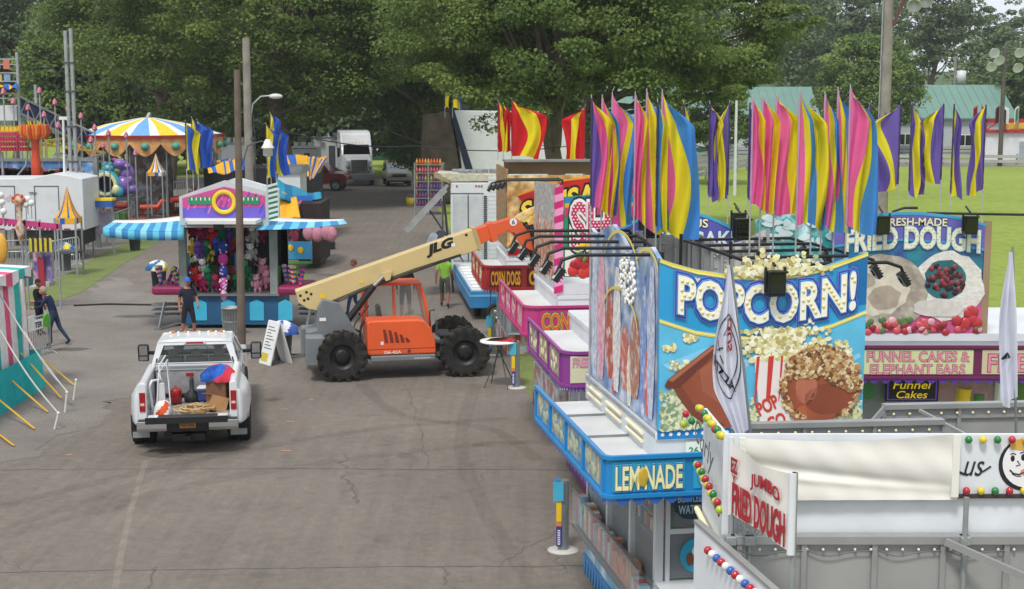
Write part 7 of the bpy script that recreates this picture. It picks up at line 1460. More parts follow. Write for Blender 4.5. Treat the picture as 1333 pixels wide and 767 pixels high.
PC = [(['#7a1f45', '#c23a6a'], 'dark pink'), (['#1e5a40', '#2f8a58'], 'green'), (['#a8252a', '#c2402f'], 'red'), (['#233a80', '#3a5ab0'], 'blue'), (['#8a8a88', '#c9c9c6'], 'grey and white'), (['#2a2a2c', '#b9b9b6'], 'black and white'), (['#c9889c', '#e0b0bd'], 'pale pink'), (['#5a3a8a', '#7a5ab0'], 'purple'), (['#d9b52a', '#f0d040'], 'yellow')]
rowsP = [(252, 303, 'dark pink'), (262, 304, 'dark pink'), (272, 300, 'green'), (277, 308, 'red'), (288, 303, 'green'), (296, 305, 'dark pink'), (304, 307, 'red'), (310, 303, 'green'), (330, 303, 'green'), (335, 312, 'black and white'),
         (252, 325, 'yellow'), (273, 330, 'yellow'), (262, 338, 'grey and white'), (256, 346, 'black and white'), (266, 350, 'grey and white'), (262, 360, 'black and white'), (255, 364, 'grey and white'), (270, 366, 'grey and white'),
         (283, 322, 'blue'), (292, 318, 'blue'), (300, 322, 'dark pink'), (328, 330, 'grey and white'), (327, 345, 'black and white'), (330, 360, 'grey and white'), (340, 350, 'pale pink'), (334, 370, 'pale pink'), (345, 365, 'pale pink'), (323, 320, 'black and white')]
PD = {n: c for c, n in PC}
q = random.Random(77)
for k in range(30):
    rowsP.append((q.uniform(250, 345), q.choice((306, 311, 318, 326, 334, 343, 352, 361, 370)), q.choice(['dark pink', 'green', 'red', 'black and white', 'blue', 'purple', 'pale pink', 'grey and white'])))
nrow = {}
for k, (px, py, cn_) in enumerate(rowsP):
    side = 'left of' if px < 312 else 'right of'; row = 'top' if py < 313 else 'middle' if py < 342 else 'low'; key = (cn_, row, side); nrow[key] = nrow.get(key, 0)+1
    plush('%s plush toy, %s row, %s the wooden pole%s' % (cn_, row, side, '' if nrow[key] == 1 else ', %s of its colour' % pos(nrow[key]-1, 8)), gl(px, py, .25+.5*random.Random(k).random()), .85, PD[cn_], k)
# checkered blue and pink snake-like stack in the centre
b = MB(None, True); c = gl(290, 322, .05)
for k in range(5): b.use(FB(['#233a80', '#b23a8a', '#2f4aa0', '#d05aa0', '#e0a0c8'][k])); b.ball((0, 0, -.36*k), .17-.015*k, .12, .2, 10)
for k in range(26): q = random.Random(k); b.use(FB('#d9c9e0')); b.ball((q.uniform(-.13, .13), -.11, .1-q.uniform(0, 1.6)), .03, .02, .03, 5)
o = b.build('plush_chain', loc=(GX+c.x, GY+c.y, c.z)); tag(o, 'tall hanging chain of blue and pink stuffed cubes in the middle of the booth', 'plush toy')
for px, nm in ((273, 'left'), (345, 'right')):
    b = MB(mat('#2f9fd0', .5)); c = gl(316 if nm == 'right' else 252, 340, 1.0); b.box(-.25, .25, 0, .03, 0, .55); b.use(YEL); b.ball((0, -.02, .3), .14, .02, .14, 5); o = b.build('prize_card', loc=(GX+c.x, GY+c.y, c.z-.3)); tag(o, 'light blue card with a yellow star on the back rack, %s one' % nm, 'prize card')
for i in range(14):      # inflatable bats and toys on the two side shelves
    s = i % 2; q = random.Random(60+i); x = (xr+.1+q.uniform(0, .8)) if s else (xl-.85+q.uniform(0, .75)); b = MB(None, True); cc = [['#d23a6a', '#3a4a9a'], ['#3a5ab0', '#d8c02c'], ['#c22a4a', '#e8e0e0'], ['#3a7ab0', '#e0a0b8']][i//2 % 4]
    for k in range(8): b.use(FB(cc[k % 2])); b.tube([(0, 0, k*.07), (0, 0, k*.07+.07)], [.045+.004*k, .05+.004*k], 8)
    o = b.build('inflatable_bat', loc=(GX+x, GY+.1+q.uniform(0, .8), 1.29)); o.rotation_euler = (q.uniform(-.5, .1), q.uniform(-.7, .7), 0)
    tag(o, ['red and blue', 'blue and yellow', 'red and white', 'blue and pink'][i//2 % 4]+' inflatable bat on the '+('right' if s else 'left')+' side shelf of the game booth, '+['front', 'back'][i//8]+' group', 'inflatable bat', 'inflatable bats on the booth shelves')
# bins
BMAT = mat('#272d38', .5, var=.1)
def bin_(label, px, py, r, h, m, top=None, rib=0, pf=None):
    g_ = gp(px, py); o = thing('trash_bin', label, 'trash bin', (g_.x, g_.y+r, 0)); b = MB(m, True); b.lathe([(.001, .02), (r*.8, 0), (r*.82, .02), (r, h), (r*1.06, h), (r*1.06, h+.04), (r*.92, h+.04), (r*.88, h*.9), (.001, h*.85)], (0, 0, 0), 20); b.build('barrel', o)
    if rib:
        b = MB(m, True)
        for k in range(20): a = k*.314; b.cyl((r*.84*math.cos(a), r*.84*math.sin(a), .08), (r*.99*math.cos(a), r*.99*math.sin(a), h*.95), .012, n=5)
        b.lathe([(r*.9, h*.5), (r*.97, h*.52), (r*.9, h*.54)], (0, 0, 0), 20); b.build('rib', o)
    if top: 
        t = cloth_heap('bin_liner', (0, 0, h-.02), r*1.35, r*1.3, .34, [mat(c, .5, var=.1, sc=8, bump=.4, bsc=10) for c in top], int(px), None, None); t.parent = o
    return o
bin_('navy plastic bin with a bulging white and yellow liner left of the game booth', 205, 381, .27, .80, BMAT, ['#cfd6d2', '#2f6a9a', '#d8d8c2', '#c9b23a'])
bin_('small dark bin under the left striped awning', 174, 327, .26, .55, mat('#3a3f42', .6))
bin_('ribbed galvanized bin in front of the booth beside the wooden pole', 299, 438, .27, .78, GALV, None, 1)
bin_('grey bin with blue and white cloth over its rim by the A frame sign', 366, 470, .27, .72, mat('#5a6064', .6), ['#3b5fae', '#d9dbe0'])
bin_('grey bin with a blue and yellow liner beside the small striped ticket booth', 82, 353, .27, .8, mat('#565c60', .6), ['#2f6ab0', '#d8c040', '#2f6ab0'])
# A frame sign
g_ = gp(359, 473); o = thing('sandwich_board', 'white A frame sign standing by the brown wooden pole', 'sandwich board', (g_.x, g_.y, 0), R(-52)); b = MB(mat('#dcdedd', .5, var=.05))
for s in (-1, 1):
    b = MB(mat('#dcdedd', .5, var=.05)); M = Matrix.Translation((0, s*.32, 0))@Matrix.Rotation(s*R(16), 4, 'X'); b.box(-.30, .30, -.02, .02, 0, 1.15, M); pn = b.build('board', o, .01)
    if s < 0:
        b = MB(INK)
        for k in range(8): b.box(-.2, .2-.1*(k % 3), -.024, -.021, .42+k*.08, .44+k*.08, M)
        b.use(mat('#c9b23a', .5)); b.box(-.24, .1, -.024, -.021, .08, .3, M); b.build('lettering', pn)
# tall table and info posts
g_ = gp(650, 503); o = thing('bar_table', 'high folding table with a white top and black cloth by the telehandler wheel', 'table', (g_.x, g_.y, 0)); b = MB(mat('#e2e2df', .5, var=.04), True); b.lathe([(.001, 1.08), (.46, 1.08), (.47, 1.10), (.46, 1.12), (.001, 1.12)], (0, 0, 0), 28); b.build('tabletop', o)
for k in range(4): b = MB(DGR, True); a = k*1.571+.5; b.cyl((.1*math.cos(a+2.6), .1*math.sin(a+2.6), 1.08), (.42*math.cos(a), .42*math.sin(a), 0), .014, n=7); b.build('leg', o)
cloth_heap('black_cloth', (g_.x+.12, g_.y, 1.12), .36, .22, .07, [FB('#18181a'), FB('#18181a'), FB('#a02a2a')], 12, 'black cloth with a red trim folded on the white high table', 'cloth')
def ipost(label, px, py, s=1, rz=0):
    g_ = gp(px, py); o = thing('info_post', label, 'sign post', (g_.x, g_.y, 0), rz, 'round base ticket posts'); b = MB(mat('#8a8f94', .3, .4, var=.1), True); b.cyl((0, 0, .02), (0, 0, 1.12*s), .085, n=18); b.build('column', o)
    b = MB(mat('#b9b7b0', .6, var=.1), True); b.lathe([(.001, 0), (.24, 0), (.24, .02), (.1, .035), (.001, .035)], (0, 0, 0), 24); b.build('base', o)
    b = MB(mat('#2f6fa8', .5)); b.box(-.13, -.05, -.11, .05, .9*s, 1.14*s); b.use(mat('#49b0d0', .5)); b.box(-.16, .0, -.12, -.10, .82*s, 1.12*s); b.use(YEL); b.box(-.11, -.03, -.10, -.08, .5*s, .82*s); b.use(mat('#d98a4a', .5)); b.box(-.11, -.03, -.105, -.08, .42*s, .5*s); b.use(mat('#3a3f8c', .5)); b.box(-.11, -.03, -.105, -.08, .1*s, .42*s); b.use(PW)
    for k in range(7): b.box(-.09, -.05, -.108, -.105, .13*s+k*.035, .15*s+k*.035)
    b.build('wrap', o); return o
ipost('round steel post with blue, yellow and purple wrap standing alone on the near asphalt', 733, 717)
ipost('steel post with blue and yellow wrap on the grass edge beside the high table', 672, 505)
ipost('steel post with blue and yellow wrap half hidden behind the telehandler wheel', 641, 462, .95)
# ------------------------------------------------------------------ booth behind with teddies and tarps
o = thing('prize_stall', 'small blue stall with pink teddies on its wall behind the game booth', 'stall', (at(376, 350, 57.5).x, 57.5, 0)); b = MB(mat('#2f6fc4', .5, var=.1)); w = .95; b.box(-w*.9, w*.9, .9, .95, .3, 2.9); b.box(-w, -w+.5, -.1, .9, 1.3, 2.8); b.use(mat('#3fa0d8', .5, var=.1)); b.box(-w*.8, w, -.1, .0, .45, 1.15); b.use(STL); b.box(-w*.8, w, -.14, -.1, .3, .38); b.box(w-.04, w, -.14, -.1, .3, 1.4); b.box(-.5, .9, .85, .9, 1.2, 2.6); b.build('body', o)
b = MB(YEL, True); 
for x, z in ((-.45, .85), (.1, .9), (.5, .8)): b.ball((x, -.12, z), .15, .02, .15, 5)
b.build('star', o); b = MB(mat('#3a3238', .7, var=.3)); b.box(-.3, .85, .80, .845, 1.2, 2.7); b.build('back_net', o); b = MB(mat('#4aa040', .5)); b.box(-w*.8, w, -.15, -.1, .28, .34); b.build('trim', o)
for k, (x, z) in enumerate(((.2, 2.2), (.25, 1.7), (.2, 1.3))): plush(['top', 'middle', 'lowest'][k]+' pink teddy on the wall of the blue stall behind the game booth', Vector((o.location.x-GX+x, 57.5+.6-GY, z)), 1.4, ['#c05a72', '#d07a8c'], k)
for k, px in enumerate((402, 413, 425, 431)):
    c = at(px, 303+2*(k % 2), 55); b = MB(mat('#b77a8c', .6, var=.15, sc=8), True); b.ball((0, 0, 0), .24, .16, .30, 10); b.use(STL); b.cyl((0, 0, .28), (0, 0, .5), .008, n=5); o2 = b.build('candy_floss_bag', loc=c); tag(o2, ['first', 'second', 'third', 'fourth'][k]+' from the left of the pink candy floss bags under the right awning', 'candy floss', 'candy floss bags')
g_ = gp(412, 325); b = MB(mat('#2a3a7a', .5)); b.box(-.4, .3, 0, .5, 0, .8); b.use(BLKP); b.box(.35, .8, 0, .4, 0, .35); o2 = b.build('blue_crates', loc=(g_.x, g_.y, .0), bev=.03); tag(o2, 'dark blue tub standing on the asphalt under the pink bags', 'tub')
def tarp(name, label, Q, m, sag, n=18, stripes=None, group=None):
    Q = [Vector(q) for q in Q]; c = sum(Q, Vector())/4; b = MB(None, True)
    f = lambda u, v: Q[0].lerp(Q[1], u).lerp(Q[3].lerp(Q[2], u), v)-c-Vector((0, 0, sag*math.sin(math.pi*u)*(.6+.4*v)+.05*math.sin(u*11+v*3)))
    b.grid(f, n, 8, lambda i, j: (m[i*len(m)*2//n % len(m)] if stripes is None else m[(j if stripes else i) % len(m)])); o = b.build(name, loc=c); o.modifiers.new('s', 'SOLIDIFY').thickness = .02; return tag(o, label, 'canopy', group)
TL_ = FB('#2f8fb0'); TLD = FB('#1f6f98'); YL = FB('#e0a62a'); YB = FB('#2d62b0'); 
tarp('tarp_canopy', 'sagging teal tarp roof right of the game booth sign', [at(360, 232, 60), at(418, 252, 62), at(419, 257, 60), at(360, 258, 56)], [TL_, TLD, TL_], .25)
tarp('tarp_canopy', 'yellow tarp with white edge stripes low behind the game booth sign', [at(358, 245, 58), at(386, 258, 58), at(391, 282, 55), at(357, 284, 55)], [YL, YL, YL, YL], .1)
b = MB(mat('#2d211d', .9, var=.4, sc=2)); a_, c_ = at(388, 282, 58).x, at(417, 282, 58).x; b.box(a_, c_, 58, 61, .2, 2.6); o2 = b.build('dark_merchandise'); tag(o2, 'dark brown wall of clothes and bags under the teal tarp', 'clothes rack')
b = MB(WP); a_, c_ = at(362, 250, 64).x, at(391, 250, 64).x; b.box(a_, c_, 64, 66, .4, zy(226, 64)); b.use(STL); b.box(a_-.1, c_+.1, 63.9, 66.1, zy(226, 64), zy(217, 64)); o2 = b.build('white_kiosk'); tag(o2, 'white kiosk with a grey flat roof between the teal tarp and yellow canopy', 'kiosk')
tarp('striped_canopy', 'yellow and blue awning in front of the red pickup', [at(362, 199, 72), at(428, 205, 74), at(416, 224, 70), at(372, 218, 66)], [YL, YB, YL], .1)
tarp('striped_canopy', 'yellow canopy end hanging beside the red pickup', [at(398, 202, 70), at(427, 206, 72), at(408, 232, 68), at(400, 230, 68)], [YL, YB, YL, YB], .1)
tarp('striped_canopy', 'yellow and blue awning left of the wooden poles', [at(270, 218, 70), at(314, 202, 76), at(318, 220, 66), at(272, 226, 64)], [YL, YB, YL, YL, YB], .1)
tarp('striped_canopy', 'blue and yellow awning strip behind the game booth flags', [at(276, 208, 82), at(325, 205, 84), at(325, 216, 78), at(276, 220, 76)], [YB, YL, YB, YB, YL], .1)
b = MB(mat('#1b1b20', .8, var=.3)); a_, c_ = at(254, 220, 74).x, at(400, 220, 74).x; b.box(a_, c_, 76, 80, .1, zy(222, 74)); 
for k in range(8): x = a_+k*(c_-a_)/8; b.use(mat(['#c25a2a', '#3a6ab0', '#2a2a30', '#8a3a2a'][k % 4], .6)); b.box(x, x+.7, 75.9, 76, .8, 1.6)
o2 = b.build('dark_stall'); tag(o2, 'dark fronted game stall in shade under the striped awnings', 'stall')
# ------------------------------------------------------------------ striped tent, straps, barrier
PKS = FB('#d95a7e'); TQ = FB('#38b0aa'); WS = FB('#e0dedb'); TQD = FB('#1fa3a6')
t0 = gp(56, 503); T0 = Vector((t0.x, t0.y, 0)); TN = thing('striped_tent', 'pink, white and teal striped tent with teal skirt at the left edge', 'tent', T0)
def tp(px, py, Y): p = at(px, py, Y); return p-T0
A = tp(0, 470, T0.y);
eN, eR, eB = Vector((-.35, -12, 2.9)), Vector((-.35, 0, 2.9)), Vector((-10, .4, 2.9)); FN, FR, FBk = Vector((-.3, -12, 0)), Vector((-.25, 0, 0)), Vector((-10, .4, 0)); dX = Vector((.28, 0, 0))
ST = [PKS, WS, TQ, WS]
def wall(name, p, q_, a, c, mats, n, z0f=0, z1f=1, amp=.05):
    b = MB(None, True); f = lambda u, v: a.lerp(c, u).lerp(p.lerp(q_, u), z0f+(z1f-z0f)*v)+Vector((0, -amp*math.sin(u*n*2.4)*(1-v*.7), 0)); b.grid(f, n*2, 8, lambda i, j: mats[(i//2) % len(mats)]); return b.build(name, TN)
wall('wall', eN, eR, FN, FR, ST, 32, .26, 1); wall('wall', eR, eB, FR, FBk, ST, 26, .26, 1)
wall('skirt', eN, eR+dX*.3, FN+dX, FR+dX*1.3, [TQD, TQ, TQD], 11, 0, .31, .16); wall('skirt', eR, eB, FR+dX, FBk, [TQD], 10, 0, .31, .1)
ap = Vector((-5, -6, 4.6)); b = MB(None, True)
for (p, q_) in ((eN, eR), (eR, eB)):
    b.grid(lambda u, v: (p+Vector((.14, 0, 0))).lerp(q_+Vector((.14, .1, 0)), u).lerp(ap, v**.9)-Vector((0, 0, .25*math.sin(math.pi*v))), 28, 8, lambda i, j: ST[i//1 % 4])
    b.grid(lambda u, v: (p+Vector((.15, 0, 0))).lerp(q_+Vector((.15, .11, 0)), u)-Vector((0, 0, (.26+.07*math.sin(u*44))*v)), 28, 2, lambda i, j: ST[i//1 % 4])
b.build('roof', TN)
b = MB(WS, True); b.cyl(Vector((-.1, -.9, 0)), Vector((-.1, -.9, 2.7)), .03); b.box(-.02, .02, -.8, -.45, 1.45, 1.8); b.build('pole', TN)
YS = mat('#d3a62a', .6, var=.08)
for i, ((x0, y0), (x1, y1)) in enumerate((((40, 455), (97, 503)), ((20, 452), (80, 520)), ((0, 482), (62, 538)), ((-8, 515), (45, 560)), ((-14, 556), (18, 582)))):
    c = gp(x1, y1); a = at(x0, y0, c.y+.9+.1*i); b = MB(YS); b.bar(a-c, Vector((0, 0, .03)), .045, .012); o2 = b.build('ratchet_strap', loc=(c.x, c.y, 0)); tag(o2, 'yellow tie down strap of the striped tent, '+['farthest back, nearest the white stakes', 'second from the back', 'middle one', 'second from the front', 'nearest the camera'][i], 'strap', 'yellow tent straps')
for i, ((x0, y0), (x1, y1)) in enumerate((((-5, 375), (87, 510)), ((0, 430), (75, 537)), ((32, 432), (86, 508)))):
    c = gp(x1, y1+22); c2 = at(x1, y1, c.y); a = at(x0, y0, c.y+.6); b = MB(mat('#c9c6c0', .8), True); L_ = [a.lerp(c2, t/8)-Vector((c.x, c.y, 0))-Vector((0, 0, .12*math.sin(math.pi*t/8))) for t in range(9)]; b.tube(L_, .018, 6); o2 = b.build('guy_rope', loc=(c.x, c.y, 0)); tag(o2, 'pale guy rope of the striped tent, '+['longest, reaching the middle stake', 'reaching the nearest stake', 'short one off the tent pole'][i], 'rope', 'tent guy ropes')
for i, ((x0, y0), (x1, y1)) in enumerate((((99, 495), (95, 521)), ((87, 511), (84, 537)), ((76, 538), (70, 559)))):
    c = gp(x1, y1); a = at(x0, y0, c.y)-c; b = MB(WS, True); b.tube([(0, 0, -.05), a], .022, 8); b.ball(a, .035, n=8); o2 = b.build('tent_stake', loc=c); tag(o2, 'white stake in the asphalt, '+['farthest', 'middle', 'nearest'][i]+' of the three', 'stake', 'white tent stakes')
def barrier(label, p0, p1, h=1.05, m=None, nb=14, name='crowd_barrier', group=None, z=0, legs=True):
    p0, p1 = Vector((p0[0], p0[1], 0)), Vector((p1[0], p1[1], 0)); o = thing(name, label, 'barrier', (p0.x, p0.y, z), math.atan2(p1.y-p0.y, p1.x-p0.x), group); L_ = (p1-p0).length; m = m or GALV; b = MB(m, True)
    b.tube([(0, 0, .1), (0, 0, h-.08), (.08, 0, h), (L_-.08, 0, h), (L_, 0, h-.08), (L_, 0, .1)], .026, 7); b.tube([(0, 0, .15), (L_, 0, .15)], .018, 6); b.build('frame', o)
    b = MB(m, True)
    for k in range(1, nb): b.cyl((L_*k/nb, 0, .15), (L_*k/nb, 0, h), .013, n=5, sm=True)
    b.build('bars', o)
    if legs: 
        for x in (.15, L_-.15): b = MB(m, True); b.tube([(x, -.28, .0), (x, 0, .14), (x, .28, 0)], .016, 5); b.build('foot', o)
    return o
bq = barrier('grey steel barrier with an ENTER sign in front of the man in navy', gp(28, 470)[:2], gp(66, 458)[:2]); b = MB(mat('#e6e6e2', .5)); b.box(.35, 1.02, -.05, -.03, .72, .98); b.use(INK); b.text('ENTER', (.68, -.055, .85), .55, .14, off=.03); b.build('sign', bq); b = MB(FB('#5fb03a')); b.prism([(1.05, .75), (1.3, .7), (1.35, 1.0), (1.2, 1.1), (1.05, 1.0)], -.07, -.03, 'y'); b.build('green_tag', bq)
# ------------------------------------------------------------------ rides at the left
YW = 61.0
def sx3(px, py, Y=YW): return at(px, py, Y)
a, c = sx3(-60, 300), sx3(110, 300); o = thing('ride_trailer', 'long white ride trailer with two doors and a ridged roof behind the fences', 'trailer', (a.x, YW, 0)); w = c.x-a.x; zt, zb = zy(233, YW), zy(300, YW)
b = MB(WP); b.prism([(0, zb), (w, zb), (w, zt), (w-.5, zt+.12), (w-1.2, zt+.22), (w-2.2, zt+.02), (0, zt)], 0, 2.4, 'y'); b.build('body', o, .03)
for px in (-10, 45): x = sx3(px, 260).x-a.x; x2 = sx3(px+32, 260).x-a.x; b = MB(DGR); 
for px in (-12, 45):
    x, x2, za, zb_ = sx3(px, 260).x-a.x, sx3(px+32, 260).x-a.x, zy(305, YW), zy(242, YW); b = MB(DGR); b.box(x, x+.03, -.02, 0, za, zb_); b.box(x2-.03, x2, -.02, 0, za, zb_); b.box(x, x2, -.02, 0, zb_-.03, zb_); b.build('door_frame', o); b = MB(STL); b.box(x-.2, x+.1, -.05, -.02, (za+zb_)/2+.7, (za+zb_)/2+.76); b.box(x-.2, x+.1, -.05, -.02, za+.5, za+.56); b.build('door_hinge', o)
b = MB(RED)
for k in range(12): b.box(w-.3-k*.55, w-.05-k*.55, -.02, 0, zb+.02, zb+.08)
b.use(mat('#c99aa8', .6)); x = sx3(5, 258).x-a.x; b.text('Wade', (x, -.01, zy(258, YW)), .9, .3, off=.0, shear=.2); b.build('markings', o)
b = MB(BLKP); b.box(w-3, w-.2, .1, 2.3, .6, zb); b.build('chassis', o)
for x in (w-.6, w-1.7): wheel(o, (x, .2, .5), .5, .35, axis='y')
# backdrop frame of a ride
a = sx3(-10, 230, 66); c = sx3(128, 230, 66); o = thing('ride_backdrop', 'grey framed blue sky painted panels standing behind the white ride trailer', 'panel', (a.x, 66, 0)); w = c.x-a.x; b = MB(mat('#4a7fb8', .5, var=.35, sc=1.2, col2='#b9cbdc')); b.box(0, w, 0, .05, zy(238, 66), zy(210, 66)); b.box(w-.75, w-.2, -.05, 0, zy(280, 66), zy(212, 66)); b.build('panel', o); b = MB(STL); b.box(0, w, -.08, -.05, zy(210, 66), zy(206, 66)); b.box(w-.2, w, -.1, .1, 0, zy(205, 66)); b.box(w-.8, w-.72, -.1, 0, 0, zy(210, 66)); b.build('frame', o)
b = MB(None); q = random.Random(4)
for k in range(26): b.use(mat(q.choice(['#b23a3a', '#6a2a2a', '#c9c4b0', '#3a3a3a', '#d8b84a', '#7a8a5a']), .6)); x = q.uniform(0, w*.8); b.box(x, x+q.uniform(.3, .9), -.4, -.1, zy(232, 66), zy(232, 66)+q.uniform(.2, .5))
b.build('stacked_parts', o)
# orange petal column
p_ = sx3(47, 215, 64); o = thing('ride_column', 'red and orange ribbed column with a petal crown above the white ride trailer', 'ride part', (p_.x, 64, 0)); b = MB(mat('#b8401f', .5, var=.2, sc=4), True); z0_, z1_ = zy(218, 64), zy(176, 64); b.lathe([(.001, z0_-2), (.22, z0_-2), (.22, z0_+.2), (.17, z0_+.5), (.17, z1_-.2), (.3, z1_), (.001, z1_+.02)], (0, 0, 0), 16); b.build('column', o)
b = MB(None, True)
for k in range(28): b.use(mat(['#c2431f', '#e0682a', '#d8892c'][k % 3], .5)); aa = k*.224; b.tube([(.15*math.cos(aa), .15*math.sin(aa), z1_-.02), (.45*math.cos(aa), .45*math.sin(aa), z1_-.12), (.62*math.cos(aa), .62*math.sin(aa), z1_+.1), (.58*math.cos(aa), .58*math.sin(aa), z1_+.45)], [.04, .06, .06, .05], 6)
b.build('petals', o); b = MB(mat('#d8b52a', .5), True)
for k in range(10): aa = k*.628; b.tube([(.2*math.cos(aa), .2*math.sin(aa), z1_+.3), (.28*math.cos(aa), .28*math.sin(aa), z1_+.62)], [.06, .02], 6)
b.build('crown_tips', o)
# red tasselled car row
p0_, p1_ = sx3(-30, 180, 64.5), sx3(38, 180, 64.5); o = thing('ride_gondola', 'red slatted ride gondola with yellow pointed crest at the left edge', 'ride part', (p0_.x, 64.5, zy(198, 64.5))); w = p1_.x-p0_.x; b = MB(mat('#a8283a', .5, var=.25, sc=3)); 
for k in range(4): b.box(0, w-.1*k, -.1-.02*k, .3, .05+k*.22, .2+k*.22)
b.build('slats', o); b = MB(mat('#d9b52c', .5)); 
for k in range(int(w/.18)): b.prism([(k*.18, .9), (k*.18+.17, .9), (k*.18+.14, 1.16), (k*.18+.085, 1.05), (k*.18+.03, 1.16)], -.05, .05, 'y')
b.build('crest', o); b = MB(mat('#c23a5a', .6), True)
for k in range(int(w/.12)): b.cyl((k*.12, -.15, .9), (k*.12, -.17, .05), .02, n=5)
b.build('tassels', o); b = MB(GALV, True); b.tube([(w, 0, .6), (w-.2, 0, -.6), (w-.9, 0, -1.4)], .05, 7); b.cyl((1, .2, 0), (1, .2, -zy(198, 64.5)), .06); b.build('support', o)
# fun house tower
Y6 = 70; p0_ = at(26, 160, Y6); o = thing('fun_house', 'open metal fun house tower with coloured panels and a truss stair going down', 'ride', (p0_.x, Y6, 0)); b = MB(GALV); 
for x, y in ((0, 0), (0, 2.5), (-1.9, 0), (-1.9, 2.5)): b.box(x-.06, x+.06, y-.06, y+.06, 0, zy(68, Y6) if x == 0 and y == 0 else zy(110, Y6))
for py in (77, 84, 95, 106, 122, 128): b.box(-3.2, 0, -.04, .0, zy(py, Y6)-.03, zy(py, Y6)+.03)
b.build('frame', o); b = MB(mat('#c9ccce', .5, var=.05)); b.box(-3.2, -.1, -.1, 2.6, zy(157, Y6), zy(138, Y6)); b.build('balcony', o)
b = MB(None)
for k, (x, pa, pb_, c) in enumerate(((-.35, 78, 90, '#c2705a'), (-.8, 78, 90, '#b9847a'), (-1.25, 79, 90, '#c2705a'), (-.35, 97, 107, '#7a94b0'), (-.75, 97, 107, '#b9a86a'), (-1.2, 97, 107, '#7a94b0'))): b.use(mat(c, .6)); b.box(x-.3, x, -.05, -.01, zy(pb_, Y6), zy(pa, Y6))
b.build('panel', o)
tarp('striped_canopy', 'small yellow and blue awning on the fun house tower', [at(0, 110, 70), at(22, 110, 70), at(24, 115, 69), at(0, 114, 69)], [YL, YB, YB], .05)
b = MB(mat('#28345f', .6, var=.15)); s0, s1 = at(27, 148, Y6)-o.location, at(152, 208, Y6+6)-o.location; b.add([s0+Vector((0, 0, .75)), s0, s1, s1+Vector((0, 0, .75))], [(0, 1, 2, 3)]); b.build('stair_panel', o); b = MB(STL); b.bar(s0+Vector((0, -.1, .8)), s1+Vector((0, -.1, .8)), .1); b.bar(s0+Vector((0, -.1, 0)), s1+Vector((0, -.1, 0)), .12)
for k in range(14): aa = s0.lerp(s1, k/14); cc = s0.lerp(s1, (k+1)/14); b.bar(aa+Vector((0, -.1, .8*(k % 2))), cc+Vector((0, -.1, .8*((k+1) % 2))), .06)
b.build('stair_truss', o)
p0_ = at(95, 230, 72); o = thing('swing_ride', 'folded ride with long yellow and grey arms under the truss stair', 'ride', (p0_.x, 72, 0))
for k, (x0, y0, x1, y1) in enumerate(((52, 188, 150, 200), (70, 200, 140, 212), (60, 184, 100, 178), (85, 215, 150, 196))): b = MB(mat(['#c9a92c', '#a8a9a0', '#c9a92c', '#8a8c86'][k], .6, var=.1)); p, q_ = at(x0, y0, 71)-o.location, at(x1, y1, 74)-o.location; b.bar(p, q_, .12); b.bar(p, (p.x, p.y, 0), .08); b.build('arm', o)
for i, (px, pt, pb_) in enumerate(((4, 115, 135), (17, 128, 145), (36, 136, 170), (51, 114, 148), (57, 145, 180), (71, 129, 160), (75, 159, 190), (88, 137, 175), (105, 147, 200), (118, 178, 215), (123, 162, 205), (134, 185, 225), (141, 169, 225), (164, 172, 250), (176, 195, 250))):
    Yp = 66+(i % 3); p_ = at(px, pt, Yp); o = thing('pink_lamp_pole', 'thin pole with a pink pointed lamp, '+('%s from the left' % ['first', 'second', 'third', 'fourth', 'fifth', 'sixth', 'seventh', 'eighth', 'ninth', 'tenth', 'eleventh', 'twelfth', 'thirteenth', 'fourteenth', 'fifteenth'][i])+' of the row', 'lamp pole', (p_.x, Yp, 0), 0, 'pink topped lamp poles'); b = MB(GALV, True); b.cyl((0, 0, 0), (0, 0, p_.z-.25), .035, n=7); b.build('pole', o); b = MB(mat('#b9687e', .5, var=.15, sc=8), True); b.lathe([(.001, -.24), (.08, -.24), (.12, -.19), (.10, -.05), (.03, .06), (.001, .08)], (0, 0, p_.z-.05), 10); b.use(mat('#e0a0b0', .5)); b.ball((0, -.1, p_.z-.2), .05, n=6); b.build('lamp_head', o)
# double steel mast
p_ = at(95, 220, 63); o = thing('ride_mast', 'pair of tall grey steel masts side by side above the white ride trailer', 'mast', (p_.x, 63, 0)); 
for x, pt in ((-.09, 40), (.14, 37)): b = MB(GALV, True); b.cyl((x, 0, 0), (x, 0, zy(pt, 63)), .085, n=10); b.build('tube', o)
b = MB(DGR)
for z in (4.0, 5.5, 7.0, 8.2): b.box(-.2, .24, -.11, .1, z, z+.07)
b.build('clamp', o); b = MB(GALV, True); b.cyl((-.1, 0, 4.5), (-1.0, .5, 1.5), .04); b.cyl((.1, 0, 4.5), (.9, .5, 1.5), .04); b.build('brace', o)
p_ = at(82, 235, 62); b = MB(mat('#dcdcda', .5), True); b.tube([(0, 0, 0), (.12, 0, zy(152, 62))], .05, 8); b.box(-.05, .3, -.05, .05, zy(156, 62), zy(152, 62)); o2 = b.build('white_post', loc=(p_.x, 62, 0)); tag(o2, 'slim white post with a short cross piece left of the steel masts', 'post')
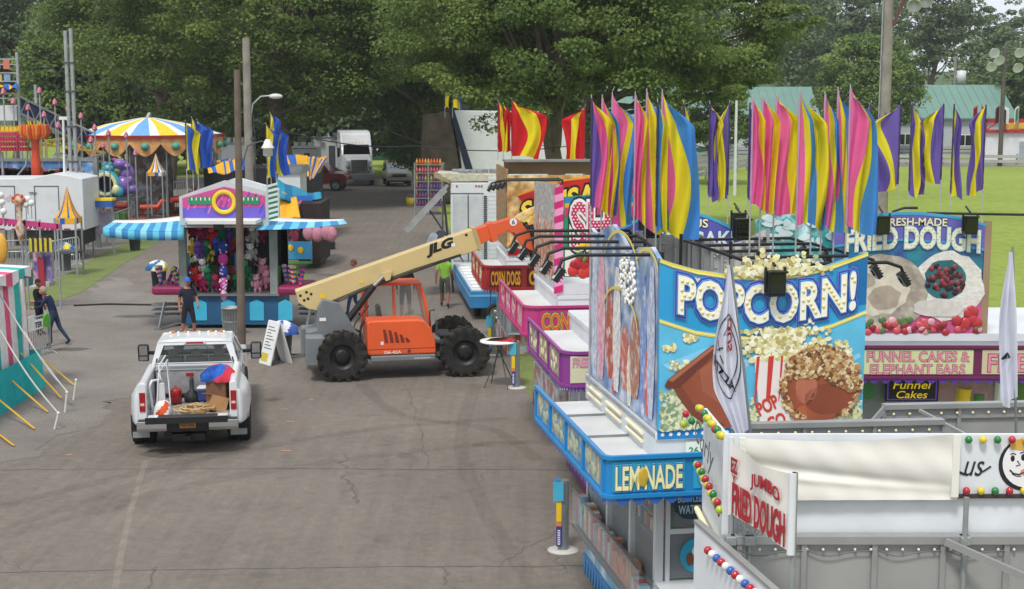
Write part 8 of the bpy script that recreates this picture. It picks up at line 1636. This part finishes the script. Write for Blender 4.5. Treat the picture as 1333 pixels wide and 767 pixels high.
# carousel
Yc = 77; p_ = at(194, 200, Yc); CR = thing('carousel', 'carousel with a blue, yellow and white striped roof and orange scalloped valance', 'carousel', (p_.x, Yc, 0)); rz_, zt_ = zy(175, Yc), zy(153, Yc); r = 3.9
CB_ = [FB('#6fa3d8'), FB('#e8c23a'), FB('#dfe0e0'), FB('#e8c23a')]
b = MB(None, False); n = 32; CBm = [CB_[0], CB_[0], CB_[2], CB_[1]]
b.lathe([(r, rz_), (r*.55, rz_+(zt_-rz_)*.62), (.3, zt_)], (0, 0, 0), 48, 'z', True, lambda i, j: [CB_[0], CB_[0], CB_[2], CB_[1], CB_[1], CB_[2]][j % 6]); b.build('roof', CR)
b = MB(RED); b.lathe([(r+.05, rz_-.1), (r+.05, rz_+.04), (r-.05, rz_+.05)], (0, 0, 0), 48, 'z', False); b.build('rim', CR)
b = MB(mat('#c98a52', .6, var=.15, sc=3, col2='#d9a870')); 
for k in range(16):
    a0, a1 = 6.2832*k/16, 6.2832*(k+1)/16
    b.grid(lambda u, v: ((r-.05)*math.cos(a0+(a1-a0)*u), (r-.05)*math.sin(a0+(a1-a0)*u), rz_-.1-v*(.28+.62*math.sin(math.pi*u))), 8, 3)
vl = b.build('valance', CR); b = MB(mat('#4f9a86', .5), True)
for k in range(16): am = 6.2832*(k+.5)/16; b.ball((r*math.cos(am), r*math.sin(am), rz_-.5), .22, .22, .2, 8)
b.build('medallion', vl)
b = MB(mat('#6a2a26', .6, var=.2)); b.lathe([(.001, .5), (r-.2, .5), (r-.2, .7), (.001, .7)], (0, 0, 0), 40); b.use(mat('#6a6058', .6, var=.5, sc=2, col2='#8f9aa0')); b.lathe([(1.2, .7), (1.2, rz_-.1)], (0, 0, 0), 16); b.build('deck', CR); b = MB(STL, True)
for k in range(12): am = .52*k; b.cyl(((r-.4)*math.cos(am), (r-.4)*math.sin(am), .7), ((r-.4)*math.cos(am), (r-.4)*math.sin(am), rz_), .04, n=6)
b.build('pole', CR); b = MB(None, True); 
for k in range(12): am = .52*k+.26; rr2 = r-.9; c = Vector((rr2*math.cos(am), rr2*math.sin(am), 1.35+.2*math.sin(k*2))); b.use(mat(['#c2452a', '#b23326', '#8a2f22'][k % 3], .5)); t = Vector((-math.sin(am), math.cos(am), 0)); b.tube([c-t*.5, c, c+t*.4, c+t*.62+Vector((0, 0, .35)), c+t*.8+Vector((0, 0, .3))], [.13, .17, .15, .1, .06], 8)
for k in range(12): am = .52*k+.26; rr2 = r-.9; c = Vector((rr2*math.cos(am), rr2*math.sin(am), 1.35+.2*math.sin(k*2))); t = Vector((-math.sin(am), math.cos(am), 0)); [b.cyl(c+t*s, c+t*(s+.1)-Vector((0, 0, .5)), .04, n=5) for s in (-.4, .3)]
b.build('horses', CR)
# leaning pole, yellow tent flaps, small turrets
p, q_ = at(148, 248, 76), at(195, 148, 80); b = MB(GALV); b.bar((0, 0, 0), q_-p, .16); o2 = b.build('leaning_pole', loc=p); tag(o2, 'grey steel pole leaning up to the right in front of the carousel', 'pole')
def turret(label, px, ptop, pe, pb_, Y, wpx, cols, name='ticket_turret', posts=True, flap=.0):
    p_ = at(px, pb_, Y); w = wpx*Y/FPX/2; zt, ze = zy(ptop, Y), zy(pe, Y); zb = max(0, p_.z); o = thing(name, label, 'ticket booth', (p_.x, Y, 0)); b = MB(None, False); n = 8; 
    h = w*1.0; vh = .2*(zt-ze)
    prof = [(1, 0), (.62, .22), (.36, .5), (.16, .8), (.02, 1)]
    for s in range(4):
        M = Matrix.Rotation(s*math.pi/2, 4, 'Z')
        b.grid(lambda u, v: M@Vector(((u-.5)*2*h*(lambda t: t)(prof_i(v)), -h*prof_i(v), ze+(zt-ze)*v)), 8, 10, lambda i, j: cols[i//(2 if len(cols) < 3 else 1) % len(cols)]); b.grid(lambda u, v: M@Vector(((u-.5)*2*h, -h, ze-vh*v)), 8, 1, lambda i, j: cols[i//2 % len(cols)])
    b.build('roof', o)
    if posts:
        b = MB(GALV)
        for x in (-h, h):
            for y in (-h, h): b.box(x-.03, x+.03, y-.03, y+.03, 0, ze)
        b.build('post', o); b = MB(DGR); b.box(-h, h, -h, h, .85, .95); b.build('shelf', o)
    return o
def prof_i(v):
    P_ = [(0, 1), (.22, .62), (.5, .36), (.8, .16), (1, .02)]
    for (a, x), (c, y) in zip(P_, P_[1:]):
        if v <= c: return x+(y-x)*(v-a)/(c-a)
    return .02
turret('tall pointed yellow and blue striped ticket booth in front of the white trailer', 91, 243, 283, 346, 56, 27, [YL, YB, YL, YL])
turret('small pointed yellow and blue booth roof left of the game booth', 205, 200, 224, 270, 72, 20, [YL, YL, YB, FB('#dcdcd8')])
b = MB(YL, True)
for i, (px0, px1) in enumerate(((152, 165), (166, 184))):
    Yf = 78+i; a_, c_, d_ = at((px0+px1)/2+2-i*10, 178, Yf), at(px0, 248, Yf), at(px1, 250, Yf); b = MB(None, True); b.grid(lambda u, v: (a_.lerp(c_, v)).lerp(a_.lerp(d_, v), u)-a_+Vector((0, .25*math.sin(u*9)*v, 0)), 12, 10, lambda i_, j: [YL, YL, FB('#c98a24')][i_//2 % 3]); o2 = b.build('yellow_tent_flap', loc=a_); o2.modifiers.new('s', 'SOLIDIFY').thickness = .03; tag(o2, 'hanging yellow tent flap '+['left behind the leaning pole', 'right, dropping to a point beside the dragon'][i], 'tent flap')
# dragon figure
p_ = at(152, 256, 70); zb = p_.z; o = thing('dragon_figure', 'purple and turquoise fibreglass dragon with an arched mouth tunnel', 'statue', (p_.x, 70, 0)); pu, tq, cr = [mat(c, .35, var=.15, sc=2.5, coat=.3) for c in ('#7a5ca8', '#3a9fb0', '#d8d49a')]
b = MB(pu, True); 
for (x, y, z, a_, c_, d_) in ((.35, .2, .55, .45, .5, .5), (.45, .3, 1.1, .36, .4, .45), (.2, .1, 1.55, .34, .38, .26), (.55, 0, 1.45, .2, .2, .14), (.75, .1, .35, .22, .3, .25), (.7, -.1, .8, .14, .14, .2), (.1, 0, 1.72, .09, .09, .1), (.32, 0, 1.74, .09, .09, .1)): b.ball((x, y, zb+z), a_, c_, d_, 12)
for k in range(6): b.use(mat('#a83a8c', .4)); b.ball((-.15+.05*k, .3, zb+1.75-.02*k), .08, .08, .1, 6)
b.build('body', o); b = MB(tq, True); b.lathe([(.40, -.3), (.62, -.35), (.70, -.1), (.62, .4), (.42, .3), (.40, -.3)], (-.45, 0, zb+.6), 22, 'y'); b.use(cr); b.lathe([(.41, -.36), (.55, -.40), (.58, -.34), (.41, -.3)], (-.45, 0, zb+.6), 22, 'y'); b.use(tq); b.ball((-.35, 0, zb+1.35), .32, .3, .2, 12); b.ball((.2, -.35, zb+.25), .24, .24, .26, 10)
for x in (-.52, -.25): b.ball((x, -.05, zb+1.55), .12, .12, .13, 10)
b.use(cr); b.ball((.1, -.45, zb+.35), .2, .15, .25, 10); b.build('mouth_tunnel', o); b = MB(INK, True)
for x in (-.52, -.25): b.ball((x, -.17, zb+1.56), .04, n=6)
b.lathe([(.001, 0), (.41, 0)], (-.45, .05, zb+.6), 20, 'y'); b.build('eye', o); b = MB(DGR); b.box(-1.2, 1.2, -.6, .8, zb-.15, zb); b.box(-1.1, -1.0, -.5, -.4, 0, zb); b.box(1.0, 1.1, -.5, -.4, 0, zb); b.build('platform', o)
p_ = at(133, 270, 63); o = thing('entry_arch', 'small blue and yellow canopy on posts between the white trailer and fences', 'canopy', (p_.x, 63, 0)); b = MB(mat('#2a5fa8', .5, var=.1)); b.box(-.5, .5, -.3, .3, zy(269, 63), zy(261, 63)); b.use(YEL); b.box(-.52, .52, -.32, .32, zy(261, 63), zy(258, 63)); b.build('roof', o); b = MB(GALV)
for x in (-.45, .45): b.box(x-.03, x+.03, -.03, .03, 0, zy(268, 63))
b.build('post', o); b = MB(mat('#a8a0b4', .5, var=.4, sc=3)); b.box(-.4, .4, .2, .25, .9, 1.9); b.build('panel', o)
# fences: white barriers round the rides
FW = mat('#c3c6c6', .5, .2, var=.08); k = 0
nm = ['nearest the fallen ramp', 'second', 'third', 'fourth', 'fifth', 'sixth', 'seventh', 'eighth', 'ninth', 'tenth', 'eleventh', 'twelfth', 'thirteenth', 'fourteenth']
for i, (a_, c_) in enumerate((((68, 352), (104, 345)), ((118, 322), (150, 308)), ((150, 308), (178, 297)), ((178, 297), (205, 287)), ((205, 287), (236, 279)), ((150, 290), (190, 282)), ((190, 282), (232, 270)), ((122, 305), (160, 285)), ((205, 262), (245, 258)))):
    barrier('pale steel ride fence section, %s counting from the left trailer end' % ['first', 'second', 'third', 'fourth', 'fifth', 'sixth', 'seventh', 'eighth', 'ninth'][i], gp(*a_)[:2], gp(*c_)[:2], 1.15, FW, 13, 'ride_fence', 'white fences round the rides')
for i, (a_, c_) in enumerate((((0, 372), (38, 372)), ((38, 372), (70, 366)), ((0, 356), (66, 352)), ((-40, 374), (0, 372)))):
    barrier('steel fence of the small ride with the oval badge, %s' % ['front left panel', 'front panel with the badge', 'rear panel', 'panel at the frame edge'][i], gp(*a_)[:2], gp(*c_)[:2], 1.25, GALV, 12, 'ride_fence', 'fences of the small ride with the oval badge')
g_ = gp(54, 370); b = MB(mat('#c9c0a0', .5)); b.box(-.42, .42, -.06, -.03, .12, .78); b.use(mat('#b0402c', .5)); b.prism(blobp(random.Random(1), 0, .46, .36, .27, 18, .06), -.075, -.061, 'y'); b.use(mat('#d8b03a', .5)); b.prism(blobp(random.Random(1), 0, .46, .27, .19, 18, .03), -.085, -.076, 'y'); b.use(mat('#4a4a9c', .5)); b.prism(blobp(random.Random(1), 0, .46, .18, .11, 18, .03), -.095, -.086, 'y'); o2 = b.build('oval_badge_panel', loc=(g_.x, g_.y, 0)); tag(o2, 'panel with a red and yellow oval badge on the small ride fence', 'panel')
b = MB(mat('#a9aaa4', .6, .2, var=.15)); b.box(-1.1, .5, -.1, .5, .0, .16); b.box(-1.1, .2, -.7, -.1, 0, .08); o2 = b.build('ride_step', loc=(g_.x, g_.y-.6, 0)); tag(o2, 'low metal step in front of the oval badge panel', 'step')
Yr = 47; a_, c_ = at(-10, 286, Yr), at(78, 295, Yr); o = thing('kiddie_ride', 'small ride with a pink scalloped rail, globe lamps and a yellow striped canopy', 'ride', (a_.x, Yr, 0)); b = MB(mat('#c23a7c', .5, var=.08)); L_ = c_-a_; b.bar((0, 0, a_.z), (L_.x, 0, c_.z), .06, .16)
for k in range(16): t = k/16; b.ball((L_.x*t, 0, a_.z+(c_.z-a_.z)*t-.1), .06, .03, .07, 6)
b.build('rail', o); b = MB(GALV)
for px in (-5, 28, 33, 52, 75): x = at(px, 300, Yr).x-a_.x; b.box(x-.025, x+.025, -.03, .03, 0, a_.z)
b.build('post', o)
for i, (px, py) in enumerate(((4, 263), (37, 259), (42, 264), (2, 254), (6, 275), (35, 266))): b = MB(mat('#e3e3e0', .3, var=.03), True); c = at(px, py, Yr)-o.location; b.ball((c.x, -.1, c.z), .11, n=12); b.use(GALV); b.cyl((c.x, -.1, c.z-.1), (c.x, -.1, c.z-.5), .015, n=5); b.build('globe_lamp', o)
b = MB(mat('#c9b9a8', .5, var=.25, sc=6, col2='#b06a4a'), True); c = at(27, 270, Yr)-o.location; b.lathe([(.001, -1.2), (.08, -1.0), (.16, -.65), (.07, -.45), (.1, -.1), (.12, .1), (.2, .22), (.1, .4), (.001, .45)], (c.x, -.15, c.z), 12); b.use(mat('#b85a35', .5)); 
for k in range(7): am = k*.9; b.ball((c.x+.17*math.cos(am), -.2, c.z+.27+.13*math.sin(am)), .07, n=7)
b.build('ornament', o); b = MB(None)
for k in range(9): b.use([FB('#c9b83a'), FB('#3a3a40')][k % 2]); x = at(40, 300, Yr).x-a_.x+k*.08; b.prism([(x, 1.9), (x+.08, 1.9), (x+.08, 2.3), (x, 2.35)], -.2, -.15, 'y')
b.build('striped_canopy', o); b = MB(mat('#6a6aa8', .5, var=.4, sc=3, col2='#c9a0b8')); b.box(at(40, 300, Yr).x-a_.x, at(64, 300, Yr).x-a_.x, .1, .15, .9, 1.85); b.use(mat('#9c2740', .5)); x = at(52, 310, Yr).x-a_.x; b.box(x-.1, x+.1, -.05, .05, .6, 1.7); b.use(mat('#2f7a6a', .5)); b.box(at(6, 310, Yr).x-a_.x, at(30, 310, Yr).x-a_.x, .3, .8, .7, 1.2); b.use(mat('#c24a2a', .5)); b.ball((at(12, 318, Yr).x-a_.x, -.05, .95), .12, n=8); b.use(mat('#d8a23a', .5)); b.ball((at(2, 290, Yr).x-a_.x, -.1, 2.0), .2, .1, .5, 10); b.build('figure', o)
p_ = gp(232, 283); b = MB(mat('#3c6a2e', .8, var=.2)); b.box(-.35, .35, 0, .4, 0, 1.1); o2 = b.build('green_box', bev=.03, loc=(p_.x-.6, 72, 0)); tag(o2, 'green utility box on the grass left of the game booth sign', 'box')
p_ = gp(200, 283); b = MB(FB('#2f4a6a')); b.ball((0, 0, .4), .35, .3, .4, 10); b.use(FB('#20242c')); b.ball((.1, -.1, .1), .4, .3, .15, 10); o2 = b.build('tarp_bundle', loc=(p_.x, p_.y, 0)); tag(o2, 'dark blue bundle at the foot of the ride fence left of the game booth', 'bundle')
# cable across the road
b = MB(mat('#262422', .8), True); P_ = [gp(x, y) for x, y in ((96, 399), (140, 397), (190, 398), (246, 397))]; b.tube([p+Vector((0, 0, .03)) for p in P_], .035, 6); o2 = b.build('ground_cable'); tag(o2, 'black cable lying across the gravel from the tent to the game booth', 'cable')
# ------------------------------------------------------------------ air
m = bpy.data.materials.new('haze'); m.use_nodes = True; nt = m.node_tree; nt.nodes.clear(); out = nt.nodes.new('ShaderNodeOutputMaterial'); v = nt.nodes.new('ShaderNodeVolumePrincipled')
v.inputs['Color'].default_value = (.86, .90, .95, 1); v.inputs['Density'].default_value = .00032; v.inputs['Anisotropy'].default_value = .2; nt.links.new(v.outputs[0], out.inputs['Volume'])
b = MB(m); b.box(-460, 460, -70, 600, -2.5, 42); struct(b.build('haze'), 'stuff')
